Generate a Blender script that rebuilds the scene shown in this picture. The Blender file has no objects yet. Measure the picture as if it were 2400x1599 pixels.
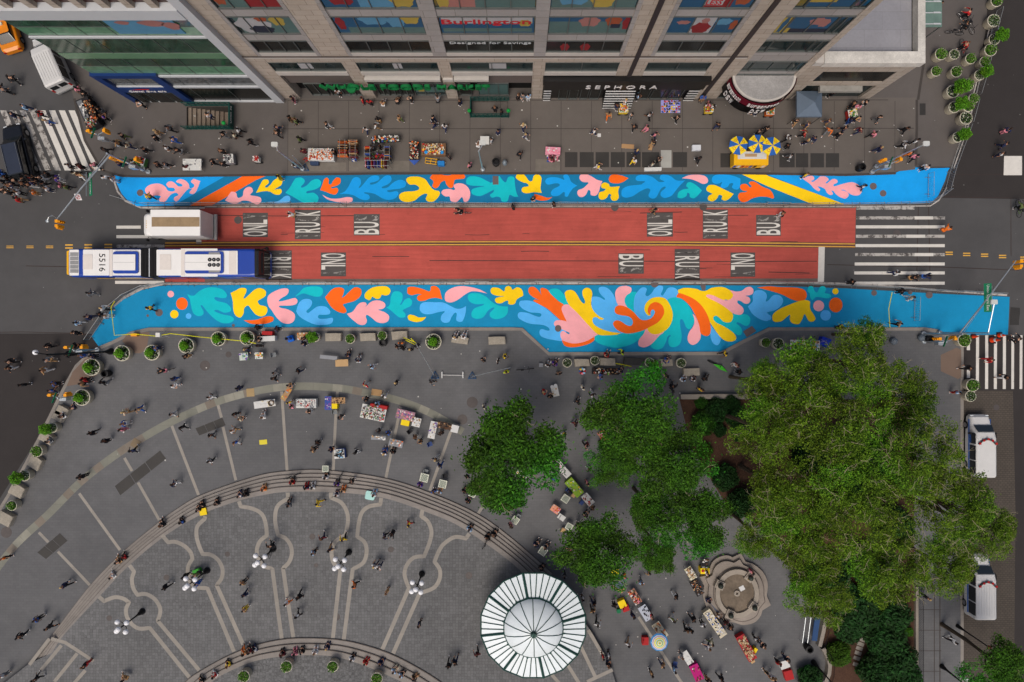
import bpy, bmesh, math, random
import numpy as np
from mathutils import Vector, Matrix
from mathutils.geometry import tessellate_polygon
R=math.radians
C=bpy.context.scene.collection
# ---------------------------------------------------------------- camera, world, sun
H=65.0; S=0.040625; CX,CY=1215.0,775.0      # drone height in m, metres per photo pixel on the ground, point below the drone
cam=bpy.data.cameras.new('camera'); co=bpy.data.objects.new('camera',cam); C.objects.link(co)
co.location=(0,0,H); co.rotation_euler=(0,0,0)
cam.sensor_width=36; cam.lens=24; cam.sensor_fit='HORIZONTAL'
cam.shift_x=-15/2400; cam.shift_y=-24.5/2400; cam.clip_end=2000; cam.clip_start=1
bpy.context.scene.camera=co
w=bpy.data.worlds.new('World'); bpy.context.scene.world=w; w.use_nodes=True
nt=w.node_tree; sky=nt.nodes.new('ShaderNodeTexSky'); sky.sky_type='NISHITA'; sky.sun_disc=False
sky.sun_elevation=R(62); sky.sun_rotation=R(200); sky.air_density=1.0; sky.dust_density=6.0; sky.ozone_density=0.6
bg=nt.nodes['Background']; bg.inputs[1].default_value=0.10
nt.links.new(sky.outputs[0],bg.inputs[0])
sl=bpy.data.lights.new('sun','SUN'); sl.energy=1.3; sl.angle=R(28); sl.color=(1.0,.95,.88)
so=bpy.data.objects.new('sun',sl); C.objects.link(so)
so.rotation_euler=(R(28),0,R(-20))
so.location=(0,-30,60)
vs=bpy.context.scene.view_settings; vs.view_transform='Standard'; vs.look='None'; vs.gamma=1; vs.exposure=0.04
# ---------------------------------------------------------------- helpers
def W(px,py,h=0.0):
    k=(H-h)/H; return ((px-CX)*S*k,(CY-py)*S*k)
def T(c,r,x,y): return (600*c+x/3.92, 400*r+y/3.92)
def lin(c): return tuple(((v/255)/12.92 if v/255<=.04045 else (((v/255)+.055)/1.055)**2.4) for v in c)
MATS={}
def mat(name,rgb,rough=.8,metal=0.0,var=.12,scale=1.5,fine=25.0,fvar=.06,bump=0.0,kind=None,spec=.3,stain=None,trans=0,emit=0):
    if name in MATS: return MATS[name]
    m=bpy.data.materials.new(name); m.use_nodes=True; n=m.node_tree.nodes; l=m.node_tree.links
    b=n['Principled BSDF']; b.inputs['Roughness'].default_value=rough; b.inputs['Metallic'].default_value=metal
    b.inputs['Specular IOR Level'].default_value=spec
    c=lin(rgb)
    tc=n.new('ShaderNodeTexCoord'); src=tc.outputs['Object']
    def mix(a,bv,fac,mode='MULTIPLY'):
        x=n.new('ShaderNodeMix'); x.data_type='RGBA'; x.blend_type=mode
        if isinstance(fac,float): x.inputs[0].default_value=fac
        else: l.new(fac,x.inputs[0])
        for i,v in ((6,a),(7,bv)):
            if isinstance(v,tuple): x.inputs[i].default_value=(*v[:3],1)
            else: l.new(v,x.inputs[i])
        return x.outputs[2]
    def noise(sc,det=3,rg=.6,vec=None):
        x=n.new('ShaderNodeTexNoise'); x.inputs['Scale'].default_value=sc; x.inputs['Detail'].default_value=det; x.inputs['Roughness'].default_value=rg
        l.new(vec or src,x.inputs['Vector']); return x.outputs['Fac']
    def rng(f,a,b_,c_,d):
        x=n.new('ShaderNodeMapRange'); l.new(f,x.inputs[0])
        for i,v in enumerate((a,b_,c_,d)): x.inputs[i+1].default_value=v
        return x.outputs[0]
    def val(f):
        x=n.new('ShaderNodeCombineColor'); 
        for i in range(3): l.new(f,x.inputs[i])
        return x.outputs[0]
    col=c
    def mapped(sx,sy):
        x=n.new('ShaderNodeMapping'); x.inputs['Scale'].default_value=(sx,sy,1); l.new(src,x.inputs[0]); return x.outputs[0]
    if var: col=mix(col,val(rng(noise(scale*.12,4),.3,.7,1-var,1+var)),1.0)
    if var: col=mix(col,val(rng(noise(scale,5,.7),.3,.7,1-var*.7,1+var*.7)),1.0)
    if fvar: col=mix(col,val(rng(noise(fine,2),.3,.7,1-fvar,1+fvar)),1.0)
    if kind=='brick' or kind=='cobble' or kind=='slab':
        x=n.new('ShaderNodeTexBrick'); sc={'brick':(2.6,.5,.25),'cobble':(1.0,.34,.2),'slab':(1.0,3.0,1.5)}[kind]
        l.new(src,x.inputs['Vector']); x.inputs['Scale'].default_value=1 if kind!='brick' else 1.0
        x.inputs['Color1'].default_value=(1.06,1.05,1.04,1); x.inputs['Color2'].default_value=(.86,.87,.88,1); x.inputs['Mortar'].default_value=(.62,.62,.62,1) if kind!='slab' else (.72,.7,.7,1)
        x.inputs['Mortar Size'].default_value={'brick':.012,'cobble':.03,'slab':.02}[kind]
        x.inputs['Brick Width'].default_value=sc[1]; x.inputs['Row Height'].default_value=sc[2]
        col=mix(col,x.outputs[0],{'brick':.4,'cobble':.85,'slab':.55}[kind])
    if kind=='hex':
        x=n.new('ShaderNodeTexVoronoi'); x.feature='DISTANCE_TO_EDGE'; x.inputs['Scale'].default_value=3.6; x.inputs['Randomness'].default_value=.35
        l.new(src,x.inputs['Vector'])
        col=mix(col,val(rng(x.outputs['Distance'],0,.09,.62,1.0)),1.0)
        x=n.new('ShaderNodeTexVoronoi'); x.inputs['Scale'].default_value=3.6; x.inputs['Randomness'].default_value=.35; l.new(src,x.inputs['Vector'])
        y=n.new('ShaderNodeSeparateColor'); l.new(x.outputs['Color'],y.inputs[0])
        col=mix(col,val(rng(y.outputs[0],0,1,.86,1.12)),1.0)
    if kind=='streak':
        col=mix(col,val(rng(noise(1.2,5,.7,mapped(.15,3.5)),.35,.75,1.05,.80)),1.0)
        col=mix(col,val(rng(noise(2.0,3,.7,mapped(.5,.5)),.6,.75,1.0,.82)),1.0)
    if kind=='grate':
        x=n.new('ShaderNodeTexWave'); x.wave_type='BANDS'; x.bands_direction='X'; x.inputs['Scale'].default_value=3.2; l.new(src,x.inputs['Vector'])
        col=mix(col,val(rng(x.outputs['Fac'],.2,.8,.35,1.5)),1.0)
    if kind=='leafmulti':
        g=n.new('ShaderNodeNewGeometry')
        col=mix(col,val(rng(g.outputs['Random Per Island'],0,1,.45,1.6)),1.0); col=mix(col,val(rng(noise(.55,3,.6),.35,.65,.7,1.3)),1.0)
        x=n.new('ShaderNodeHueSaturation'); l.new(rng(noise(.35,2),.3,.7,.47,.53),x.inputs['Hue']); l.new(col,x.inputs['Color']); col=x.outputs[0]
        b.inputs['Subsurface Weight'].default_value=0
    if kind=='spots':   # gum marks, litter specks
        x=n.new('ShaderNodeTexVoronoi'); x.inputs['Scale'].default_value=.9; l.new(src,x.inputs['Vector'])
        col=mix(col,(.5,.5,.48),rng(x.outputs['Distance'],.035,.05,.35,0.0),'MIX')
    if stain:           # worn paint: shows the ground colour below in a broken pattern
        f=rng(noise(1.6,6,.75),stain[1],stain[1]+.12,0,1); col=mix(col,lin(stain[0]),f,'MIX')
    if isinstance(col,tuple): b.inputs['Base Color'].default_value=(*col,1)
    else: l.new(col,b.inputs['Base Color'])
    if bump:
        x=n.new('ShaderNodeBump'); x.inputs['Strength'].default_value=bump; x.inputs['Distance'].default_value=.02; l.new(noise(40,3),x.inputs['Height']); l.new(x.outputs[0],b.inputs['Normal'])
    if trans: b.inputs['Transmission Weight'].default_value=trans
    MATS[name]=m; return m
class MB:
    """collects shapes and links them as ONE mesh object"""
    def __init__(s): s.v=[]; s.f=[]; s.m=[]; s.mi=0; s.sm=[]; s.smooth=False; s.M=None
    def add(s,vs,fs):
        o=len(s.v)
        if s.M is not None: vs=[tuple(s.M@Vector(p)) for p in vs]
        s.v+=[tuple(p) for p in vs]
        for f in fs: s.f.append(tuple(i+o for i in f)); s.m.append(s.mi); s.sm.append(s.smooth)
    def box(s,x0,x1,y0,y1,z0,z1):
        s.add([(x0,y0,z0),(x1,y0,z0),(x1,y1,z0),(x0,y1,z0),(x0,y0,z1),(x1,y0,z1),(x1,y1,z1),(x0,y1,z1)],[(0,3,2,1),(4,5,6,7),(0,1,5,4),(1,2,6,5),(2,3,7,6),(3,0,4,7)])
    def rbox(s,x0,x1,y0,y1,z0,z1,r=.1,n=3):   # box with rounded vertical corners and a small top bevel
        pts=[]
        for (cx,cy,a0) in ((x1-r,y1-r,0),(x0+r,y1-r,90),(x0+r,y0+r,180),(x1-r,y0+r,270)):
            for i in range(n+1):
                a=R(a0+90*i/n); pts.append((cx+r*math.cos(a),cy+r*math.sin(a)))
        s.prism(pts,z0,z1)
    def prism(s,pts,z0,z1):
        n=len(pts); ar=sum(pts[i][0]*pts[(i+1)%n][1]-pts[(i+1)%n][0]*pts[i][1] for i in range(n))
        if ar<0: pts=pts[::-1]
        vs=[(x,y,z0) for x,y in pts]+[(x,y,z1) for x,y in pts]
        fs=[(i,(i+1)%n,(i+1)%n+n,i+n) for i in range(n)]
        tr=tessellate_polygon([[Vector((x,y,0)) for x,y in pts]])
        for t in tr:
            a,b,c=[vs[i] for i in t]; cr=(b[0]-a[0])*(c[1]-a[1])-(b[1]-a[1])*(c[0]-a[0])
            t=t if cr>0 else t[::-1]; fs.append(tuple(i+n for i in t)); fs.append(tuple(t[::-1]))
        s.add(vs,fs)
    def flat(s,loops,z):
        vs=[(p[0],p[1],z) for lp in loops for p in lp]
        fs=[]
        for t in tessellate_polygon([[Vector((p[0],p[1],0)) for p in lp] for lp in loops]):
            a,b,c=[vs[i] for i in t]; cr=(b[0]-a[0])*(c[1]-a[1])-(b[1]-a[1])*(c[0]-a[0])
            if abs(cr)<1e-9: continue
            fs.append(t if cr>0 else t[::-1])
        s.add(vs,fs)
    def cyl(s,x,y,z0,z1,r0,r1=None,n=12,cap=True):
        r1=r0 if r1 is None else r1; sm=s.smooth
        vs=[(x+r0*math.cos(2*math.pi*i/n),y+r0*math.sin(2*math.pi*i/n),z0) for i in range(n)]+[(x+r1*math.cos(2*math.pi*i/n),y+r1*math.sin(2*math.pi*i/n),z1) for i in range(n)]
        fs=[(i,(i+1)%n,(i+1)%n+n,i+n) for i in range(n)]
        if cap: fs+=[tuple(range(n,2*n)),tuple(range(n-1,-1,-1))]
        s.add(vs,fs)
    def lathe(s,x,y,prof,n=16,sx=1,sy=1):
        vs=[]; fs=[]
        for (r,z) in prof:
            for i in range(n): vs.append((x+sx*r*math.cos(2*math.pi*i/n),y+sy*r*math.sin(2*math.pi*i/n),z))
        for k in range(len(prof)-1):
            for i in range(n): a=k*n+i; b_=k*n+(i+1)%n; fs.append((a,b_,b_+n,a+n))
        s.add(vs,fs)
    def tube(s,pts,r,n=6,r1=None):
        P=[Vector(p) for p in pts]; vs=[]; fs=[]; k=len(P)
        for i,p in enumerate(P):
            d=(P[min(i+1,k-1)]-P[max(i-1,0)]).normalized()
            u=d.cross(Vector((0,0,1)));  u=Vector((1,0,0)) if u.length<1e-3 else u.normalized(); v=d.cross(u)
            rr=r if r1 is None else r+(r1-r)*i/max(1,k-1)
            for j in range(n): a=2*math.pi*j/n; vs.append(p+(u*math.cos(a)+v*math.sin(a))*rr)
        for i in range(k-1):
            for j in range(n): a=i*n+j; b_=i*n+(j+1)%n; fs.append((a,b_,b_+n,a+n))
        fs+=[tuple(range(n))[::-1],tuple(range((k-1)*n,k*n))]
        s.add(vs,fs)
    def ball(s,x,y,z,r,n=10,m=6,sx=1,sy=1,sz=1):
        prof=[(max(1e-4,r*math.sin(math.pi*i/m)),z-sz*r*math.cos(math.pi*i/m)) for i in range(m+1)]
        s.lathe(x,y,prof,n,sx,sy)
    def ribbon(s,pts,w,z,closed=False):
        n=len(pts); L=[]; 
        for i,p in enumerate(pts):
            a=pts[(i-1)%n] if closed else pts[max(i-1,0)]; b=pts[(i+1)%n] if closed else pts[min(i+1,n-1)]
            dx,dy=b[0]-a[0],b[1]-a[1]; d=math.hypot(dx,dy) or 1; nx,ny=-dy/d*w/2,dx/d*w/2
            L.append((p[0]+nx,p[1]+ny,z)); L.append((p[0]-nx,p[1]-ny,z))
        s.add(L,[(2*i+1,2*((i+1)%n)+1,2*((i+1)%n),2*i) for i in range(n if closed else n-1)])
    def build(s,name,mats,parent=None,loc=None,rot=0):
        me=bpy.data.meshes.new(name); me.from_pydata(s.v,[],s.f)
        mats=mats if isinstance(mats,(list,tuple)) else [mats]
        for m in mats: me.materials.append(m)
        me.polygons.foreach_set('material_index',s.m); me.polygons.foreach_set('use_smooth',s.sm)
        me.update(); o=bpy.data.objects.new(name,me); C.objects.link(o)
        if parent is not None: o.parent=parent
        if loc is not None: o.location=loc; o.rotation_euler=(0,0,rot)
        return o
def empty(name,loc,rz=0,parent=None):
    o=bpy.data.objects.new(name,None); C.objects.link(o); o.location=loc; o.rotation_euler=(0,0,rz); o.empty_display_size=.3
    if parent: o.parent=parent
    return o
PEND=[]      # things whose labels are completed with where they stand
ORD=['leftmost','second','third','fourth','fifth','sixth','seventh','eighth','ninth','tenth','eleventh','twelfth']
def tag(o,label,cat,group=None,pos=None):
    o['label']=label; o['category']=cat
    if group: o['group']=group
    if pos: PEND.append((o,label,pos))
    return o
def struct(o): o['kind']='structure'; return o
def dup(o,loc=None,rz=None,parent=None):
    c=o.copy(); C.objects.link(c)
    if parent is not None: c.parent=parent
    if loc is not None: c.location=loc
    if rz is not None: c.rotation_euler=(0,0,rz)
    for ch in list(o.children): dup(ch,parent=c)
    return c
def pts(s_,c,r,k=3.92,ox=None,oy=None):
    ox=600*c if ox is None else ox; oy=400*r if oy is None else oy; out=[]; cor=[]
    for t in s_.split():
        cor.append(t.endswith('!')); x,y=t.rstrip('!').split(','); out.append((ox+float(x)/k,oy+float(y)/k))
    return out,cor
def smooth(P,cor,closed=True,sub=5):
    n=len(P); out=[]
    for i in range(n if closed else n-1):
        p1=P[i]; p2=P[(i+1)%n]; p0=P[i-1] if (closed or i>0) else p1; p3=P[(i+2)%n] if (closed or i<n-2) else p2
        if cor[i]: p0=p1
        if cor[(i+1)%n]: p3=p2
        for k in range(sub):
            t=k/sub; o=[]
            for a in (0,1):
                o.append(.5*((2*p1[a])+(-p0[a]+p2[a])*t+(2*p0[a]-5*p1[a]+4*p2[a]-p3[a])*t*t+(-p0[a]+3*p1[a]-3*p2[a]+p3[a])*t**3))
            out.append(tuple(o))
    if not closed: out.append(P[-1])
    return out
def wl(P,h=0): return [W(x,y,h) for x,y in P]
def sm(s_,c,r,closed=True,**k):
    P,cor=pts(s_,c,r,**k); return smooth(P,cor,closed)
rnd=random.Random(7)
# ---------------------------------------------------------------- ground, road, pavements
asph=mat('asphalt',(78,77,77),.9,var=.13,scale=.5,fine=30,fvar=.10,kind='spots')
asph2=mat('asphalt_dark',(52,48,47),.9,var=.10,scale=.6,fine=30,fvar=.10,kind='spots')
pavn=mat('pavement_concrete',(92,87,84),.9,var=.10,scale=.5,fine=30,fvar=.07,kind='spots')
pavs=mat('plaza_paving',(99,99,100),.9,var=.14,scale=.5,fine=30,fvar=.06,kind='brick')
hexm=mat('hexagon_paving',(106,106,106),.9,var=.13,scale=.4,fine=20,fvar=.05,kind='hex')
kerbm=mat('kerb_granite',(136,130,123),.85,var=.12,scale=2,kind='slab')
stone=mat('light_stone',(148,142,133),.85,var=.10,scale=1.2,kind='slab')
olive=mat('ring_stone',(124,124,113),.85,var=.14,scale=.8,kind='slab')
redm=mat('bus_lane_red',(178,80,70),.85,var=.14,scale=.7,fvar=.08,kind='streak',stain=((128,76,70),.68))
white=mat('road_paint_white',(208,204,196),.8,var=.08,scale=2,stain=((92,88,85),.63))
worn=mat('road_paint_worn',(176,172,166),.85,var=.1,scale=2,stain=((80,76,74),.47))
yel=mat('road_paint_yellow',(214,164,70),.8,var=.1,scale=2,stain=((110,90,60),.66))
mat('road_paint_faded',(170,166,160),.85,var=.1,scale=3,stain=((82,78,76),.40)); patch=mat('asphalt_patch',(84,80,78),.9,var=.12,scale=1.5,kind='streak')
cob=mat('cobblestone',(80,73,66),.9,var=.15,scale=.8,kind='cobble')
soil=mat('garden_soil',(74,52,40),.95,var=.25,scale=1.5,fine=12,fvar=.25)
tactile=mat('ramp_brown',(118,100,88),.9,var=.08,scale=1)
grate=mat('metal_grating',(62,60,58),.6,metal=.3,var=.1,scale=1,kind='grate')
iron=mat('manhole_iron',(84,78,76),.6,metal=.2,var=.15,scale=3)
K=0.12
SUB=[[(437,243),(545,243),(545,306),(437,306)],[(1108,240),(1196,240),(1196,284),(1108,284)]]  # stair openings
SUBs=[(440,252,547,302),(1106,240,1190,274)]
g=MB()
holes=[wl([(a,b),(a2,b),(a2,b2),(a,b2)]) for a,b,a2,b2 in SUBs]
g.flat([[(-260,-220),(260,-220),(260,220),(-260,220)]]+holes,0)
struct(g.build('ground',asph))
# north pavement
NP=[(-900,-200),(150,-200),(150,150),(236,398),(262,404),(290,411),(357,412),(571,409),(900,405.5),(1735,405),(1978,409),(2098,404),(2112,391),(2180,392),(2228,392),(2262,300),(2300,180),(2330,60),(2340,-200),(2340,-1200),(-900,-1200)]
NP=[(175,230),(200,330),(236,396),(262,404),(290,411),(357,412),(571,409),(900,405.5),(1735,405),(1978,409),(2098,404),(2112,391),(2180,392),(2228,392),(2262,300),(2290,180),(2310,60),(2320,-200),(2320,-1200),(-200,-1200),(-200,-300),(60,-10),(140,130)]
g=MB(); g.flat([wl(NP)]+holes,K)
P=wl(NP); n=len(P); g.mi=1
for i in range(n):
    a=P[i]; b=P[(i+1)%n]; g.add([(a[0],a[1],0),(b[0],b[1],0),(b[0],b[1],K),(a[0],a[1],K)],[(0,1,2,3),(3,2,1,0)])
struct(g.build('north_pavement',[pavn,kerbm]))
g=MB(); g.ribbon(wl([(238,399),(262,407),(290,413.5),(357,414.5),(571,411.5),(900,407.5),(1735,407),(1978,411),(2098,407)]),.22,K+.004)
g.ribbon(wl([(176,232),(201,330),(237,394)]),.25,K+.004)
g.ribbon(wl([(2147,235),(2147,300),(2145,390)]),.25,K+.004); g.ribbon(wl([(2163,150),(2150,235)]),.25,K+.0045)
for x0,x1,y in ((640,2140,303),(675,2080,236.5)):
    g.ribbon(wl([(x0,y),(x1,y-1)]),.07,K+.005)
for x in range(676,2120,71): g.ribbon(wl([(x,238),(x-.5,402)]),.05,K+.0055)
struct(g.build('pavement_joints',mat('joint_dark',(70,65,62),.9)))
g=MB(); g.flat([wl([(676,232),(2145,230),(2143,398),(2098,403),(1978,407.5),(1735,403.5),(900,404),(676,405.5)])],K+.0025); struct(g.build('flagstone_pavement',mat('flagstone_grey',(99,93,88),.9,var=.10,scale=.5,fine=30,fvar=.07,kind='spots')))
# light worn patches of paving near the kerb
g=MB()
for a in ((716,382,812,402),(818,378,960,402),(1255,374,1312,402)): g.flat([wl([(a[0],a[1]),(a[2],a[1]),(a[2],a[3]),(a[0],a[3])])],K+.006)
struct(g.build('pavement_patches',mat('concrete_pale',(112,106,98),.9,var=.2,scale=1.2,fvar=.12)))
# darker avenue asphalt at the right edge and left top corner
g=MB(); g.flat([wl([(2262,300),(2232,396),(2222,420),(2200,464),(2400,467),(2900,467),(2900,-600),(2330,-600),(2312,60),(2290,180)])],.004)
g.flat([wl([(2256,787),(2372,787),(2900,787),(2900,2300),(2256,2300)])],.004)
g.flat([wl([(-600,782),(215,782),(232,814),(200,850),(168,900),(-20,1200),(-600,2200)])],.004)
struct(g.build('side_street_asphalt',asph2))
g=MB(); g.flat([wl([(2257,916),(2374,916),(2380,1200),(2376,1650),(2257,1650)])],.008)
struct(g.build('cobbled_strip',cob))
# south plaza
SPk=[(350,770),(900,768),(1200,768),(1225,768.5),(1287,826),(1688,825),(1737,799),(1800,768),(2165,768),(2195,772),(2222,786),(2256,790),(2256,1700),(2256,2400),(-1200,2400),(-600,2200),(-8,1202),(34,1134),(88,1030),(150,905),(178,855),(205,830),(232,815),(262,800),(307,778)]
g=MB(); P=wl(SPk); g.flat([P],K); g.mi=1
for i in range(len(P)):
    a=P[i]; b=P[(i+1)%len(P)]; g.add([(a[0],a[1],0),(b[0],b[1],0),(b[0],b[1],K),(a[0],a[1],K)],[(0,1,2,3),(3,2,1,0)])
struct(g.build('south_plaza',[pavs,kerbm]))
g=MB()
g.ribbon(wl([(232,817),(265,803),(309,781),(350,772),(900,771.5),(1200,771.5),(1223,772),(1286,829.5),(1689,828.5),(1739,802),(1802,771.5),(2165,771.5),(2193,775.5),(2220,789)]),.32,K+.004)
g.ribbon(wl([(-6,1206),(36,1137),(91,1033),(152,909),(180,859),(207,833),(232,817)]),.30,K+.0045)
g.ribbon(wl([(2253,792),(2253,1700)]),.3,K+.005)
struct(g.build('kerb_stones',kerbm))
g=MB()
g.flat([wl([(288,800),(300,783),(352,778),(345,820),(330,828),(318,828)])],K+.006)
g.flat([wl([(200,842),(210,838),(235,850),(228,880),(190,900),(158,905),(172,872)])],K+.006)
g.flat([wl([(2203,832),(2240,815),(2251,820),(2251,885),(2243,888),(2203,870)])],K+.006)
struct(g.build('kerb_ramps',tactile))
# bus lanes
g=MB()
g.flat([wl([(470,485),(1200,484),(2006,484),(2004,572.5),(1200,572.5),(472,572.5)])],.008)
g.flat([wl([(387,573),(1918.5,573),(1916.5,661),(387,661)])],.008)
struct(g.build('bus_lanes',redm))
g=MB(); g.ribbon(wl([(387,573.2),(700,571.2),(1200,570.2),(1600,571.2),(2004,575.5)]),.5,.012)
struct(g.build('centre_line_bed',mat('line_bed',(98,66,58),.9)))
g=MB()
for d in (-3.4,3.2): g.ribbon(wl([(387,573.2+d),(700,571.2+d),(1200,570.2+d),(1600,571.2+d),(2004,575.5+d)]),.095,.016)
for x in (15,62,108): 
    for d in (-2,2): g.ribbon(wl([(x,579+d),(x+17,579+d)]),.07,.016)
for x,y in ((153,578),(198,577.6),(245,577)): 
    for d in (-3.5,3.5): g.ribbon(wl([(x,y+d),(x+18,y+d)]),.13,.016)
for x,y in ((2216,594),(2257,596.5),(2299,598.5),(2341,601.5),(2391,605.5)):
    for d in (-2.6,2.6): g.ribbon(wl([(x,y+d),(x+17,y+d)]),.11,.016)
struct(g.build('yellow_lines',yel))
g=MB(); g2=MB()
for y,x0,x1,wn in ((488,2007,2143,1),(511,2007,2215,1),(532,2006,2214,0),(554,2006,2214,1),(576,2005,2214,0),(597,2004,2214,1),(619,2003,2214,0),(640,2002,2214,0),(664,2003,2214,0)):
    (g2 if wn else g).ribbon(wl([(x0,y),(x1,y)]),.29,.016)
for y,x0 in ((511,2143),(554,2124),(597,2143)): g.ribbon(wl([(x0,y),(x0+44,y)]),.30,.02)
g.ribbon(wl([(273,532.7),(330,532.7)]),.29,.016); g.ribbon(wl([(273,555),(356,555)]),.29,.016); g2.ribbon(wl([(273,577.5),(386,577)]),.29,.016); g.ribbon(wl([(270,662),(385,662)]),.29,.016)
g.ribbon(wl([(466,562),(466,571)]),.5,.016)
g.flat([wl([(1918.5,579),(1933,579),(1931,663),(1916.5,662)])],.016)
for i,x in enumerate((2269.5,2291,2312.5,2333,2354,2373.5,2393)):
    if i==0: 
        g.ribbon(wl([(x,785),(x,821)]),.30,.016); g.ribbon(wl([(x,866),(x,886)]),.30,.016); continue
    g.ribbon(wl([(x,786),(x-.5,897 if i==1 else 912)]),.29 if i<5 else .26,.016)
# diagonal crossing, top left
for i in range(9):
    x0=T(0,0,5+i*90-20,1015)[0]; a=(x0+4,259+(i%3)*0); b=(x0+64,400)
    q=[(a[0],a[1]),(a[0]+14.5,a[1]),(b[0]+14.5,b[1]),(b[0],b[1])]
    (g if i>=4 else g2).flat([wl(q)],.016)
g.flat([wl([(2353,366),(2395,366),(2395,411),(2352,411)])],.02)
# kerb-side lines
g.ribbon(wl([(2216,694.5),(2160,690)]),.14,.016)
struct(g.build('white_road_paint',white)); struct(g2.build('worn_road_paint',worn))
g=MB()
g.ribbon(wl([(266,420),(276,450),(295,472),(330,487),(480,487.5)]),.16,.014)
g.ribbon(wl([(480,483),(1200,481.5),(2004,482.5)]),.22,.014)
g.ribbon(wl([(262,722),(295,694),(340,671),(380,665),(1200,664.5),(1917,663),(2010,666.5),(2100,672),(2200,680.5),(2360,692)]),.18,.018)
for P in ([(2233,396),(2266,300),(2296,180),(2330,40)],[(2227,396),(2260,300),(2290,180),(2323,40)],[(225,790),(262,738),(296,706),(340,683),(388,671)],[(217,790),(255,733),(290,700),(335,677),(382,667)],[(2219,440),(2200,470),(2180,483),(2000,484)]): g.ribbon(wl(P),.11,.15 if P[0][0]>2226 else .022)
struct(g.build('kerb_side_lines',mat('line_grey',(176,170,164),.85,var=.15,stain=((110,104,100),.52))))
g=MB()
g.ribbon(wl([(480,479.5),(1200,479),(2004,480)]),.30,.022); g.ribbon(wl([(480,485.5),(1200,485),(2004,485.5)]),.22,.012)
g.ribbon(wl([(480,658),(1200,657),(1917,656.5)]),.30,.012)
struct(g.build('gutter_strips',mat('gutter_grey',(112,98,92),.9,var=.14,stain=((134,120,114),.6))))
g=MB()
for P in ([(62,624),(150,626),(270,625)],[(1010,611),(1400,612),(1700,614),(1915,612)],[(2216,462),(2368,463),(2369,600)],[(1935,621),(2060,624),(2216,627),(2390,633)],[(1900,640),(1800,638)],[(480,505),(650,507),(830,506)],[(1600,497),(1500,500)],[(2150,485),(2150,665)],[(2176,480),(2178,665)],[(2400,409),(2230,409)],[(0,779),(60,778),(165,781),(214,785)]):
    j=[(x+rnd.uniform(-4,4),y+rnd.uniform(-.8,.8)) for x,y in P]; g.ribbon(wl(j),.07,.0085 if P[0][0]!=1010 and P[0][1]!=505 else .0105)
for i in range(26):
    x=rnd.uniform(520,1880); y=rnd.uniform(492,650); l=rnd.uniform(15,90); g.ribbon(wl([(x,y),(x+l/2,y+rnd.uniform(-1,1)),(x+l,y)]),rnd.uniform(.03,.06),.0105+i*.0001)
struct(g.build('road_seams',mat('seam_dark',(62,52,50),.95)))
# word patches on the bus lanes
def text_mesh(txt,name,m,size=(1,1),ext=0.0,bold=0.0,parent=None,mx=None):
    cu=bpy.data.curves.new(name,'FONT'); cu.body=txt; cu.extrude=ext; cu.offset=bold; cu.resolution_u=3; cu.align_x='CENTER'; cu.align_y='CENTER'
    o=bpy.data.objects.new(name,cu); C.objects.link(o); dg=bpy.context.evaluated_depsgraph_get(); me=bpy.data.meshes.new_from_object(o.evaluated_get(dg))
    bpy.data.objects.remove(o); 
    xs=[v.co.x for v in me.vertices]; ys=[v.co.y for v in me.vertices]
    w0=max(xs)-min(xs); h0=max(ys)-min(ys); cx=(max(xs)+min(xs))/2; cy=(max(ys)+min(ys))/2
    me.transform(Matrix.Diagonal((size[0]/w0,size[1]/h0,1,1))@Matrix.Translation((-cx,-cy,0)))
    me.materials.clear(); me.materials.append(m); me.name=name
    n_=bpy.data.objects.new(name,me); C.objects.link(n_)
    if parent: n_.parent=parent
    if mx is not None: n_.matrix_local=mx
    return n_
for i,(wd,x0,x1,y0,y1,up) in enumerate((('ONL',569,628,499,556,1),('TRUCK',691,752,492,561,1),('BUS',829,890,502,552,1),('ONL',1516,1577,499,555,1),('TRUCK',1647,1706,491,560,1),('BUS',1772,1830,504,553,1),
    ('BUS',1449,1509,594,642,0),('TRUCK',1581,1640,584,656,0),('ONL',1712,1770,592,649,0),('TRUCK',624,684,587,656,0),('ONL',752,811,592,648,0))):
    g=MB(); a=W(x0,y1); b=W(x1,y0); g.flat([[a,(b[0],a[1]),b,(a[0],b[1])]],.012)
    o=struct(g.build('lane_word_patch',patch))
    full={'ONL':'ONLY'}.get(wd,wd); n_=len(full); cell=(y1-y0)*S*.96/n_
    for j,ch in enumerate(full):
        m_=white if (full,j) not in (('BUS',2),('TRUCK',0),('TRUCK',3),('ONLY',3)) else MATS['road_paint_faded']
        t_=text_mesh(ch,'lane_lettering',m_,(cell*.82,(x1-x0)*S*.95),bold=.012); d=(j-(n_-1)/2)*cell*(1 if up else -1)
        t_.location=((a[0]+b[0])/2,(a[1]+b[1])/2+d,.018+j*.0003); t_.rotation_euler=(0,0,R(90 if up else -90)); struct(t_)
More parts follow.
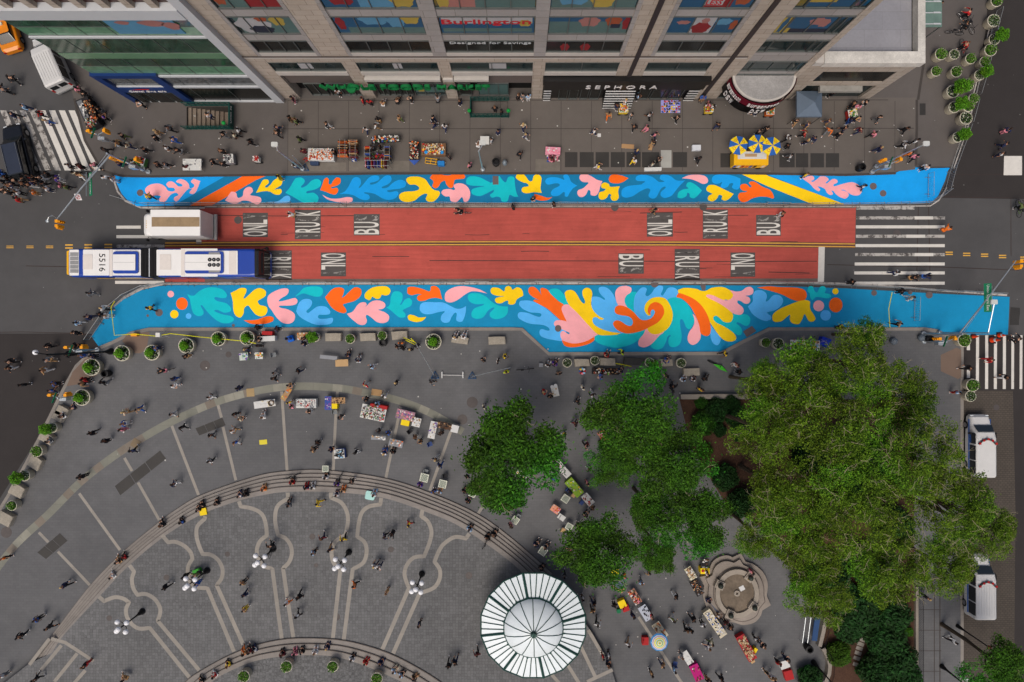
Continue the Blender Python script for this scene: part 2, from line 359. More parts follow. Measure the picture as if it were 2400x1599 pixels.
# ---------------------------------------------------------------- murals
MC={'D':(6,120,168),'B':(10,158,236),'L':(84,182,248),'T':(0,190,200),'Y':(252,208,6),'O':(250,104,14),'P':(250,172,178),'G':(104,92,92),'N':(8,138,186)}
MM={k:mat('mural_paint_'+n_,MC[k],.8,var=.09,scale=.8,fine=24,fvar=.08,stain=(tuple(min(255,int(v*.8+36)) for v in MC[k]),.68)) for k,n_ in zip('DBLTYOPGN',('deep_blue','bright_blue','light_blue','teal','yellow','orange','pink','grey','sky_blue'))}
MK='DBLTYOPGN'
def mural(name,base,shapes,z0,label):
    g=MB(); g.mi=MK.index(base[0]); g.flat([wl(base[1])],z0); z=z0+.004
    for c,P in shapes: g.mi=MK.index(c); g.flat([wl(P)],z); z+=.0006
    o=g.build(name,[MM[k] for k in MK]); tag(o,label,'mural'); return o
def circ(c,r,x,y,rx,ry=None):
    cx,cy=T(c,r,x,y); ry=ry or rx; return [(cx+rx/3.92*math.cos(a*math.pi/14),cy+ry/3.92*math.sin(a*math.pi/14)) for a in range(28)]
U=[('B',[T(0,1,*p) for p in ((1045,0),(1055,60),(1078,130),(1120,215),(1180,282),(1260,328),(1600,321),(2080,46),(1400,52),(1200,47),(1130,30))]),
('O',[T(0,1,*p) for p in ((2255,38),(2477,36),(2352,88),(1950,320),(1745,322))]),
('P',sm('1335,190 1350,150 1400,125 1470,122 1520,150 1545,185 1590,192 1610,178 1595,160 1550,155 1530,125 1560,100 1600,110 1640,145 1675,143 1670,125 1620,105 1650,80 1700,90 1735,125 1745,168 1780,152 1785,130 1755,102 1780,75! 1842,97! 1810,180 1780,215 1745,210 1748,190 1765,172 1740,165 1700,200 1660,250 1625,285 1600,270 1605,245 1640,225 1620,205 1580,215 1550,245 1520,285 1480,290 1460,265 1480,240 1440,228 1380,240',0,1)),
('P',sm('2070,275! 2110,215 2130,195 2170,205 2180,240 2195,252 2230,235 2240,185 2270,155 2310,155 2325,190 2300,225 2352,235 2395,250 2400,285 2370,312 2330,302 2290,282 2230,277 2180,302 2130,302',0,1)),
('Y',sm('0,205! 20,170 45,120 70,85 110,85 118,115 85,145 100,158 135,130 160,95 200,72 240,90 235,130 200,155 170,175 225,170 238,195 215,222 170,218 130,195 80,190',1,1)),
('L',sm('58,255! 120,285 190,285 230,265 270,235 305,235 318,265 300,290 260,297 150,297',1,1)),
('T',sm('270,205! 310,160 345,100 370,70 420,66 448,90 440,120 415,145 425,158 470,135 510,95 560,78 597,100 590,145 540,175 470,190 470,210 530,205 572,240 570,280 540,297 440,294 390,270 330,235',1,1)),
('O',sm('590,180! 610,130 625,85 650,65 670,85 668,120 690,128 710,95 740,65 775,75 775,115 740,140 695,152 700,165 745,160 755,190 730,220 690,215 640,195',1,1)),
('P',sm('608,222! 680,255 760,258 830,245 880,250 888,275 860,297 800,296 720,285 650,260',1,1)),
('B',sm('765,215! 820,190 860,130 890,75 930,60 960,80 965,120 945,155 960,155 1000,110 1040,65 1090,45 1130,55 1130,85 1090,105 1050,115 1060,130 1110,115 1150,80 1190,48 1235,50 1245,90 1215,125 1160,150 1165,162 1210,155 1270,105 1330,85 1375,105 1372,145 1330,165 1250,175 1205,185 1230,200 1290,190 1310,215 1280,255 1220,270 1160,255 1090,215 1010,200 995,208 1035,225 1045,255 1015,272 960,262 900,230 840,215',1,1)),
('Y',sm('1380,90 1400,62 1450,55 1510,60 1560,85 1590,130 1630,175 1680,190 1690,215 1670,250 1630,285 1580,285 1560,260 1575,220 1545,215 1500,240 1460,275 1400,290 1345,282 1315,250 1325,215 1370,195 1450,190 1495,175 1495,150 1460,130 1410,128',1,1)),
('O',sm('1597,70! 1625,35 1680,35 1760,45 1830,32 1890,30 1922,50 1910,75 1860,80 1825,90 1810,150 1780,160 1750,130 1735,95 1700,110 1680,145 1650,163 1622,145 1630,100',1,1)),
('P',sm('1705,210 1720,178 1780,170 1815,180 1830,170 1815,140 1850,118 1910,125 1955,165 1968,215 1955,270 1915,290 1895,245 1870,265 1840,290 1790,280 1778,240 1740,238',1,1)),
('T',sm('1930,100 1945,65 1990,52 2060,65 2130,100 2170,110 2235,50! 2290,110 2320,60 2370,62 2378,120 2385,170 2395,210 2410,240! 2370,240 2330,225 2310,280 2260,285 2245,250 2210,240 2170,250 2150,225 2180,200 2180,180 2110,215 2050,235 1985,215 1985,175 2040,155 2100,145 1990,140 1940,125',1,1)),
('Y',sm('37,70 50,35 100,32 130,60 155,95 185,95 200,50 235,35 268,60 268,110 262,160 272,207! 200,200 130,210 90,190 100,155 150,145 140,120 90,105',2,1)),
('O',sm('205,215! 260,230 320,250 370,245! 330,270 280,278 230,270 205,250',2,1)),
('B',sm('305,100 330,68 400,62 450,75 480,85 470,50 500,35 525,60 545,105 600,140! 560,165 530,205 510,240 485,235 485,205 470,200 430,230 375,235 357,205 380,170 430,145 435,125 400,118 330,130',2,1)),
('P',sm('600,205 610,180 650,165 690,130 700,110 650,105 620,75 630,40 680,32 740,60 780,85 830,98! 810,150 795,200 770,230 725,225 720,190 700,180 680,220 650,243 615,238',2,1)),
('Y',sm('795,225 805,200 840,190 860,170 825,160 820,130 850,110 890,125 905,150 990,145! 975,190 980,245 960,275 920,275 905,245 910,225 890,215 870,250 830,270 800,255',2,1)),
('O',sm('890,75 910,42 960,38 1010,48 1070,70! 1030,100 980,118 920,115 895,100',2,1)),
('B',sm('1005,200 1020,165 1080,140 1180,130 1200,118 1220,100 1150,95 1135,70 1160,45 1220,40 1290,60 1350,105 1400,100 1360,80 1365,45 1410,38 1460,55 1510,90 1590,92! 1540,140 1500,190 1460,235 1400,252 1365,230 1370,195 1410,160 1400,148 1370,165 1350,200 1320,250 1280,257 1253,230 1270,180 1240,165 1180,190 1110,235 1050,250 1010,235',2,1)),
('P',sm('1560,72! 1620,45 1700,38 1770,50 1800,85 1790,115 1750,123 1700,100 1640,80',2,1)),
('T',sm('1520,235 1530,200 1570,175 1620,165 1600,145 1610,115 1640,108 1690,135 1745,183! 1710,225 1670,255 1635,245 1630,215 1610,205 1600,235 1560,255 1525,250',2,1)),
('B',sm('1835,95 1845,55 1890,38 1980,40 2050,55 2098,75! 2095,130 2080,170 2050,175 2020,155 2030,120 2000,120 1980,150 1940,162 1915,145 1930,105 1900,120 1860,120',2,1)),
('Y',sm('1785,180 1800,140 1850,132 1900,150 1960,180 2035,215! 2000,255 1960,277 1925,265 1930,235 1900,225 1880,260 1840,285 1800,270 1805,235 1840,215 1820,205',2,1)),
('B',[T(3,1,*p) for p in ((-40,26),(0,28),(700,38),(1050,40),(1170,22),(1230,-5),(1245,-28),(1370,-28),(1480,-20),(1670,-24),(1650,0),(1620,100),(1560,235),(1490,300),(1100,306),(700,310))]),
('Y',[T(3,1,*p) for p in ((-262,26),(-40,26),(0,50),(700,309),(410,311),(0,148))]),
('O',sm('2075,240 2095,205 2140,200 2160,190 2120,185 2095,160 2105,130 2150,125 2185,155 2200,145 2175,115 2200,100 2240,110 2300,150 2370,180 2403,235 2395,258 2350,245 2280,240 2210,255 2150,288 2100,285',2,1)),
('P',sm('315,75! 380,50 415,55 420,85 395,95 410,105 450,80 480,55 530,58 555,85 530,110 540,118 590,80 630,85 635,110 600,130 610,145 680,125 760,108 820,125 850,165 855,205 820,230 760,220 700,180 670,180 720,195 740,225 710,258 660,245 620,215 600,190 580,185 595,215 570,225 540,205 520,170 480,150 455,150 478,175 460,190 420,165 385,125',3,1)),
]
for c,r,x,y,q in ((0,1,1290,205,30),(3,1,965,145,32),(3,1,1055,210,30)): U.append(('G',circ(c,r,x,y,q)))
U.append(('G',[T(1,1,*p) for p in ((2175,50),(2228,50),(2228,130),(2175,130))]))
ub=[T(0,1,1045,0),T(0,1,1055,60),T(0,1,1078,130),T(0,1,1120,215),T(0,1,1180,282),T(0,1,1260,328),(459,481.5),(600,476.5),(1200,476.3),(1800,477.5),(2180,476.5),(2198,460),(2214,425),(2222,400),(2226,394),(2178,395),(2149,393),(2118,393),(2114,398),(2098,405.5),(2068,410),(1978,409.7),(1800,407),(1200,405.8),(571,410.5),(357,413.3),(306,412),(288,407.5)]
mural('street_mural',('D',ub),U,.026,'upper blue street mural of curling leaves between the pavement and red bus lanes')
Lw=[('P',circ(0,1,1570,1135,30)),('O',circ(0,1,1673,1223,53,56)),('Y',circ(0,1,1603,1320,38)),('L',circ(0,1,1734,1337,26)),('G',circ(0,1,1463,1305,34)),('G',circ(0,1,1358,1333,12)),('G',circ(0,1,2145,1423,14)),
('T',sm('1720,1135! 1780,1150 1830,1110 1890,1080 1960,1072 2040,1090 2082,1130 2080,1165 2040,1172 1985,1162 1970,1175 2000,1200 2080,1220 2125,1265 2115,1295 2060,1305 2000,1280 1970,1290 2040,1320 2130,1340 2150,1375 2110,1400 2040,1400 1970,1360 1900,1290 1860,1240 1845,1245 1870,1290 1865,1325 1820,1337 1775,1305 1755,1230 1745,1180',0,1)),
('Y',sm('2120,1125! 2170,1100 2215,1078 2262,1085 2262,1120 2240,1165 2250,1175 2290,1140 2340,1095 2390,1080 2440,1105 2440,1150 2400,1180 2370,1200 2390,1235 2445,1250 2458,1285 2440,1325 2400,1340 2350,1322 2310,1275 2280,1240 2245,1265 2240,1310 2210,1350 2165,1330 2145,1280 2140,1200',0,1)),
('O',sm('2240,1375! 2300,1375 2360,1370 2430,1345 2480,1338 2515,1355 2505,1385 2450,1405 2370,1412 2300,1405',0,1)),
('P',sm('105,1200 115,1150 160,1115 240,1085 290,1085 302,1110 280,1145 230,1175 210,1200 240,1200 300,1185 360,1172 382,1195 370,1225 320,1240 220,1242 225,1260 290,1275 350,1310 358,1360 335,1395 290,1408 240,1395 190,1350 150,1290 120,1250',1,1)),
('T',sm('358,1160! 400,1120 440,1080 500,1065 570,1065 612,1085 615,1125 590,1155 540,1158 480,1140 430,1130',1,1)),
('L',sm('370,1295! 385,1240 410,1200 450,1180 500,1185 517,1215 500,1255 465,1290 480,1308 520,1280 570,1248 640,1250 680,1285 680,1315 640,1325 585,1325 570,1345 590,1362 650,1360 700,1352 710,1375 690,1405 630,1417 550,1415 470,1385 400,1340',1,1)),
('O',sm('635,1165! 680,1110 720,1080 770,1073 808,1090 805,1130 790,1165 815,1155 860,1110 910,1073 960,1085 970,1125 950,1165 900,1200 820,1222 800,1235 825,1270 830,1300 800,1310 740,1290 690,1250',1,1)),
('Y',sm('1000,1165 1005,1125 1060,1080 1130,1063 1200,1065 1235,1095 1225,1135 1190,1148 1155,1140! 1140,1170 1110,1180 1070,1158! 1045,1190 1015,1180',1,1)),
('P',sm('835,1315! 890,1295 930,1240 960,1215 1000,1210 1018,1230 1010,1250 1060,1205 1120,1192 1175,1210 1190,1240 1170,1268 1125,1280 1180,1300 1222,1335 1215,1380 1170,1402 1110,1390 1060,1350 1020,1325 1010,1345 1020,1380 1000,1415 950,1415 900,1380 860,1345',1,1)),
('T',sm('1198,1260! 1230,1230 1240,1160 1265,1115 1310,1110 1345,1135 1345,1185 1325,1230 1340,1228 1370,1185 1410,1172 1435,1200 1425,1240 1380,1265 1350,1285 1375,1320 1365,1348 1320,1350 1280,1320 1240,1285',1,1)),
('O',sm('1390,1100 1400,1072 1450,1068 1520,1085 1590,1110 1605,1090 1610,1065 1650,1062 1685,1090 1700,1140 1712,1185! 1660,1170 1600,1175 1550,1195 1500,1198 1480,1175 1490,1150 1520,1138 1480,1135 1430,1145 1395,1130',1,1)),
('L',sm('1505,1265 1515,1225 1560,1208 1640,1210 1720,1212 1780,1240 1840,1268 1890,1265 1930,1245! 1925,1310 1900,1380 1865,1390 1840,1370 1845,1320 1830,1305 1800,1340 1775,1390 1730,1398 1700,1375 1705,1330 1735,1295 1680,1300 1600,1320 1540,1315 1510,1290',1,1)),
('Y',sm('1395,1345 1410,1325 1450,1330 1500,1350 1565,1345! 1530,1380 1470,1392 1410,1375',1,1)),
('P',sm('1735,1170 1745,1120 1800,1080 1880,1062 1970,1070 2060,1095 2125,1130! 2060,1115 1980,1110 1920,1140 1850,1190 1790,1212 1745,1200',1,1)),
('T',sm('1945,1160 1970,1130 2040,1127 2110,1155 2160,1200 2230,1240 2315,1250! 2310,1310 2270,1350 2200,1365 2155,1345 2150,1310 2190,1265 2170,1260 2130,1290 2090,1345 2040,1362 1990,1350 1980,1310 2010,1265 2080,1240 2090,1225 2020,1228 1965,1205',1,1)),
('Y',sm('2155,1100 2175,1075 2230,1080 2280,1110 2290,1075 2320,1060 2345,1075 2355,1095 2375,1085 2400,1072 2440,1090 2455,1145 2425,1165 2395,1185 2380,1220 2352,1232 2320,1225 2315,1195 2290,1200 2250,1220 2210,1215 2195,1185 2220,1165 2280,1155 2210,1150 2165,1130',1,1))]
Z=dict(k=7.84,ox=1200,oy=660)
for c,s_ in (('T','680,200 700,150 770,128 850,140 930,210 1000,320 1040,420! 940,432 850,350'),
('L','130,410 150,360 220,348 330,352 440,390 600,480 750,600 850,690 900,720 1000,740 1000,900 950,1000 930,1090 800,1080 640,1050 540,1010 505,950 515,890 560,875 640,900 690,895 670,850 600,810 500,790 360,780 230,740 130,680 105,620 130,570 200,562 300,580 400,620 500,650 540,620 520,585 440,575 330,565 210,510 145,450'),
('O','300,180 320,110 390,97 450,130 510,200 545,260! 525,190 525,130 570,118 650,150 720,240 850,360 960,440 1000,620 1010,740 900,715 800,630 650,500 500,420 385,355! 430,330 520,345! 430,310 340,250'),
('O','915,1075! 1000,1080 1150,1100 1350,1060 1510,1015! 1510,1080 1400,1150 1200,1200 1050,1205 960,1170'),
('L','1460,430 1465,300 1530,275 1620,295 1690,335 1705,315 1640,250 1600,190 1595,120 1660,95 1760,125 1850,220 1890,300 1980,480 2200,600 2300,900 2000,960 1850,960 1600,900 1440,760 1440,600'),
('T','2060,350 2110,240 2180,195 2240,190 2290,220 2290,500 2260,600 2150,500 2080,440'),
('L','2352,135 2420,105 2475,140 2450,240 2490,268 2560,220 2620,130 2700,75 2770,90 2770,150 2735,230 2765,258 2810,200 2860,125 2930,105 3010,130 3050,200 3020,290 2920,350 2850,600 2600,720 2400,740 2300,660 2250,560 2235,430 2260,260'),
('P','1895,250 1910,160 1980,95 2090,80 2180,110 2195,160 2170,210 2110,250 2070,320 2075,400 2120,500 2000,480 1930,400'),
('P','912,520 930,450 1000,420 1080,450 1200,560 1400,780 1580,960 1500,1020 1350,1100 1150,1140 1000,1110 920,1070 888,990 900,930 950,910 1030,965 1055,960 1040,935 920,880 820,840 770,790 790,730 850,710 950,720 1005,738! 960,640'),
('Y','970,240 990,180 1060,155 1140,175 1200,250 1250,340 1310,405 1340,390 1330,330 1295,250 1300,160 1370,115 1440,140 1475,220 1460,330 1455,430 1500,540 1600,640 1680,680 1650,705 1600,690 1550,655 1490,670 1480,730 1520,800 1640,870 1800,920 2000,948! 1850,1000 1700,995 1560,960 1400,800 1200,580 1040,420'),
('T','1515,1030 1560,985 1700,990 1900,980 2100,940 2352,900 2480,850 2440,980 2340,1060 2200,1150 2000,1210 1850,1212 1650,1160 1540,1100'),
('T','2850,350 3020,290 3150,350 3250,450 3320,600 3350,700 3320,800 3270,870 3220,865 3180,810 3150,730 3115,690 3085,720 3090,830 3110,950 3110,1080 3060,1170 2970,1205 2900,1190 2870,1120 2880,1040 2915,1000 2900,985 2860,1010 2820,1120 2760,1220 2650,1250 2560,1210 2550,1150 2600,1080 2700,1000 2800,880 2900,600'),
('P','2320,1130 2340,1060 2420,960 2500,830 2780,910 2700,1000 2560,1150 2450,1205 2380,1205 2330,1180'),
('Y','2545,620 2500,625 2450,570 2430,500 2460,400 2560,310 2700,285 2820,320 2900,430 2950,580 2940,720 2880,840 2800,910 2700,960 2600,970 2520,930 2490,850 2600,760 2700,680 2750,550 2720,450 2640,400 2540,430 2500,500 2510,580'),
('O','1885,530 1910,460 2000,440 2120,480 2230,560 2352,690 2450,710 2560,670 2620,580 2610,530 2575,520 2545,560 2545,610 2510,600 2490,520 2540,420 2640,378 2750,430 2795,540 2770,640 2680,750 2540,830 2400,900 2200,950 2050,945 1920,880 1855,790 1880,730 1950,715 2020,745 2100,800 2180,815 2220,760 2200,690 2130,640 2000,620 1910,590'),
('T','3700,650 3750,630 3850,700 3980,750 4040,700 4060,600 4200,600 4310,610 4370,670 4370,750 4330,810 4270,810 4180,760 4130,750 4130,780 4200,840 4225,920 4200,980 4150,985 4100,960 4000,920 3850,850 3720,770 3680,700'),
('P','3320,600 3370,650 3430,780 3465,920 3460,1040 3400,1130 3310,1165 3240,1110 3225,1020 3260,920 3330,820 3350,700'),
('L','3650,800! 3720,900 3800,990 3835,1060 3800,1150 3750,1170 3690,1130 3650,1040 3640,930'),
('Y','3050,155! 3150,120 3280,120 3400,140 3470,170 3560,170 3660,120 3780,100 3900,110 4000,160 4060,200 4060,280 4000,340 3900,340 4000,470 4040,560 4060,640 4030,730 3960,755 3880,735 3800,660 3750,630 3700,650 3700,700 3760,760 3900,830 4050,930 4115,1020 4090,1085 4000,1105 3900,1080 3800,990 3700,850 3620,720 3560,560 3450,420 3300,310 3150,240 3055,205'),
('O','3055,210! 3150,235 3320,310 3460,420 3560,560 3620,700 3650,850 3640,950 3590,1000 3520,990 3460,940 3440,820 3400,700 3300,500 3200,380 3100,310 3020,285'),
('P','3560,260! 3600,240 3700,260 3850,330 3950,345 4030,310 4060,240 4010,165 4120,185 4220,170 4300,110 4380,100 4430,150 4420,220 4370,250 4290,265 4350,290 4375,350 4340,405 4270,405 4200,360 4145,350 4145,400 4220,460 4255,530 4220,600 4150,610 4050,580 3950,500 3800,400 3600,300')):
    Lw.append((c,sm(s_,0,0,**Z)))
Lw+=[('L',sm('2165,1250! 2210,1200 2208,1150 2235,1105 2290,1100 2330,1125 2340,1160 2330,1200 2352,1195 2400,1145 2460,1150 2490,1195 2470,1240 2420,1280 2352,1300 2340,1310 2355,1320 2352,1378 2290,1372 2210,1320',2,1)),
('L',circ(3,1,5,1350,25)),('O',sm('2250,1075! 2352,1063 2450,1070 2600,1075 2680,1095 2706,1140 2690,1185 2640,1200 2570,1185 2480,1140 2370,1105',2,1)),
('T',sm('360,1100 375,1065 410,1068 425,1105 450,1120 475,1070 515,1065 530,1090 520,1125 565,1135 575,1160 540,1175 480,1165 435,1165 405,1193! 385,1165 380,1130',3,1)),
('Y',circ(3,1,617,1110,28)),('O',circ(3,1,620,1235,62,68)),('P',circ(3,1,463,1243,50)),('L',circ(3,1,527,1330,49)),
('Y',sm('38,1365 45,1320 100,1275 200,1230 280,1200 350,1190 385,1205! 385,1270 415,1320 433,1360 410,1388 370,1380 335,1320 310,1370 280,1410 225,1405 198,1370 200,1325 170,1345 120,1385 60,1390',3,1)),
('G',circ(3,1,972,1125,26)),('G',circ(3,1,1303,1120,20)),('G',circ(3,1,1478,1143,32)),('G',[(1308+7.5*math.cos(a/3),770+8*math.sin(a/3)) for a in range(19)]),('G',[(1534+9*math.cos(a/3),666+8*math.sin(a/3)) for a in range(19)]),
('G',[(1640,667),(1654,667),(1653,680),(1645,681)]),('G',[(1741,777),(1762,764),(1772,776),(1750,791)])]
lb=[(215,789),(240,752),(260,726),(290,702),(330,681),(370,671),(400,669),(600,668),(1200,668),(1800,669.5),(1980,676),(2208,689),(2366,696),(2362,784.5),(2222,784.5),(2195,771.5),(2165,767.5),(1800,767.5),(1737,799),(1688,824.5),(1287,825.5),(1225,768),(1200,767.5),(900,767.5),(350,768.5),(307,777),(262,800),(232,813)]
mural('street_mural',('N',lb),Lw,.026,'lower blue street mural with swirl of leaves between red lanes and plaza')
# ---------------------------------------------------------------- plaza details
FZ=K+.55; RS=.11
def cr(s_,c=None,r=None,n=80,P=None):
    if P is None: P,cor=pts(s_,c,r)
    q=smooth(P,[False]*len(P),False,12)
    L=[0]; 
    for a,b in zip(q,q[1:]): L.append(L[-1]+math.dist(a,b))
    out=[]; j=0
    for i in range(n):
        t=L[-1]*i/(n-1)
        while j<len(L)-2 and L[j+1]<t: j+=1
        f=(t-L[j])/max(1e-6,L[j+1]-L[j]); out.append((q[j][0]+(q[j+1][0]-q[j][0])*f,q[j][1]+(q[j+1][1]-q[j][1])*f))
    return out
def steps(name,O,I,z0,nst,ts,label):
    g=MB(); z=z0
    for k in range(nst):
        z1=z+RS
        a=[W(o[0]+(i[0]-o[0])*ts[k],o[1]+(i[1]-o[1])*ts[k],z1) for o,i in zip(O,I)]
        b=[W(o[0]+(i[0]-o[0])*ts[k+1],o[1]+(i[1]-o[1])*ts[k+1],z1) for o,i in zip(O,I)]
        n=len(a); g.mi=0
        g.add([(*p,z1) for p in a]+[(*p,z1) for p in b],[(i,i+n,i+n+1,i+1)[::-1] for i in range(n-1)])
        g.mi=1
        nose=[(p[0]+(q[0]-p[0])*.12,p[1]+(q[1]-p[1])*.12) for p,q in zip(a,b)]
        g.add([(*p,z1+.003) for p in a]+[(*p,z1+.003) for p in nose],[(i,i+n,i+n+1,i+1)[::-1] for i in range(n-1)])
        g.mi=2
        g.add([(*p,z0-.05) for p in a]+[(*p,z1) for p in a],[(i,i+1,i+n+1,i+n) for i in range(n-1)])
        z=z1
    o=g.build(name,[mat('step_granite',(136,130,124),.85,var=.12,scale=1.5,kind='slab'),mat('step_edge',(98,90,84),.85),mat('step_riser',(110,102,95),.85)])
    tag(o,label,'steps'); return a,b
O1=cr(0,0,P=None if 0 else [(66,1557),(122,1488),(212,1371),(293,1289),(367,1228),(408,1197),(472,1160),(600,1116),(676,1104),(763,1102),(906,1122),(1021,1160),(1123,1207),(1200,1262),(1296,1345)],c=0) if False else cr('',P=[(66,1557),(122,1488),(212,1371),(293,1289),(367,1228),(408,1197),(472,1160),(600,1116),(676,1104),(763,1102),(906,1122),(1021,1160),(1123,1207),(1200,1262),(1296,1345)])
I1=cr('',P=[(122,1530),(150,1488),(232,1399),(301,1327),(387,1256),(474,1205),(559,1174),(620,1160),(676,1153),(778,1154),(893,1166),(998,1200),(1084,1238),(1200,1320),(1250,1372)])
steps('plaza_steps',O1,I1,K,5,(0,.18,.36,.54,.74,1.0),'long curved flight of granite steps around the hexagon paved plaza')
g=MB()
inner=[(66,1557),(122,1530)]+I1[2:]+[(1300,1420),(1395,1500),(1440,1580),(1500,1720),(1500,2100),(-200,2100),(-60,1720)]
inn=[I1[0]]+I1+[(1330,1400),(1392,1490),(1432,1565),(1480,1720),(1480,2100),(-250,2100),(-40,1640),(66,1557)]
g.flat([[W(x,y,FZ) for x,y in inn]],FZ)
Pq=[W(x,y,FZ) for x,y in inn]; g.mi=1
for a,b in zip(Pq,Pq[1:]+Pq[:1]): g.add([(a[0],a[1],K-.02),(b[0],b[1],K-.02),(b[0],b[1],FZ),(a[0],a[1],FZ)],[(0,1,2,3),(3,2,1,0)])
struct(g.build('upper_plaza_floor',[hexm,kerbm]))
O2=cr('',P=[(405,1640),(433,1599),(474,1570),(535,1537),(600,1512),(676,1497),(763,1497),(830,1506),(906,1529),(970,1560),(1033,1599),(1080,1640)])
I2=cr('',P=[(455,1650),(497,1599),(535,1575),(600,1549),(676,1538),(766,1537),(830,1552),(906,1582),(960,1610),(1005,1650)])
steps('plaza_steps',O2,I2,FZ,3,(0,.33,.67,1.0),'short inner flight of curved granite steps with planters behind it')
FZ2=FZ+.33
g=MB(); g.flat([[W(x,y,FZ2) for x,y in I2+[(1005,1800),(455,1800)]]],FZ2); struct(g.build('top_plaza_floor',hexm))
# key shaped stone inlays
g=MB(); zi=FZ+.004
def inlay(P,cor,w=.37):
    global zi
    q=smooth(P,cor,False,5); g.ribbon([W(x,y,FZ) for x,y in q],w,zi); zi+=.0006
for c,r,s_ in ((0,3,'1490,215! 1545,280! 1610,275 1690,310 1750,370 1768,430! 1730,500 1728,590 1755,650 1810,693 1905,700! 2150,1285!'),
 (0,3,'1885,40! 1880,65! 1815,130 1805,210 1825,300 1862,388! 1940,395 2010,450 2045,530 2035,610 1990,672! 2235,1220!'),
 (0,3,'910,780! 955,820! 1050,785 1130,795 1185,832! 1160,890 1165,960 1210,1030 1280,1072 1375,1065! 1740,1520!'),
 (0,3,'1190,490! 1232,548! 1212,620 1225,700 1262,762! 1340,755 1420,800 1470,880 1468,945 1448,1000! 1830,1455!'),
 (0,2,'2195,1470! 2212,1518! 2290,1530 2370,1560 2420,1610 2445,1700 2452,1785! 2395,1830 2365,1890 2360,1940 2375,2000 2420,2065 2502,2090! 2590,2745!'),
 (1,2,'292,1390! 295,1445! 210,1500 180,1570 178,1670 203,1782! 270,1810 320,1880 328,1960 300,2035 248,2085! 345,2735!'),
 (1,2,'688,1390! 690,1438! 780,1480 832,1560 845,1650 822,1780! 740,1830 700,1900 698,1990 722,2050 775,2100! 705,2740!'),
 (1,2,'1150,1440! 1142,1500! 1040,1518 975,1570 945,1670 930,1795! 1000,1850 1016,1940 985,2035 888,2095! 805,2755!'),
 (1,3,'1530,-20! 1518,40! 1580,90 1612,180 1595,280 1545,408! 1450,420 1385,490 1365,580 1405,700! 1160,1265!'),
 (1,3,'1960,200! 1928,245! 1830,230 1730,290 1680,360 1640,458! 1688,530 1685,620 1630,700 1505,745! 1260,1300!')):
    inlay(*pts(s_,c,r))
for s_ in ('470,1165! 600,1200! 860,1370!','565,1225! 375,1455!','710,1300! 500,1560!','785,1455! 680,1575!','455,1165! 270,1405!'):
    inlay(*pts(s_,0,3),w=.32)
for s_ in ('700,1085! 835,1315!','630,1230! 770,1525!','505,1395! 620,1580!','360,1490! 440,1580!','690,1560! 925,1450!'):
    inlay(*pts(s_,2,3),w=.32)
struct(g.build('stone_inlay_bands',stone))
# outer ring, radial bands, panels
g=MB(); g.ribbon(wl(cr('',P=[(-20,1352),(40,1275),(115,1205),(190,1130),(260,1075),(329,1030),(400,990),(485,951),(540,932),(600,917),(655,908),(715,905),(775,908),(830,915),(932,938),(1010,968),(1085,1012)])),.72,K+.004)
RQ=cr('',n=56,P=[(-20,1352),(40,1275),(115,1205),(190,1130),(260,1075),(329,1030),(400,990),(485,951),(540,932),(600,917),(655,908),(715,905),(775,908),(830,915),(932,938),(1010,968),(1085,1012)])
for i in range(len(RQ)-1):
    g.mi=rnd.choice((0,0,0,1,2)); a=RQ[i]; b=RQ[i+1]; g.ribbon(wl([(a[0]*.97+b[0]*.03,a[1]*.97+b[1]*.03),b]),.70,K+.008)
struct(g.build('stone_ring_band',[olive,mat('ring_stone_brown',(122,113,102),.85,var=.14),mat('ring_stone_pale',(140,138,126),.85,var=.14)]))
g=MB(); z=K+.006
for c,r,s_ in ((0,2,'1150,1070 1220,1190'),(0,2,'1275,1295 1470,1640'),(0,2,'1585,775 1830,1410'),(0,2,'2008,585 2040,700'),(0,2,'2053,785 2172,1275'),(0,2,'735,1395 1110,1915'),(0,3,'365,185 452,275'),(0,3,'540,360 832,668'),
  (1,2,'240,460 290,1190'),(1,2,'752,455 735,700 712,1187'),(1,2,'1332,600 1195,1255'),(1,2,'1790,830 1598,1370'),(1,2,'2105,1480 2030,1600'),(2,3,'1160,960 1560,1570')):
    g.ribbon(wl(pts(s_,c,r)[0]),.27,z)
struct(g.build('stone_radial_bands',stone))
g=MB()
for i,q in enumerate(((0,2,'1800,800 2050,700 2080,770 1835,865'),(0,2,'1060,1330 1480,1000 1535,1075 1110,1415'),(0,3,'350,370 560,190 630,260 430,430'))):
    A_,B_,C_,D_=wl(pts(q[2],q[0],q[1])[0])
    for k in range(3):
        L_=lambda u,v,t:(u[0]+(v[0]-u[0])*t,u[1]+(v[1]-u[1])*t); t0,t1=k/3+.006,(k+1)/3-.006; g.flat([[L_(A_,B_,t0),L_(A_,B_,t1),L_(D_,C_,t1),L_(D_,C_,t0)]],K+.009)
for x0,x1 in ((485,600),(620,750),(767,890),(905,1035),(1050,1180),(1192,1350),(1475,1605)): g.flat([wl([T(2,0,x0,1402),T(2,0,x1,1402),T(2,0,x1,1540),T(2,0,x0,1540)])],K+.009)
for x0,x1 in ((-440,-330),(100,240),(250,365),(385,510),(525,648)): g.flat([wl([T(3,0,x0,1412),T(3,0,x1,1412),T(3,0,x1,1542),T(3,0,x0,1542)])],K+.009)
g.flat([wl([T(3,0,1385,955),T(3,0,1440,955),T(3,0,1440,1062),T(3,0,1385,1062)])],K+.009)
g.flat([wl([(2368,720),(2391,722),(2388,762),(2366,762)])],.01)
struct(g.build('pavement_gratings',grate))
g=MB()
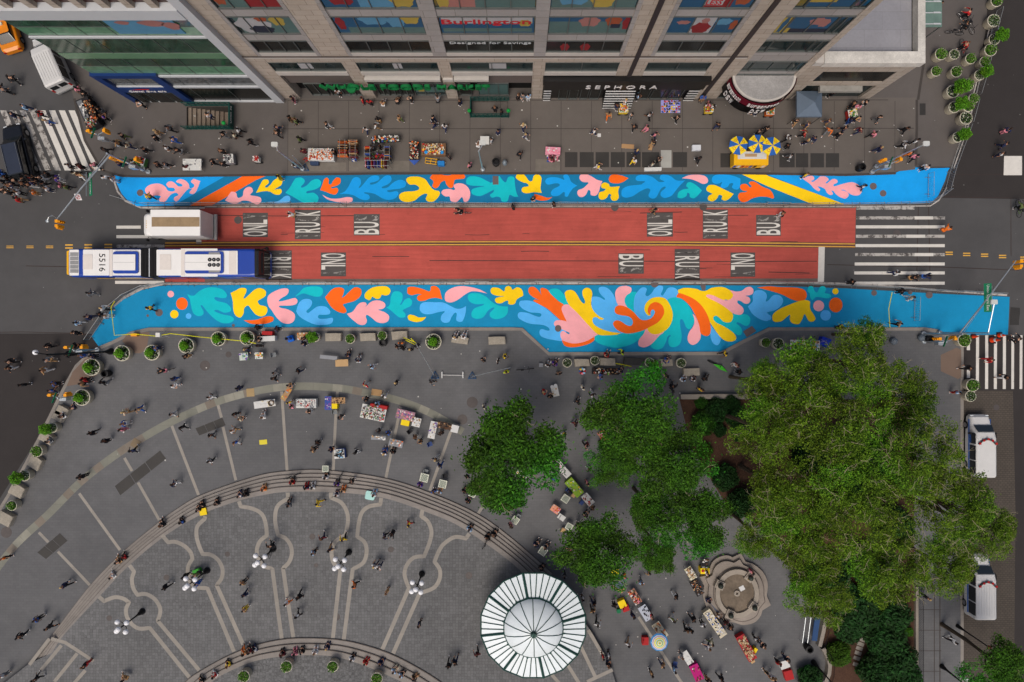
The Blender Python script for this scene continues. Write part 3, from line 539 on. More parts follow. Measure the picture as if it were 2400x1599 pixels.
for x,y,rr,z in ((2102,548,9,.006),(558,516,9,.02),(1441,486,9,.02),(1648,485,9,.02),(2335,955,7,.012),(250,269,10,K+.006),(537,831,7,K+.006),(482,857,12,K+.006),(1084,983,12,K+.006),(1107,943,13,K+.006),(1422,254,7,K+.006),(17,1247,13,K+.006)):
    a=W(x,y); g.cyl(a[0],a[1],z-.02,z+.006,rr*S,n=20)
for x,y,rr in ((788.5,1446,8.5),(681,1589,6),(732,1258,7),(916,1288,7),(1099,1349,8),(256,1449,6.5),(390,1354,7),(533,1299,6),(741,1325,5)):
    a=W(x,y,FZ); g.cyl(a[0],a[1],FZ-.02,FZ+.006,rr*S,n=20)
struct(g.build('manhole_covers',iron))
g=MB(); g.flat([wl([T(2,0,1365,1384),T(2,0,1462,1384),T(2,0,1462,1545),T(2,0,1365,1545)])],K+.012); struct(g.build('pale_hatch_slab',mat('hatch_plate',(168,168,162),.5,metal=.2,var=.08,scale=3)))
g=MB(); P=[(1592,936),(2140,936),(2142,1750),(1945,1750),(1943,1565),(1930,1520),(1914,1508),(1927,1440),(1900,1380),(1820,1260),(1700,1180),(1620,1050)]
g.flat([wl(P)],K+.02); struct(g.build('garden_bed_soil',soil))
g=MB()
for (x,y) in ((2030,1480),(2024,1488),(2019,1498),(2015,1508),(2012,1518),(2009,1529),(2006,1541),(2005,1556),(2036,1376),(2038,1390),(2040,1402)):
    a=W(x,y); g.M=Matrix.Translation((a[0],a[1],0))@Matrix.Rotation(R(-20),4,'Z'); g.box(-.32,.32,-.17,.17,K+.02,K+.06)
g.M=None; struct(g.build('stepping_stones',stone))
# small litter flecks
g=MB()
for i in range(90):
    x,y=rnd.uniform(250,2150),rnd.choice([rnd.uniform(250,395),rnd.uniform(800,1100)]); a=W(x,y); q=rnd.uniform(.03,.09); t=rnd.uniform(0,3)
    g.add([(a[0]+q*math.cos(t+k*1.57),a[1]+q*math.sin(t+k*1.57),K+.014) for k in range(4)],[(0,1,2,3)])
for i in range(60):
    a=W(rnd.uniform(1250,2200),rnd.uniform(1200,1590)); q=rnd.uniform(.03,.07); g.add([(a[0]+q*math.cos(k*1.57),a[1]+q*math.sin(k*1.57),K+.014) for k in range(4)],[(0,1,2,3)])
o=g.build('litter',mat('litter_white',(190,188,182),.9)); o['kind']='stuff'; o['label']='tiny pale scraps of litter scattered over the paving'; o['category']='litter'
# stone blocks used as benches
blk=[mat('block_granite',(158,150,136),.9,var=.22,scale=3,fine=14,fvar=.15,bump=.4),mat('block_dark',(70,68,64),.9,var=.2,scale=3)]
BL=[(937,786,38,20,4,0),(1079,797,39,17,-9,0),(1165,798,40,19,2,0),(782,790,38,19,1,0),(863,790,38,19,2,0),(1364,850,36,18,1,0),(1424,848,37,18,-1,0),(1485,847,44,17,-2,1),(1562,850,28,17,2,0),(1621,872,38,19,3,0),(147,964,26,24,-28,0),(138,975,24,22,-28,0),(110,1026,33,22,-28,0),(84,1084,30,28,-30,0),(42,1149,34,28,-28,0),(14,1216,34,30,-25,0)]
for (x,y,l,w_,a,d) in BL:
    g=MB(); L=l*S/2; w2=w_*S/2; j=[rnd.uniform(.9,1.05) for _ in range(8)]
    pp=[(-L*j[0],-w2),(-L*.2,-w2*j[5]),(L*j[1],-w2*j[6]),(L*j[2],w2*.9),(L*.1,w2*j[7]),(-L,w2*j[3])]
    g.prism(pp,0,.5); g.prism([(p[0]*.96,p[1]*.94) for p in pp],.5,.56)
    p=W(x,y,.5); o=g.build('stone_bench',blk[d],loc=(p[0],p[1],K),rot=R(a)); tag(o,('black' if d else 'rough')+' granite block bench','bench','stone block benches along the plaza kerb',(x,y))
# ---------------------------------------------------------------- planters
bowl=mat('planter_concrete',(178,170,150),.85,var=.1,scale=3); bowl2=mat('planter_rim',(196,190,172),.85,var=.1,scale=4)
dirt=mat('planter_soil',(50,46,44),.95,var=.3,scale=6,fine=20,fvar=.3)
leafB=mat('bush_leaf',(80,134,20),.7,var=.1,kind='leafmulti',spec=.2); leafD=mat('plant_leaf_dark',(46,82,26),.7,var=.1,kind='leafmulti',spec=.2)
flw=mat('white_flower',(196,200,180),.8); leafP=mat('plant_leaf_pale',(128,140,96),.7,kind='leafmulti')
def leafmesh(name,fn,n,size,mats,seed=1,flatb=.5,nm=1):
    """many leaf-sized quads; fn(rng)->(x,y,z)"""
    r=np.random.default_rng(seed); P=fn(r,n); n=len(P)
    d=r.normal(size=(n,3)); d[:,2]*=flatb; d/=np.linalg.norm(d,axis=1)[:,None]
    u=np.cross(d,np.array([0.3,.2,1.0])); u/=np.linalg.norm(u,axis=1)[:,None]+1e-9
    u=u*np.cos(.3)+np.cross(d,u)*r.uniform(-.8,.8,(n,1)); sz=size*r.uniform(.6,1.35,(n,1))
    v=np.stack([P-d*sz,P+u*sz*.42,P+d*sz,P-u*sz*.42],1).reshape(-1,3)
    me=bpy.data.meshes.new(name); me.vertices.add(4*n); me.vertices.foreach_set('co',v.ravel().astype('f'))
    me.loops.add(4*n); me.loops.foreach_set('vertex_index',np.arange(4*n,dtype='i')); me.polygons.add(n)
    me.polygons.foreach_set('loop_start',np.arange(0,4*n,4,dtype='i')); me.polygons.foreach_set('loop_total',np.full(n,4,dtype='i'))
    for m in mats: me.materials.append(m)
    if len(mats)>1: me.polygons.foreach_set('material_index',r.choice(len(mats),n,p=nm).astype('i'))
    me.update(); me.validate(); return me
def ballpts(rx,ry,rz,z0,core=.55,lumps=0,ls=.3):
    def f(r,n):
        d=r.normal(size=(n,3)); d/=np.linalg.norm(d,axis=1)[:,None]; q=r.uniform(core**3,1,(n,1))**(1/3)
        P=d*q*np.array([rx,ry,rz]); 
        if lumps: P*=(1+ls*np.sin(d[:,:1]*lumps+1)*np.cos(d[:,1:2]*lumps*1.3))
        P[:,2]+=z0; return P
    return f
bushm=leafmesh('foliage',ballpts(.55,.55,.5,1.35,.5,3,.12),900,.085,[leafB],3)
def diskpts(rr,z,sp):
    def f(r,n):
        a=r.uniform(0,6.28,n); q=rr*np.sqrt(r.uniform(0,1,n)); return np.stack([q*np.cos(a),q*np.sin(a),z+r.uniform(0,sp,n)],1)
    return f
lowm=[leafmesh('low_plants',diskpts(.78,.82,.16),260,.10,[leafD,flw,leafP],4,nm=[.62,.2,.18]),leafmesh('low_plants',diskpts(.66,.82,.30),420,.09,[leafB,leafD,leafP],5,nm=[.5,.35,.15])]
treem=leafmesh('foliage',ballpts(.8,.8,.8,2.1,.3,4,.25),1500,.11,[leafB],6)
# planter: tapered concrete bowl; base radius smaller than rim
def planter(kind,zb,px,py,r,seedrot):
    """kind b: bush+flowers, l: low plants, t: small tree, g: full of green"""
    hgt=.85; k=.9*r*S*(H-hgt-zb)/H
    root=empty('round_planter',(*W(px,py,hgt+zb),zb),seedrot)
    g=MB(); s_=r*S*(H-hgt)/H
    g.lathe(0,0,[(s_*.80,0),(s_*.88,.05),(s_*.97,.5),(s_*1.0,.78)],24); o=g.build('bowl',bowl,root)
    g=MB(); g.lathe(0,0,[(s_,.78),(s_*1.03,.8),(s_*1.03,.86),(s_*.92,.87),(s_*.9,.80)],24); g.build('rim',bowl2,root)
    g=MB(); g.cyl(0,0,.5,.79,s_*.91,n=24); g.build('soil',dirt,root)
    def lf(me,sc,x=0,y=0,n_='plants',z=0):
        o=bpy.data.objects.new(n_,me); C.objects.link(o); o.parent=root; o.scale=(sc,sc,sc if n_!='plants' else 1); o.location=(x,y,z); o.rotation_euler=(0,0,rnd.uniform(0,6)); return o
    if kind in 'bl': lf(lowm[0],s_/.85)
    if kind in 'g': lf(lowm[1],s_/.72)
    if kind=='b': lf(bushm,s_/.95,n_='bush',z=.3)
    if kind=='t':
        lf(lowm[0],s_/.85); g=MB(); g.tube([(0,0,.7),(.05,.02,1.6)],.04); g.build('trunk',mat('bark',(84,72,58),.9),root); lf(treem,s_/.75,n_='crown',z=.5)
    return root
PL=[(2,'b',1120,110,72,0,'o'),(2,'b',1395,105,70,0,'o'),(2,'b',1710,40,70,0,'o'),(2,'b',2005,-22,66,0,'o'),(2,'b',2270,-30,66,0,'o'),(2,'b',840,238,78,0,'o'),(2,'b',752,516,74,0,'o'),(2,'t',480,795,46,0,'s'),(2,'g',338,1010,52,0,'s'),(2,'t',225,1235,50,0,'s'),(2,'g',108,1510,46,0,'s')]
def addp(c,r,lst,z,what):
    for k,x,y,q in lst:
        px,py=T(c,r,x,y); o=planter(k,z,px,py,q/3.92,rnd.uniform(0,6)); 
        d={'b':'pale concrete bowl planter with round green bush','l':'pale concrete planter with low pale plants','t':'concrete planter with small leafy tree','g':'concrete planter filled with green plants'}[k]
        tag(o,d,'planter','round concrete planters',(px,py))
addp(0,2,[(k,x,y,q) for _,k,x,y,q,_a,_b in PL],K,0)
addp(1,1,[('t',540,1530,44),('g',865,1545,44),('g',1160,1515,42),('b',1630,1572,72)],K,0)
addp(2,2,[('l',507,198,42),('l',762,178,42),('l',1265,195,42),('l',1555,200,44)],K,0)
addp(3,2,[('g',-20,12,44),('l',95,22,52),('g',1880,405,58),('l',1862,505,50),('g',1805,-8,60)],K,0)
addp(3,0,[('g',2100,10,52),('l',2075,190,58),('t',2080,362,50),('g',2045,460,56),('g',1990,570,46),('t',1945,690,48),('g',1835,780,56),('g',1890,905,46),('g',1840,970,56),('l',1820,1085,58),('t',1745,1260,48),('g',1590,497,54),('l',1712,500,46),('g',1862,540,48),('g',1545,655,46),('g',1730,660,50),('t',1700,840,58),('t',1712,985,52)],K,0)
addp(0,3,[('g',2240,1510,52)],FZ2,0); addp(1,3,[('g',280,1420,52),('g',705,1420,50),('g',1110,1530,52)],FZ2,0)
bp=W(*T(2,2,1315,215),1.4); o=bpy.data.objects.new('potted_bush',bushm); C.objects.link(o); o.location=(bp[0],bp[1],K-.75); o.scale=(.9,.9,1); tag(o,'bright green round bush beside a white stone block','bush')
# ---------------------------------------------------------------- metal barriers
steel=mat('galvanised_steel',(176,178,176),.4,metal=.6,var=.06,scale=4); steeld=mat('steel_dull',(120,122,122),.5,metal=.5)
def barrier(L=2.2):
    root=empty('crowd_barrier',(0,0,0))
    g=MB(); g.tube([(-L/2,0,.12),(-L/2,0,1.08),(L/2,0,1.08),(L/2,0,.12)],.022); g.tube([(-L/2,0,.18),(L/2,0,.18)],.02); g.build('frame',steel,root)
    g=MB()
    for i in range(1,13): x=-L/2+L*i/13; g.tube([(x,0,.18),(x,0,1.08)],.008,4)
    g.build('bars',steel,root)
    for sx in (-1,1):
        g=MB(); g.tube([(sx*L*.36,-.28,.02),(sx*L*.36,0,.14),(sx*L*.36,.28,.02)],.02,4); g.build('foot',steeld,root)
    return root
bar0=barrier(); first=[True]
def fence_line(P,Lm=2.2,gap=.05,lab=''):
    q=wl(P); 
    for a,b in zip(q,q[1:]):
        d=math.dist(a,b); n=max(1,round(d/(Lm+gap)))
        for i in range(n):
            t=(i+.5)/n; x=a[0]+(b[0]-a[0])*t; y=a[1]+(b[1]-a[1])*t; rz=math.atan2(b[1]-a[1],b[0]-a[0])+rnd.uniform(-.03,.03)
            o=bar0 if first[0] else dup(bar0); first[0]=False
            o.location=(x,y+rnd.uniform(-.04,.04),.02); o.rotation_euler=(0,0,rz); tag(o,'low metal crowd barrier','barrier','metal crowd barriers',(x/S+CX,CY-y/S))
fence_line([(262,461),(335,481),(400,479),(520,480),(1200,480),(2004,480.5),(2180,477)])
fence_line([(2180,476),(2211,452),(2226,395),(2262,300),(2300,170),(2332,30)])
fence_line([(216,792),(262,722),(300,692),(340,673),(395,665),(1200,662.5),(1800,663),(2000,671),(2200,681),(2340,689)])
fence_line([(2173,396),(2173,476)]); fence_line([(2142,684),(2140,766)])
# ---------------------------------------------------------------- department store building
beige=mat('beige_stone',(172,154,134),.85,var=.08,scale=.6,fine=8,fvar=.05,kind=None)
def wallmat(name,rgb,bw,rh):
    m=mat(name,rgb,.85,var=.08,scale=.7,fine=6,fvar=.04); n=m.node_tree.nodes; l=m.node_tree.links
    tc=n.new('ShaderNodeTexCoord'); mp=n.new('ShaderNodeMapping'); mp.inputs['Rotation'].default_value=(R(-90),0,0); l.new(tc.outputs['Object'],mp.inputs[0])
    x=n.new('ShaderNodeTexBrick'); x.inputs['Scale'].default_value=1; x.inputs['Brick Width'].default_value=bw; x.inputs['Row Height'].default_value=rh; x.inputs['Mortar Size'].default_value=.018
    x.inputs['Color1'].default_value=(1.05,1.05,1.05,1); x.inputs['Color2'].default_value=(.93,.92,.9,1); x.inputs['Mortar'].default_value=(.5,.47,.44,1); l.new(mp.outputs[0],x.inputs['Vector'])
    b=n['Principled BSDF']; old=b.inputs['Base Color'].links[0].from_socket
    y=n.new('ShaderNodeMix'); y.data_type='RGBA'; y.blend_type='MULTIPLY'; y.inputs[0].default_value=1; l.new(old,y.inputs[6]); l.new(x.outputs[0],y.inputs[7]); l.new(y.outputs[2],b.inputs['Base Color']); return m
beige=wallmat('beige_stone_blocks',(170,159,147),1.3,.75); greyp=wallmat('grey_stone_panels',(150,146,144),2.2,1.0)
sill=mat('pale_ledge',(184,179,172),.7,var=.08,scale=1.5); frame=mat('window_frame_grey',(96,100,98),.5,metal=.3); fwhite=mat('frame_white',(186,189,192),.5,var=.04,scale=1)
glass=mat('window_glass_teal',(26,44,46),.08,var=.35,scale=.5,fine=3,fvar=.3,spec=.45); glassd=mat('window_glass_dark',(20,23,22),.2,var=.5,scale=.9,fine=4,fvar=.6,spec=.25); glassg=mat('window_glass_green',(92,134,106),.10,var=.25,scale=.3,fine=2,fvar=.2,spec=.8)
dark=mat('dark_interior',(14,13,13),.9); brown=mat('dark_cornice',(92,84,78),.8); blk=mat('black_panel',(12,12,13),.35,var=0,fvar=0,spec=.5)
YF=(CY-232)*S
def FX(o): return o*S
def facade_mb(): return MB()
root=empty('department_store',(0,YF,0)); tag(root,'large beige and grey stone department store with colourful posters in its windows','building')
def B(g,o0,o1,d0,d1,z0,z1): g.box(FX(o0),FX(o1),-d1,-d0,z0,z1)   # d = metres out in front of the facade line (towards the street)
def Bi(g,o0,o1,y0,y1,z0,z1): g.box(FX(o0),FX(o1),y0,y1,z0,z1)     # y measured back from the facade line
TOP=25.5
g=MB(); Bi(g,-548,598,1.0,24,0,TOP-.4); g.build('core',dark,root)
g=MB(); Bi(g,-549,599,.9,24,TOP-.4,TOP); g.build('roof',mat('roof_membrane',(150,150,152),.9,var=.1),root)
UB=[(-507,-397),(-327,-168),(-141,30),(53,198),(269,391)]; LBy=[(-509,-359),(-331,-165),(-140,30),(55,206),(263,393)]
# stone piers, lower (to 9.7) and upper
g=MB()
for a,b in zip([-547]+[x[1] for x in LBy],[x[0] for x in LBy]+[455]): Bi(g,a,b,0,.95,0,9.7)
Bi(g,-397,-327,0,.95,10.2,TOP); Bi(g,198,269,0,.95,10.2,TOP); Bi(g,391,455,0,.95,10.2,TOP); Bi(g,-547,-507,0,.95,10.2,TOP)
for a,b in LBy: Bi(g,a,b,.02,.95,8.8,9.7)
g.build('stone_piers',beige,root)
g=MB()
Bi(g,-168,-141,-.05,.95,10.2,TOP); Bi(g,30,53,-.05,.95,10.2,TOP)
for a,b in UB:
    for k in (0,1): 
        x=a-8 if k==0 else b
        if x in (-176,): continue
        Bi(g,x+.2,x+7.8,-.03,.9,10.2,TOP)
for a,b in UB:
    for z0,z1 in ((13.0,14.1),(17.0,18.1),(21.6,23.2)): Bi(g,a,b,.05,.9,z0,z1)
g.build('grey_spandrels',greyp,root)
g=MB()
B(g,-547,455,-.2,.06,9.95,10.18); g.build('cornice',brown,root)
g=MB()
for a,b in UB: Bi(g,a,b,-.03,.9,10.2,10.8)
for a,b in LBy: Bi(g,a,b,-.06,.9,6.1,6.86)
B(g,-547,455,-.3,.05,9.705,9.94)
g.build('ledges',sill,root)
def window(a,b,z0,z1,nm,m,lit=None,par=None,yy=.1,proud=.1):
    g=MB(); t=1.4
    Bi(g,a,b,yy-.1,yy+.1,z0,z0+.12); Bi(g,a,b,yy-.1,yy+.1,z1-.12,z1)
    n=nm
    for i in range(n+1):
        x=a+(b-a)*i/n; x0=max(a,x-t/2); x1=min(b,x+t/2); Bi(g,x0,x1,yy-.1+(0 if i in(0,n) else .02),yy+.1,z0+.12,z1-.12)
    w_=g.build('window',frame,par or root); g=MB(); Bi(g,a+.2,b-.2,yy,yy+.04,z0+.02,z1-.02); g.build('pane',m,w_)
    return w_
for i,(a,b) in enumerate(UB):
    for z0,z1,m in ((10.8,13.0,glassd),(14.1,17.0,glass),(18.1,21.6,glass)): window(a,b,z0,z1,4 if i!=4 else 3,m)
for a,b in LBy: window(a,b,6.86,8.8,2,glass,yy=.1)
# posters behind the panes: coloured shapes, flat prints
PC={k:mat('poster_'+n_,c,.5,var=.1,scale=1) for k,n_,c in (('b','blue',(28,76,108)),('l','sky',(78,130,160)),('y','yellow',(158,138,62)),('r','red',(124,30,34)),('p','salmon',(150,102,96)),('w','white',(160,160,162)),('t','teal',(76,102,100)),('n','navy',(30,38,54)),('o','orange',(142,70,42)))}
def poster(o0,o1,z0,z1,specs,name='window_poster',y=.095):
    g=MB(); ks=sorted(set(s[0] for s in specs)); yy=y
    for s in specs:
        g.mi=ks.index(s[0]); yy-=.002
        if len(s)==5: cx,cz,rx,rz=s[1:]; P=[(o0+(o1-o0)*(cx+rx*math.cos(t*math.pi/9)*(1+.16*math.sin(t*1.7))),z0+(z1-z0)*(cz+rz*math.sin(t*math.pi/9)*(1+.16*math.cos(t*2.1)))) for t in range(18)]
        else: x0,x1,c0,c1=s[1:5]; P=[(o0+(o1-o0)*x0,z0+(z1-z0)*c0),(o0+(o1-o0)*x1,z0+(z1-z0)*c0),(o0+(o1-o0)*x1,z0+(z1-z0)*c1),(o0+(o1-o0)*x0,z0+(z1-z0)*c1)]
        g.add([(FX(min(o1,max(o0,p[0]))),yy,min(z1,max(z0,p[1]))) for p in P],[tuple(range(len(P)))])
    return g.build(name,[PC[k] for k in ks],root)
def rect(k,x0,x1,z0,z1): return (k,x0,x1,z0,z1,'r')
for (a,b,z0,z1,sp) in ((-507,-397,14.1,17,[rect('t',.05,1,.0,1),('w',.3,.45,.3,.5),('n',.4,.2,.2,.25),('y',.75,.75,.12,.3),('o',.5,.85,.1,.15)]),(-507,-397,18.1,21.6,[rect('t',.02,1,.0,1),('o',.1,.5,.1,.4)]),
    (-327,-168,14.1,17,[rect('b',.0,1,.0,1),rect('t',.12,1,.0,.35),('l',.45,.8,.16,.3),('l',.7,.7,.1,.35),('y',.87,.85,.1,.3),('r',.06,.6,.05,.4)]),(-327,-168,18.1,21.6,[rect('b',0,1,0,1),rect('l',.38,.75,0,1),('r',.2,.4,.15,.3),('y',.85,.3,.13,.3)]),
    (-141,30,14.1,17,[rect('b',0,1,0,1),rect('w',.02,.98,.58,.96),rect('t',.02,.98,.06,.3),('y',.9,.6,.07,.2)]),(-141,30,18.1,21.6,[rect('p',.05,.4,0,1),rect('t',.4,1,0,1),('y',.08,.4,.07,.4)]),
    (53,198,14.1,17,[rect('b',0,1,.7,1),rect('t',0,1,0,.7),('p',.5,.7,.13,.3),('o',.8,.75,.1,.3),rect('n',.78,.9,.3,.55),('r',.97,.6,.05,.4)]),(53,198,18.1,21.6,[rect('t',0,1,0,1),('y',.6,.3,.14,.4),('l',.25,.5,.2,.4)]),
    (269,391,14.1,17,[rect('b',0,1,0,1),rect('w',.32,.65,0,1),('r',.48,.3,.14,.35),('p',.5,.75,.06,.16),('p',.18,.65,.1,.12),('l',.78,.7,.12,.2),('o',.95,.5,.05,.3)]),(269,391,18.1,21.6,[rect('b',0,1,0,1),rect('r',.33,.72,0,1),('o',.85,.4,.12,.3)])):
    poster(a+2,b-2,z0+.15,z1-.15,sp)
# store lettering on the building front: text stands upright, facing the street
def ftext(txt,o0,o1,z,hh,m,ext=.05,name='sign_lettering',y=-.2,parent=None,bold=.01):
    mx=Matrix.Translation((FX((o0+o1)/2),y,z))@Matrix.Rotation(R(90),4,'X')
    return text_mesh(txt,name,m,(FX(o1-o0),hh),ext,bold,parent or root,mx)
redp=mat('sign_red',(176,28,40),.5); 
ftext('Burlington',-136,22,15.95,.95,redp,.01,y=.06)
ftext('Designed for Savings',-130,24,12.45,.5,mat('sign_pale',(180,184,186),.6),.01,y=.06)
ftext('SAVE',-440,-410,20.7,.7,mat('sign_white',(220,216,214),.5),.01,y=.05); ftext('REPEAT',-442,-408,19.8,.5,MATS['sign_white'],.01,y=.05)
poster(-452,-399,18.3,21.4,[rect('r',0,1,0,1)],y=.09); poster(-120,-30,0,0,[],'x') if 0 else None
ftext('LESS',312,338,19.0,.7,redp,.01,y=.06); poster(305,345,18.5,21.4,[rect('w',.1,.9,.02,.5)],y=.08)
poster(80,98,11,12.3,[('r',.5,.5,.5,.5)]); poster(118,138,11,12.3,[('r',.5,.5,.5,.5)])
for a,b in ((-452,-425),(-258,-240),(-60,-25)): poster(a,b,7.3,8.4,[rect('w',0,1,0,1)],y=.09)
# ground floor: green lettered market and black cosmetics shop
grn=mat('sign_green',(8,106,54),.5,var=.08); 
g=MB(); 
for a,b in LBy[:3]: Bi(g,a,b,.3,.9,3.4,6.1)
g.build('sign_panel',mat('panel_taupe',(98,90,86),.7,var=.06,scale=.5),root)
g=MB(); Bi(g,-331,-168,-.2,.28,5.0,5.45); Bi(g,-162,-141,-.2,.28,5.0,5.45); Bi(g,-139,-64,-.2,.28,5.0,5.45); g.build('sign_strip',sill,root)
ftext('WHOLE FOODS',-433,-192,4.35,.9,grn,.12,y=-.45); ftext('MARKET',-178,-62,4.35,.75,grn,.12,y=-.45)
g=MB(); g.cyl(FX(-366),-.5,4.1,4.35,.42,n=20); g.build('sign_emblem',grn,root)
for a,b,n in ((-480,-440,2),(-432,-364,5),(-322,-300,2),(-298,-272,2),(-270,-244,2),(-238,-168,3),(-135,-108,1),(-92,-22,3)):
    window(a,b,.1,3.3,n,glassd if n!=3 else glass,yy=.35)
poster(-236,-170,.5,2.4,[rect('t',0,1,.2,.9),rect('y',.1,.3,.3,.6)],y=.33); poster(-90,-24,.3,2.9,[rect('t',0,1,0,1)],y=.33)
g=MB(); B(g,56,410,-.15,.35,3.45,5.0); B(g,53,412,-.15,.5,5.0,5.9); Bi(g,56,204,.05,.9,0,3.45); Bi(g,265,410,.05,.9,0,3.45); g.build('black_shopfront',blk,root)
ftext('S E P H O R A',148,306,4.2,.8,mat('sign_white',(220,216,214),.5),.02,y=-.4,bold=.004)
stripe=mat('awning_stripe',(206,206,204),.7,var=0,fvar=0)
for (o0,o1,zt,d) in ((196,263,3.4,1.0),(57,74,3.4,.25),(384,408,3.4,.25)):
    n=9 if d>.5 else 6
    g2=MB(); g=MB()
    dd=lambda z: .12+(d-.12)*(1-z/zt)
    g2.M=None; P=[(-.0,0),(-dd(0)+.04,0),(-dd(zt)+.04,zt),(0,zt)]
    g2.add([(FX(o0),y,z) for y,z in P]+[(FX(o1),y,z) for y,z in P],[(0,1,2,3),(7,6,5,4),(1,0,4,5),(2,1,5,6),(3,2,6,7)])
    for i in range(n):
        z=zt*(i+.25)/n; z2=z+zt/n*.45
        g.add([(FX(o0),-dd(z),z),(FX(o1),-dd(z),z),(FX(o1),-dd(z2),z2),(FX(o0),-dd(z2),z2)],[(0,1,2,3)])
    g2.build('awning_base',blk,root); g.build('white_stripes',stripe,root)
for a,b in ((92,112),(116,136),(142,160),(164,186),(275,300),(305,335),(345,375)): window(a,b,.1,3.1,1,glassd,yy=-.02)
g=MB(); B(g,231,240,-.05,.12,0,TOP); B(g,421,430,-.05,.12,0,TOP); g.build('drain_channel',mat('drain_dark',(52,46,46),.6),root)
# glazed corner bay with curved canopy
g=MB(); Bi(g,455,463,0,.95,0,TOP); Bi(g,586,600,0,.95,0,TOP); g.build('bay_pier',beige,root)
g=MB()
for z0,z1 in ((8.9,10.8),(13,14.1),(17,18.1),(21.6,23.2),(6.1,6.86)): g=MB(); Bi(g,463,586,.1,.9,z0,z1); g.build('bay_spandrel',greyp,root)
for z0,z1,m in ((6.86,8.9,glass),(10.8,13,glass),(14.1,17,glass),(18.1,21.6,glass),(.1,6.1,glassd)):
    window(463,480,z0,z1,1,m,yy=.11); window(481,560,z0,z1,2,m,yy=.12); window(561,586,z0,z1,2,m,yy=.11)
poster(483,558,14.25,16.85,[rect('b',0,1,0,1),rect('n',0,1,.0,.25),('p',.6,.7,.18,.22),('p',.8,.6,.12,.25),rect('y',0,.1,.0,.3)],y=.11); poster(464,479,14.25,16.85,[rect('y',0,1,0,1),('b',.6,.5,.3,.5)],y=.1)
poster(483,558,18.3,21.4,[rect('b',0,1,0,1),rect('y',0,.6,.2,1)],y=.11)
cx,R0=524,2.75
half=[(FX(cx)+R0*math.cos(t),-R0*.82*math.sin(t)) for t in [math.pi*i/24 for i in range(25)]]
g=MB(); g.prism(half,3.4,5.75); g.mi=1; g.prism([(FX(cx)+(p[0]-FX(cx))*1.0,p[1]*1.0) for p in half],5.76,5.95)
g.mi=2; g.flat([[(FX(cx)+(p[0]-FX(cx))*.93,p[1]*.93-.01) for p in half]],5.96); can=g.build('curved_canopy',[dark,sill,mat('canopy_top',(150,148,146),.9,var=.18,scale=1.4,fine=9,fvar=.12)],root)
g=MB()
def arc(g,z0,z1,rr,t0,t1,n=14):
    P=[(FX(cx)+rr*math.cos(t),-rr*.84*math.sin(t)) for t in [t0+(t1-t0)*i/n for i in range(n+1)]]
    g.add([(*p,z0) for p in P]+[(*p,z1) for p in P],[(i,i+1,i+n+2,i+n+1) for i in range(n)]+[(i+1,i,i+n+1,i+n+2) for i in range(n)])
arc(g,4.7,5.85,R0*1.05,.05,3.1); g.mi=1; arc(g,3.4,4.68,R0*1.07,.05,3.1); g.build('canopy_sign_band',[mat('sign_maroon',(134,24,50),.5),blk],can)
def arctext(txt,z,hh,t0,t1,m):
    n=len(txt)
    for i,ch in enumerate(txt):
        if ch==' ': continue
        t=t0+(t1-t0)*(i+.5)/n; rr=R0*1.08+.03; p=(FX(cx)+rr*math.cos(t),-rr*.84*math.sin(t),z)
        o=text_mesh(ch,'canopy_letter',m,(abs(t1-t0)/n*R0*.78,hh),.02,.008,can,Matrix.Translation(p)@Matrix.Rotation(math.pi/2-t,4,'Z')@Matrix.Rotation(R(90),4,'X'))
sw=MATS['sign_white']
arctext('Burlington',5.25,.62,2.95,2.25,sw); arctext('Burlington',5.25,.62,2.0,1.05,sw); arctext('DSW',4.05,.85,2.85,2.4,sw); arctext('DSW',4.05,.85,1.8,1.35,sw)
# ---------------------------------------------------------------- low corner wing
root2=empty('corner_wing',(FX(709),YF,0)); tag(root2,'low beige corner wing with flat grey roof and white parapet beside the department store','building')
def Q(g,o0,o1,y0,y1,z0,z1): g.box(FX(o0-709),FX(o1-709),y0,y1,z0,z1)
g=MB(); Q(g,600.5,819,.5,40,0,7.6); g.build('core',dark,root2)
g=MB(); Q(g,600.5,640,0,.5,0,8.2); Q(g,795,820,0,.5,0,8.2); Q(g,640,795,0,.5,3.5,4.4); Q(g,640,795,0,.5,6.8,8.2); Q(g,819.1,820.5,.5,40,0,8.2); g.build('wall',beige,root2)
g=MB(); Q(g,601,806,.9,40,7.9,8.15); g.build('roof',mat('roof_grey',(144,144,150),.9,var=.12,scale=.35,fine=5,fvar=.04,kind='slab'),root2)
g=MB(); Q(g,619,822,-.12,.85,8.2,9.0); Q(g,807,822,.86,40,8.2,9.0); g.build('parapet',mat('parapet_white',(196,192,184),.8,var=.2,scale=2.2,fine=9,fvar=.1),root2)
g=MB(); Q(g,601,619,-.05,.8,8.2,8.9); g.build('parapet_end',sill,root2)
w_=MB(); Q(w_,640,795,.06,.1,4.4,6.8); w_.build('window',glassd,root2)
g=MB(); Q(g,668,762,-.55,-.02,3.2,3.6); g.build('awning',mat('awning_grey',(138,136,130),.8,var=.2,scale=2),root2)
g=MB(); Q(g,641,700,.3,.4,0,3.4); Q(g,705,794,.2,.3,.2,3.0); g.build('shop_window',glass,root2)
rt=empty('glass_entrance_canopy',(FX(875),(CY-66)*S,K)); tag(rt,'small green glass canopy on the right side of the corner wing','canopy')
gx0=FX(822-875); gx1=FX(929-875)
g=MB(); g.box(gx0,gx1,-1.75,1.75,3.95,4.05); g.build('glass_roof',mat('canopy_glass',(104,128,118),.15,var=.2,scale=1,spec=.6),rt)
g=MB()
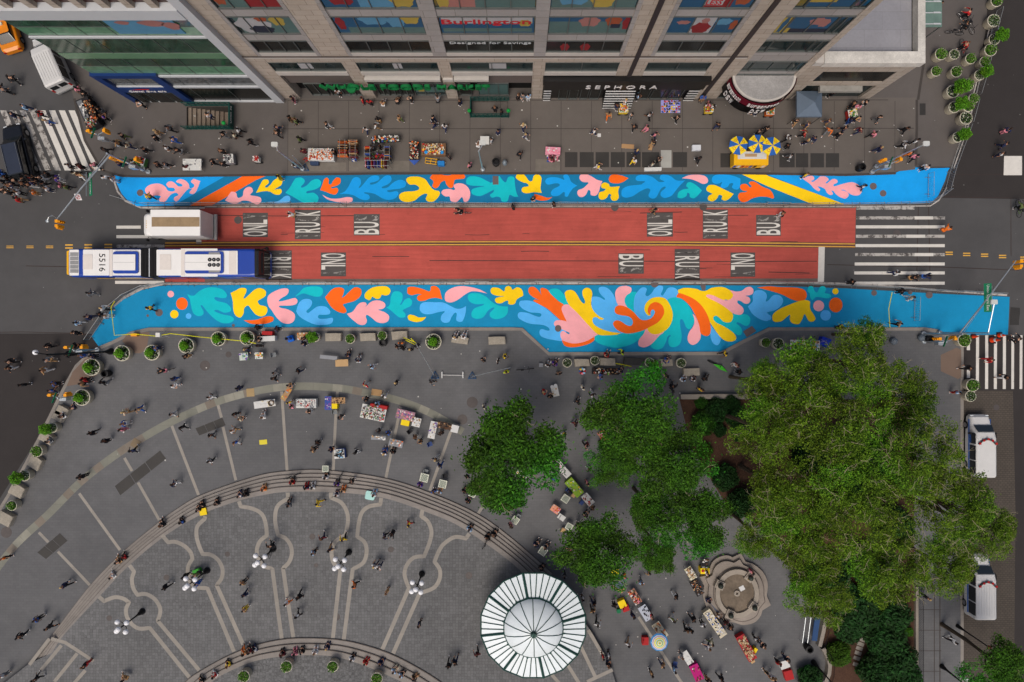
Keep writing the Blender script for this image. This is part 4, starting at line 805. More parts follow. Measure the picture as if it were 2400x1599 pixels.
for i in range(4): y=-1.5+i*1.0; g.box(gx0,gx1-.1,y-.04,y+.04,4.06,4.12); g.box(gx1-.8,gx1-.2,y-.07,y+.07,4.12,4.15)
g.build('rafter',fwhite,rt)
for y in (-1.7,1.7):
    g=MB(); g.tube([(gx1-.1,y,0),(gx1-.1,y,3.95)],.06); g.build('post',steeld,rt)
# ---------------------------------------------------------------- glass fronted building at left
YL=(CY-240)*S
root3=empty('glass_building',(FX(-720),YL,0)); tag(root3,'green glass fronted corner building with white frames and a blue cafe entrance','building')
def G(g,o0,o1,y0,y1,z0,z1): g.box(FX(o0+720),FX(o1+720),y0,y1,z0,z1)
g=MB(); G(g,-890,-549,.8,30,0,25); g.build('core',dark,root3)
g=MB()
G(g,-567,-547.5,-.12,.7,0,25.5)
for z0,z1 in ((0,.3),(3.9,4.25),(6.45,6.75),(14.25,14.5)): G(g,-892,-567,-.05,.6,z0,z1)
G(g,-893,-567,-.2,.8,17.6,19.0); g.build('white_frame',fwhite,root3)
gg=mat('spandrel_green',(92,130,100),.2,var=.15,scale=.3,spec=.5)
glf=mat('window_glass_deep_green',(44,70,56),.1,var=.5,scale=.25,fine=2,fvar=.3,spec=.5)
bands=[(.3,3.9,glassd),(4.25,6.45,mat('window_glass_grey',(92,96,98),.12,var=.35,scale=.6,fine=3,fvar=.3,spec=.6)),(6.75,8.6,glassg),(8.6,10.3,glf),(11.3,14.25,glf),(14.5,15.9,glassg),(15.9,17.6,glf)]
for z0,z1,m in bands:
    g=MB(); nn=6 if z0>4 else 4
    xs=[-892+ (325/nn)*i for i in range(nn+1)]
    for x in xs[1:-1]: G(g,x-.5,x+.5,.07,.13,z0,z1)
    G(g,-892,-567,.08,.18,z0+.0,z0+.06) if z0!=.3 else None
    w_=g.build('window_band',frame,root3); g=MB(); G(g,-892,-567,.1,.16,z0+.06,z1-.01); g.build('pane',m,w_)
g=MB(); G(g,-892,-567,.05,.5,10.3,11.3); g.build('green_spandrel',gg,root3)
g=MB(); G(g,-720,-600,.04,.09,14.9,17.3)
g.build('window_poster',PC['l'],root3)
g=MB()
for cx_,cz,rx,rz in ((-640,16.6,22,.5),(-610,16.2,14,.6),(-690,16.7,12,.3)): g.add([(FX(cx_+720+rx*math.cos(t*.35)*(1+.2*math.sin(t))),.03,cz+rz*math.sin(t*.35)) for t in range(18)],[tuple(range(18))])
g.build('poster_shape',PC['p'],root3)
bluef=mat('entrance_blue',(12,48,104),.4,var=.05)
g=MB(); G(g,-896,-881,-.14,.5,0,7.1); G(g,-775,-757,-.14,.5,0,7.1); G(g,-881,-775,-.14,.4,6.45,7.1); G(g,-881,-775,-.13,.4,3.0,4.1); g.build('blue_entrance_frame',bluef,root3)
t_=text_mesh('Capital One cafe','sign_lettering',sw,(FX(82),.38),.02,.004,root3,Matrix.Translation((FX(-823+720),-.18,3.4))@Matrix.Rotation(R(90),4,'X'))
g=MB(); g.add([(FX(-855+720),-.16,3.72),(FX(-815+720),-.16,3.8),(FX(-812+720),-.16,4.02),(FX(-838+720),-.16,4.0)],[(0,1,2,3)]); g.build('sign_swoosh',mat('sign_bright_red',(196,30,36),.5),root3)
for a,b in ((-878,-860),(-856,-840),(-836,-800),(-797,-778)):
    g=MB(); G(g,a,b,-.06,.02,.1,2.9); w_=g.build('door',frame,root3); g=MB(); G(g,a+2,b-2,-.09,-.07,.3,2.7); g.build('pane',glassd,w_)
# stone storey above
for i in range(9):
    g=MB(); x=-892+i*40.5; G(g,x,x+13,.0,.8,19.0,25.5); g.build('stone_pier',beige,root3)
g=MB(); G(g,-880,-567,.35,.6,19.1,25); g.build('upper_window',mat('window_brown_red',(62,26,22),.3,var=.3,scale=.8),root3)
g=MB(); G(g,-892,-549,.7,30,25,25.6); g.build('roof',MATS['roof_membrane'],root3)
# ---------------------------------------------------------------- kiosk pavilion
kx,ky=(1248-CX)*S,(CY-1428)*S
root4=empty('round_kiosk',(kx,ky,FZ)); tag(root4,'round white glass roofed pavilion with dark green ribs on the plaza','kiosk')
gl=mat('kiosk_glass',(226,234,236),.35,var=.05,scale=1.2,spec=.5); kg=mat('kiosk_green',(42,78,70),.5,metal=.2,var=.05)
N=16; Re=118*S; Rd=65*S; ze,zd,zt=2.9,3.35,4.75; a0=math.pi/N
def pol(r,i,z,off=0): t=a0+2*math.pi*i/N; return (r*math.cos(t),r*math.sin(t),z)
g=MB()
for i in range(N):
    g.add([pol(Re,i,ze),pol(Re,i+1,ze),pol(Rd,i+1,zd),pol(Rd,i,zd)],[(0,1,2,3)]); g.add([pol(Re,i,ze-.06),pol(Re,i+1,ze-.06),pol(Rd,i+1,zd-.06),pol(Rd,i,zd-.06)],[(3,2,1,0)])
g.build('skirt_roof',gl,root4)
g=MB(); g.smooth=True; g.lathe(0,0,[(Rd,zd+.05),(Rd*.97,zd+.22),(Rd*.86,zd+.52),(Rd*.66,zd+.88),(Rd*.4,zd+1.2),(Rd*.15,zd+1.36),(.01,zd+1.4)],48); g.build('glass_dome',gl,root4)
g=MB()
for i in range(N):
    for k in range(3):
        f=k/3; p=[pol(Re,i,ze)[j]*(1-f)+pol(Re,i+1,ze)[j]*f for j in range(3)]; q=[pol(Rd,i,zd)[j]*(1-f)+pol(Rd,i+1,zd)[j]*f for j in range(3)]
        g.tube([(p[0],p[1],p[2]+.03),(q[0],q[1],q[2]+.03)],.12 if (k==0 and i%2==0) else .045,4)
g.build('skirt_ribs',kg,root4)
g=MB(); Pq=[pol(Re,i,ze+.02) for i in range(N+1)]; g.tube(Pq,.06,4); g.build('eaves_gutter',kg,root4)
g=MB(); g.tube([pol(Rd,i,zd+.05) for i in range(N+1)],.1,4)
prof=[(Rd,zd+.08),(Rd*.97,zd+.25),(Rd*.86,zd+.55),(Rd*.66,zd+.91),(Rd*.4,zd+1.23),(Rd*.15,zd+1.39),(.01,zd+1.43)]
for i in range(14):
    t=2*math.pi*i/14+.25; g.tube([(r*math.cos(t),r*math.sin(t),z) for r,z in prof],.035,4)
g.build('dome_ribs',kg,root4)
g=MB(); g.cyl(0,0,zd+1.35,zd+1.75,.30,.2,12); g.cyl(0,0,zd+1.75,zd+2.4,.05,.03,8); g.build('finial',kg,root4)
for i in range(N):
    g=MB(); p=pol(Rd*1.05,i,0); g.tube([p,(p[0],p[1],zd)],.09); g.build('column',kg,root4)
g=MB(); g.lathe(0,0,[(Rd*.98,0),(Rd*.98,2.6)],16); g.build('glass_wall',glassd,root4)
# ---------------------------------------------------------------- vehicles
vw=mat('vehicle_white',(232,230,226),.3,var=.03,scale=1.5,fvar=.02,spec=.5); vgl=mat('vehicle_glass',(16,22,26),.08,var=.2,scale=2,spec=.8); tyre=mat('tyre_rubber',(24,24,24),.9); rim=mat('wheel_rim',(150,150,152),.3,metal=.7)
vblue=mat('bus_blue',(18,62,158),.3,var=.05,spec=.5); vblk=mat('black_rubber',(20,19,21),.6,var=.1,scale=6); vyel=mat('bus_yellow',(236,178,20),.35,var=.05); cream=mat('roof_cream',(220,212,204),.6,var=.05,scale=2); redl=mat('lamp_red',(170,16,14),.3); vgrey=mat('vent_grey',(142,142,142),.6,var=.1,scale=6); headm=mat('headlight_glass',(214,218,220),.15)
def loft(g,secs,n=5,ex=.25):
    """secs: (x, halfwidth, z0, z1, corner radius) rounded-rectangle sections along x"""
    vs=[]; m=None
    for (x,hw,z0,z1,r) in secs:
        r=min(r,hw*.95,(z1-z0)*.48); ring=[]
        for (cy,cz,a0) in ((hw-r,z1-r,0),(-hw+r,z1-r,90),(-hw+r,z0+r*.3,180),(hw-r,z0+r*.3,270)):
            rr=r if a0<180 else r*.3; cy=cy if a0<180 else (hw-rr if a0==270 else -hw+rr)
            for i in range(n): a=R(a0+90*i/(n-1)); ring.append((x,cy+rr*math.cos(a),cz+rr*math.sin(a)))
        m=len(ring); vs+=ring
    fs=[]
    for k in range(len(secs)-1):
        for i in range(m): a=k*m+i; b=k*m+(i+1)%m; fs.append((a,a+m,b+m,b))
    fs.append(tuple(range(m))); fs.append(tuple(range(len(vs)-m,len(vs)))[::-1])
    g.add(vs,fs)
def wheel(root,x,y,r=.36,w_=.24):
    g=MB(); q=MB(); s_=1 if y>0 else -1
    g.M=Matrix.Translation((x,y,r))@Matrix.Rotation(R(90),4,'X'); g.cyl(0,0,-w_/2,w_/2,r,n=20); t=g.build('wheel',tyre,root)
    q.M=g.M; q.cyl(0,0,-w_/2-.01,w_/2+.01,r*.6,n=16); q.build('rim',rim,t)
def panel(g,P): g.add(P,[tuple(range(len(P)))])
# articulated bus, front towards +x
bx0,bx1=(160-CX)*S/1.0487,(634-CX)*S/1.012; by=(CY-615.5)*S*.951
bus=empty('articulated_bus',((bx0+bx1)/2,by,0)); tag(bus,'long blue and white articulated bus with number 5516 on its roof','bus')
L=bx1-bx0; hw=1.29; X0=-L/2; X1=L/2
def rx(p): return (p-CX)/1.0487*S-(bx0+bx1)/2      # roof pixel column to length along the bus
for nm,secs in (('rear_body',[(X0,hw-.12,.35,2.95,.25),(X0+.3,hw,.32,3.05,.25),(rx(330),hw,.32,3.05,.22)]),('front_body',[(rx(371),hw,.32,3.05,.22),(X1-1.0,hw,.32,3.05,.25),(X1-.35,hw,.32,3.0,.35),(X1-.05,hw-.1,.35,2.6,.45),(X1,hw-.2,.4,1.6,.4)]) ):
    g=MB(); loft(g,secs); g.build(nm,vblue,bus)
g=MB(); n=12
for i in range(n):
    a=rx(330)+(rx(371)-rx(330))*i/n; b=rx(330)+(rx(371)-rx(330))*(i+1)/n; g.box(a,(a+b)/2,-hw+.03,hw-.03,.45,3.0); g.box((a+b)/2,b,-hw+.1,hw-.1,.5,2.94)
g.build('bellows',vblk,bus)
g=MB(); g.box(rx(350)-.04,rx(350)+.04,-hw,hw,2.9,3.04); g.build('bellows_hoop',fwhite,bus)
hy=lambda p: (615.5-p)/64*2.6   # pixel row on the roof to y
g=MB()
for a,b,i_,z_ in ((164,186,.12,3.1),(196,257,.12,3.1),(258,331,.12,3.1),(368,425,.12,3.1),(425,511,.02,3.13),(511,558,.22,3.12)):
    g=MB(); g.rbox(rx(a),rx(b),-hw+i_,hw-i_,3.05,z_,.06); g.build('roof_panel',vw,bus)
for q_ in ((258,265,-hw+.05,hw-.1,3.10,3.13,.03),(196,218,-.62,.75,3.10,3.13,.05),(376,402,-.65,.75,3.10,3.14,.05),(426,435,-hw+.1,hw-.1,3.13,3.15,.03),(538,554,-hw+.25,hw-.25,3.12,3.14,.05)): g=MB(); g.rbox(rx(q_[0]),rx(q_[1]),*q_[2:]); g.build('cream_hatch',cream,bus)
for a,b in ((268,327),(436,526)):
    g=MB(); g.rbox(rx(a),rx(b),-1.0,1.0,3.14,3.24,.22); g.build('roof_unit_base',vblue,bus)
    g=MB(); g.box(rx(a+1.5),rx(b-5.5),-.72,.72,3.24,3.34); g.build('roof_unit',vw,bus)
g=MB(); g.box(rx(271),rx(319),-.01,.01,3.345,3.35); g.box(rx(438),rx(490),-.01,.01,3.345,3.35); g.build('unit_seam',vgrey,bus)
for ix in range(3):
    for iy in (-.24,.24):
        g=MB(); g.cyl(rx(495.5+ix*9.8),iy,3.34,3.39,.17,n=16); f=g.build('roof_fan',vblk,bus); q=MB(); q.cyl(rx(495.5+ix*9.8),iy,3.39,3.41,.06,n=10); q.build('fan_hub',rim,f)
g=MB(); g.box(rx(492),rx(518),.72,.92,3.245,3.27); g.box(rx(492),rx(518),-.92,-.72,3.245,3.27); g.build('side_grille',vgrey,bus)
g=MB()
for i in range(5): g.box(rx(166),rx(185),-.93+i*.38,-.60+i*.38,3.10,3.13)
g.build('rear_louvre',vgrey,bus)
text_mesh('5516','roof_number',blk,(1.62,.56),parent=bus,mx=Matrix.Translation((rx(241),0,3.12))@Matrix.Rotation(R(-90),4,'Z'))
g=MB(); g.rbox(X0-.22,X0+.05,-1.08,1.1,.5,2.9,.12); g.box(X0-.36,X0-.2,-.6,0,.5,.9); g.build('rear_bumper',vyel,bus)
g=MB(); loft(g,[(X1-.62,hw+.012,.9,3.065,.24),(X1-.36,hw+.012,.9,3.02,.33),(X1-.02,hw-.08,.9,2.64,.45),(X1+.012,hw-.16,.9,1.65,.3)]); g.build('front_mask',vblk,bus)
g=MB(); Q_=[(X1-.40,1.0,3.05),(X1-.28,1.08,3.0),(X1+.03,1.05,2.5),(X1+.06,1.0,1.6),(X1+.06,.98,1.0)]; g.add([(x,-y,z) for x,y,z in Q_]+Q_,[(i,i+1,i+6,i+5) for i in range(4)]); g.build('windscreen',vgl,bus)
for i in range(7):
    for sy in (-1,1):
        a=rx([175,205,240,275,380,430,480][i]); b=a+1.2 if i!=3 else a+1.6; g=MB(); y=sy*(hw+.012); P=[(a,y,1.25),(b,y,1.25),(b,y,2.45),(a,y,2.45)]; panel(g,P if sy<0 else P[::-1]); g.build('side_window',vgl,bus)
for i in range(2):
    g=MB(); y=-(hw+.014); a=rx(560+i*0) if i==0 else rx(410); panel(g,[(a,y,.45),(a+1.1,y,.45),(a+1.1,y,2.6),(a,y,2.6)]); g.build('door',vgl,bus)
g=MB(); g.box(rx(195),rx(330),-hw-.01,-hw+.01,.75,1.05); g.box(rx(195),rx(330),hw-.01,hw+.01,.75,1.05); g.build('yellow_stripe',vyel,bus)
for sy in (-1,1):
    g=MB(); g.tube([(X1-.3,sy*1.15,2.7),(X1+.15,sy*1.35,2.6),(X1+.2,sy*1.4,2.3)],.04); g.box(X1+.1,X1+.25,sy*1.4-.12,sy*1.4+.12,1.9,2.3); g.build('mirror',vblk,bus)
    g=MB(); g.rbox(X1-.05,X1+.02,sy*.85-.18,sy*.85+.18,.6,.85,.03); g.build('headlight',headm,bus)
for x in (X0+2.6,rx(395),X1-2.6):
    for y in (-1.1,1.1): wheel(bus,x,y,.48,.3)
# box truck heading left (-x)
tx0,tx1=(330-CX)*S*.955,(505-CX)*S*.963; ty=(CY-522)*S*.944
tr=empty('box_truck',((tx0+tx1)/2,ty,0)); tag(tr,'plain white box truck with a brown strip along its roof','truck')
def tX(p): return (p-CX)*S*.945-(tx0+tx1)/2
g=MB(); g.rbox(tX(353),tX(469),-1.17,1.17,.95,3.6,.06); g.build('cargo_box',vw,tr)
g=MB(); g.box(tX(356),tX(468),-.36,.5,3.6,3.62); g.build('roof_strip',mat('translucent_brown',(148,126,96),.7,var=.15,scale=2.5),tr)
g=MB(); a=tX(354)-1.55; loft(g,[(a-.0,.85,.5,1.5,.2),(a+.25,1.02,.45,2.35,.4),(a+.6,1.05,.45,2.62,.35),(tX(353)-.06,1.05,.45,2.68,.3)]); g.build('cab',vw,tr)
g=MB(); panel(g,[(a+.13,-.85,2.1),(a+.13,.85,2.1),(a-.02,.8,1.45),(a-.02,-.8,1.45)]); g.build('windscreen',vgl,tr)
g=MB(); g.box(tX(353),tX(469)+.03,-.95,.95,.6,.94); g.build('chassis',vblk,tr)
g=MB(); g.box(tX(469),tX(469)+.03,-1.1,1.1,1.0,3.5); g.build('rear_door',cream,tr); g=MB(); g.box(tX(469)+.05,tX(469)+.32,-1.2,1.2,.7,.95); g.build('tail_lift',vgrey,tr)
for sy in (-1,1):
    g=MB(); g.tube([(a+.5,sy*1.05,2.0),(a+.35,sy*1.3,2.0)],.025); g.box(a+.3,a+.4,sy*1.35-.1,sy*1.35+.1,1.7,2.15); g.build('mirror',vblk,tr)
    for x in (a+1.0,tX(440)): wheel(tr,x,sy*.98,.42,.26)
for i in range(4):
    g=MB(); g.ball(a+.62,-.3+i*.2,2.66,.04,6,4); g.build('marker_lamp',vyel,tr)
vwv=mat('van_white',(206,205,202),.4,var=.04)
def van(name,px,py,rz,body,white_=vwv,police=False,L=5.4,wd=1.98,ht=2.2,ribs=7):
    p=W(px,py,ht); r=empty(name,(p[0],p[1],.01),rz); hw=wd/2; x0=-L/2; x1=L/2
    g=MB(); loft(g,[(x0,hw-.06,.35,ht-.1,.22),(x0+.15,hw,.32,ht,.25),(x1-2.1,hw,.32,ht,.28),(x1-1.55,hw-.02,.32,ht-.12,.35),(x1-.95,hw-.04,.32,1.28,.3),(x1-.2,hw-.10,.34,1.08,.3),(x1,hw-.3,.4,.8,.2)],6); b=g.build('body',white_,r)
    g=MB(); panel(g,[(x1-1.5,hw-.25,ht-.16),(x1-1.5,-hw+.25,ht-.16),(x1-.93,-hw+.14,1.33),(x1-.93,hw-.14,1.33)]); g.M=None; o=g.build('windscreen',vgl,r); o.location=(.03,0,.05)
    for sy in (-1,1):
        for (a,b_) in ((x0+.35,x0+1.5),(x0+1.6,x1-2.75),(x1-2.6,x1-1.6)):
            g=MB(); q1=[(hw+.012,1.05),(hw+.012,ht-.28),(hw-.03,ht-.1)]; g.add([(a,sy*u,v) for u,v in q1]+[(b_,sy*u,v) for u,v in q1],[(0,1,4,3),(1,2,5,4)] if sy>0 else [(3,4,1,0),(4,5,2,1)]); g.build('side_window',vgl,r)
        for x in (x0+1.0,x1-1.0): wheel(r,x,sy*(hw-.12),.37,.25)
        g=MB(); g.box(x1-.12,x1-.02,sy*.7-.14,sy*.7+.14,.72,.92); g.build('headlight',headm,r)
        g=MB(); g.box(x0-.02,x0+.04,sy*.85-.08,sy*.85+.08,.8,1.3); g.build('tail_light',redl,r)
        g=MB(); g.rbox(x1-1.75,x1-1.6,sy*(hw+.16)-.12,sy*(hw+.16)+.12,1.2,1.45,.04); g.build('mirror',vblk,r)
    for a,b_ in ((-.75,-.08),(.08,.75)):
        g=MB(); panel(g,[(x0-.02,b_,1.2),(x0-.02,a,1.2),(x0-.02,a,ht-.4),(x0-.02,b_,ht-.4)]); g.build('rear_window',vgl,r)
    g=MB()
    for i in range(ribs): y=-hw*.72+i*hw*1.44/(ribs-1); g.box(x0+.4,x1-2.3,y-.025,y+.025,ht-.01,ht+.03)
    if ribs: g.build('roof_ribs',white_,r)
    g=MB(); g.rbox(x0-.1,x0+.02,-hw+.1,hw-.1,.4,.6,.05); g.build('rear_bumper',vgrey,r)
    if police:
        g=MB(); g.box(x0+.3,x1-.4,hw+.002,hw+.012,.85,1.0); g.box(x0+.3,x1-.4,-hw-.012,-hw-.002,.85,1.0); g.build('blue_stripe',mat('police_blue',(40,104,190),.4),r)
        for sy in (1,-1):
            text_mesh('NYPD','door_lettering',MATS['police_blue'],(1.0,.3),.005,.01,r,Matrix.Translation((x1-2.1,sy*(hw+.02),1.1))@Matrix.Rotation(R(180 if sy>0 else 0),4,'Z')@Matrix.Rotation(R(90),4,'X'))
        g=MB(); g.tube([(x1-2.6,-.8,ht+.08),(x1-2.25,-.45,ht+.1),(x1-2.1,0,ht+.12),(x1-2.25,.45,ht+.1),(x1-2.6,.8,ht+.08)],.09,6); lb=g.build('light_bar',mat('lightbar_dark',(70,66,66),.4,var=.2,scale=8),r)
        for y,xx in ((-.75,-2.5),(-.4,-2.22),(0,-2.1),(.4,-2.22),(.75,-2.5)):
            g=MB(); g.rbox(x1+xx-.09,x1+xx+.09,y-.09,y+.09,ht+.17,ht+.24,.03); g.build('beacon',redl,lb)
    return r
o=van('white_van',99,134,R(114),None,L=5.3); tag(o,'white passenger van with ribbed roof beside the glass building','van')
o=van('police_van',2313,1048,R(90),None,police=True,ribs=0,L=5.7,ht=1.95); tag(o,'white police van with red light bar parked on cobbles nearest the zebra crossing','van','police vans parked on the cobbles')
o=van('police_van',2313,1382,R(90),None,police=True,ribs=7,L=5.7,ht=2.1); tag(o,'white police van with ribbed roof half under the large tree','van','police vans parked on the cobbles')
vb=mat('paint_black',(16,17,20),.2,var=.05,spec=.6); vo=mat('paint_taxi',(226,132,10),.3,spec=.5)
def car(name,px,py,rz,m,L=4.9,wd=1.9,ht=1.5,suv=False,roof=None):
    p=W(px,py,ht); r=empty(name,(p[0],p[1],.01),rz); hw=wd/2; x0=-L/2; x1=L/2
    g=MB(); loft(g,[(x0,hw-.2,.35,.85,.2),(x0+.25,hw-.04,.3,1.0,.22),(x0+1.2,hw,.28,1.05,.2),(x1-1.3,hw,.28,1.05,.2),(x1-.3,hw-.08,.3,.92,.25),(x1,hw-.3,.38,.7,.2)]); g.build('body',m,r)
    c0=x0+(.12 if suv else .7); g=MB(); loft(g,[(c0,hw-.22,.95,1.05,.1),(c0+(.2 if suv else .65),hw-.26,.95,ht-.02,.2),(x1-2.2,hw-.24,.95,ht,.2),(x1-1.35,hw-.16,.95,1.08,.1)]); g.build('cabin_glass',vgl,r)
    g=MB(); g.rbox(c0+(.28 if suv else .75),x1-2.15,-hw+.3,hw-.3,ht-.01,ht+.025,.15); g.build('roof',roof or m,r)
    for sy in (-1,1):
        for x in (x0+.95,x1-.95): wheel(r,x,sy*(hw-.1),.34 if not suv else .4,.22)
        g=MB(); g.rbox(x1-1.85,x1-1.7,sy*(hw+.1)-.1,sy*(hw+.1)+.1,.95,1.15,.04); g.build('mirror',m,r)
        g=MB(); g.box(x1-.2,x1-.06,sy*.62-.15,sy*.62+.15,.62,.8); g.build('headlight',headm,r)
        g=MB(); g.box(x0-.01,x0+.08,sy*.68-.12,sy*.68+.12,.68,.86); g.build('tail_light',redl,r)
        if suv: g=MB(); g.tube([(c0+.4,sy*.66,ht+.07),(x1-2.3,sy*.66,ht+.07)],.025,5); g.build('roof_rail',rim,r)
    return r
o=car('taxi',-2,54,R(107),vo); g=MB(); g.rbox(-.3,-.05,-.3,.3,1.53,1.68,.05); g.build('roof_sign',mat('taxi_sign',(220,216,200),.5),o); tag(o,'orange yellow taxi at the top left corner behind the glass building','car')
o=car('black_suv',22,350,R(104),vb,5.4,2.05,1.9,True,mat('suv_roof_glass',(40,46,60),.15,spec=.7)); tag(o,'large black SUV stopped on the diagonal zebra crossing','car')
# ---------------------------------------------------------------- two-wheelers
bm=mat('bike_frame',(30,30,32),.4); 
def bicycle(px,py,rz,fm,label,moto=False,z=0.0):
    p=W(px,py,.5); r=empty('motorcycle' if moto else 'bicycle',(p[0],p[1],z),rz); R_=.33
    for x in (-.52,.52):
        g=MB(); n=18; g.tube([(x+R_*math.cos(2*math.pi*i/n),0,R_+R_*math.sin(2*math.pi*i/n)) for i in range(n+1)],.05 if moto else .022,5); w_=g.build('wheel',tyre,r)
        q=MB(); 
        for i in range(4): a=math.pi*i/4; q.tube([(x-R_*math.cos(a),0,R_-R_*math.sin(a)),(x+R_*math.cos(a),0,R_+R_*math.sin(a))],.006,3)
        q.build('spokes',rim,w_)
    g=MB(); f=.07 if moto else .02; g.tube([(-.52,0,.33),(-.12,0,.3),(-.25,0,.85)],f,5); g.tube([(-.12,0,.3),(.4,0,.8),(-.22,0,.78)],f,5); g.tube([(.52,0,.33),(.38,0,.95)],f,5); g.tube([(-.52,0,.33),(-.22,0,.78)],f,5)
    if moto: g.rbox(-.3,.3,-.14,.14,.35,.7,.1)
    g.build('frame',fm,r); g=MB(); g.tube([(.3,-.3,1.02),(.4,0,.96),(.3,.3,1.02)],.018,5); g.build('handlebar',bm,r)
    g=MB(); g.rbox(-.42,-.12 if not moto else .1,-.08,.08,.84,.9,.05); g.build('saddle',vblk,r)
    tag(r,label,'motorcycle' if moto else 'bicycle',None,(px,py)); return r
for c_,r_,x,y,a,m,t,z in ((0,0,120,735,-25,bm,'black bicycle ridden left of the white van',0),(0,0,45,825,-20,bm,'black bicycle ridden at the left photo edge',0),(1,1,1895,385,0,bm,'bicycle ridden along the red lane',0),(1,2,340,1235,20,bm,'black bicycle lying on the steps',K+.2),(1,2,770,1260,60,bm,'dark bicycle leaning on the steps',K+.3),(2,2,120,258,5,bm,'black bicycle standing right of the folded barrier stands',K),(3,0,1810,170,-40,bm,'black delivery bicycle below a red helmeted rider',K),(3,0,1850,240,-60,bm,'dark delivery bicycle lying lower beside the planters',K),(3,0,1715,300,-10,bm,'dark bicycle parked below two delivery bicycles',K),(3,0,1790,440,100,mat('bike_red',(160,30,26),.4),'red bicycle among planters',K),(3,1,2315,345,95,mat('bike_green',(90,130,40),.4),'green bicycle ridden on the right road',0),(3,1,1310,985,8,bm,'black bicycle ridden over zebra stripes',0),(3,1,1425,970,-10,bm,'blue rental bicycle ridden over zebra stripes',0),(1,3,2120,260,60,bm,'bicycle lying on the curved steps',FZ-.2),(0,0,1660,1390,-10,bm,'bicycle ridden on the pavement',K),(0,2,1520,270,15,bm,'bicycle ridden on the plaza',K),(2,2,1470,430,100,bm,'bicycle half under the tree',K),(0,0,740,810,-60,bm,'bicycle beside the black vendor cart',K),(1,3,155,330,80,bm,'dark bicycle ridden between globe lamps',FZ)):
    px,py=T(c_,r_,x,y); bicycle(px,py,R(a),m,t,z=z)
px,py=T(2,2,1860,205); p=W(px,py,.3); o=empty('electric_scooter',(p[0],p[1],K),R(-25)); 
g=MB(); g.rbox(-.6,.6,-.09,.09,.12,.18,.05); g.build('deck',bm,o); g=MB(); g.tube([(.55,0,.15),(.4,0,1.1)],.03); g.build('stem',bm,o); g=MB(); g.tube([(.4,-.25,1.1),(.4,.25,1.1)],.02); g.build('handlebar',bm,o)
for x in (-.6,.6): g=MB(); g.M=Matrix.Translation((x,0,.12))@Matrix.Rotation(R(90),4,'X'); g.cyl(0,0,-.04,.04,.12,n=12); g.build('wheel',tyre,o)
tag(o,'black electric scooter with green flag cloth beside a granite block','scooter')
p=W(*T(2,2,1895,235)); g=MB(); g.add([(p[0]-.6,p[1]+.3,K+.3),(p[0]+.2,p[1]+.15,K+.2),(p[0]+.85,p[1]-.5,K+.06),(p[0]+.1,p[1]-.25,K+.1)],[(0,3,2,1)]); g.add([(p[0]-.6,p[1]+.3,K+.33),(p[0]+.2,p[1]+.15,K+.23),(p[0]+.85,p[1]-.5,K+.09),(p[0]+.1,p[1]-.25,K+.13)],[(0,3,2,1)]); tag(g.build('green_cloth',mat('cloth_green',(66,180,40),.8,var=.2,scale=5)),'bright green cloth spread on the paving beside a black scooter','cloth')
# ---------------------------------------------------------------- subway stairs
sg=mat('subway_green',(20,74,68),.5,metal=.3,var=.1,scale=3); tread=mat('stair_tread',(120,108,96),.85,var=.12,scale=3); well=mat('stairwell_wall',(70,66,62),.9)
for n_,(x0,y0,x1,y1) in enumerate(SUBs):
    A=W(x0,y1); Bb=W(x1,y0); cx_=(A[0]+Bb[0])/2; cy_=(A[1]+Bb[1])/2; hx=(Bb[0]-A[0])/2; hy_=(Bb[1]-A[1])/2
    r=empty('subway_entrance',(cx_,cy_,K)); tag(r,('dark green railed subway stairway at the left, beside the blue cafe entrance' if n_==0 else 'dark green railed subway stairway in front of the green lettered market'),'stairway','subway stairways')
    g=MB(); n=12; sgn=1 if n_==0 else -1
    for i in range(n):
        z=-.02-i*.17-.1; xa=-hx+2*hx*i/n; xb=-hx+2*hx*(i+1)/n
        if sgn<0: xa,xb=-xb,-xa
        g.box(xa,xb,-hy_,hy_,z-.17,z)
    g.build('stair_treads',tread,r)
    g=MB(); 
    for (a,b,c,d) in ((-hx,-hx+.02,-hy_,hy_),(hx-.02,hx,-hy_,hy_),(-hx,hx,-hy_,-hy_+.02),(-hx,hx,hy_-.02,hy_)): g.box(a,b,c,d,-3,.1)
    g.build('well_wall',well,r)
    ex=hx if n_==0 else -hx
    for yy in (-hy_-.1,hy_+.1):
        g=MB()
        for z in (.15,.55,1.05): g.tube([(-hx-.1,yy,z),(hx+.1,yy,z)],.045,5)
        k=9
        for i in range(k+1): x=-hx-.1+(2*hx+.2)*i/k; g.tube([(x,yy,0),(x,yy,1.1)],.035,4)
        g.build('railing',sg,r)
    g=MB(); 
    for z in (.15,.55,1.05): g.tube([(ex*1.03,-hy_-.1,z),(ex*1.03,hy_+.1,z)],.05,5)
    g.box(min(ex*1.03,ex*1.03+.05*sgn),max(ex*1.03,ex*1.03+.05*sgn),-hy_,hy_,.2,1.0); g.build('end_panel',sg,r)
    for yy in ((-hy_-.1,) if n_==0 else (-hy_-.1,)):
        for xx in ((ex,) if n_==0 else (-hx-.1,hx+.1)):
            g=MB(); g.tube([(xx,yy,0),(xx,yy,1.9)],.05); q=g.build('lamp_post',sg,r); g=MB(); g.ball(xx,yy,2.05,.19,12,8); g.build('green_globe',mat('globe_green',(20,140,60),.3),q)
    if n_==0:
        g=MB(); g.box(hx+.15,hx+.2,-hy_,hy_,.3,1.25); g.build('sign_panel',sg,r); text_mesh('Union Sq','sign_lettering',MATS['sign_white'],(1.6,.3),.01,.004,r,Matrix.Translation((hx+.21,0,.9))@Matrix.Rotation(R(90),4,'Z')@Matrix.Rotation(R(90),4,'X'))
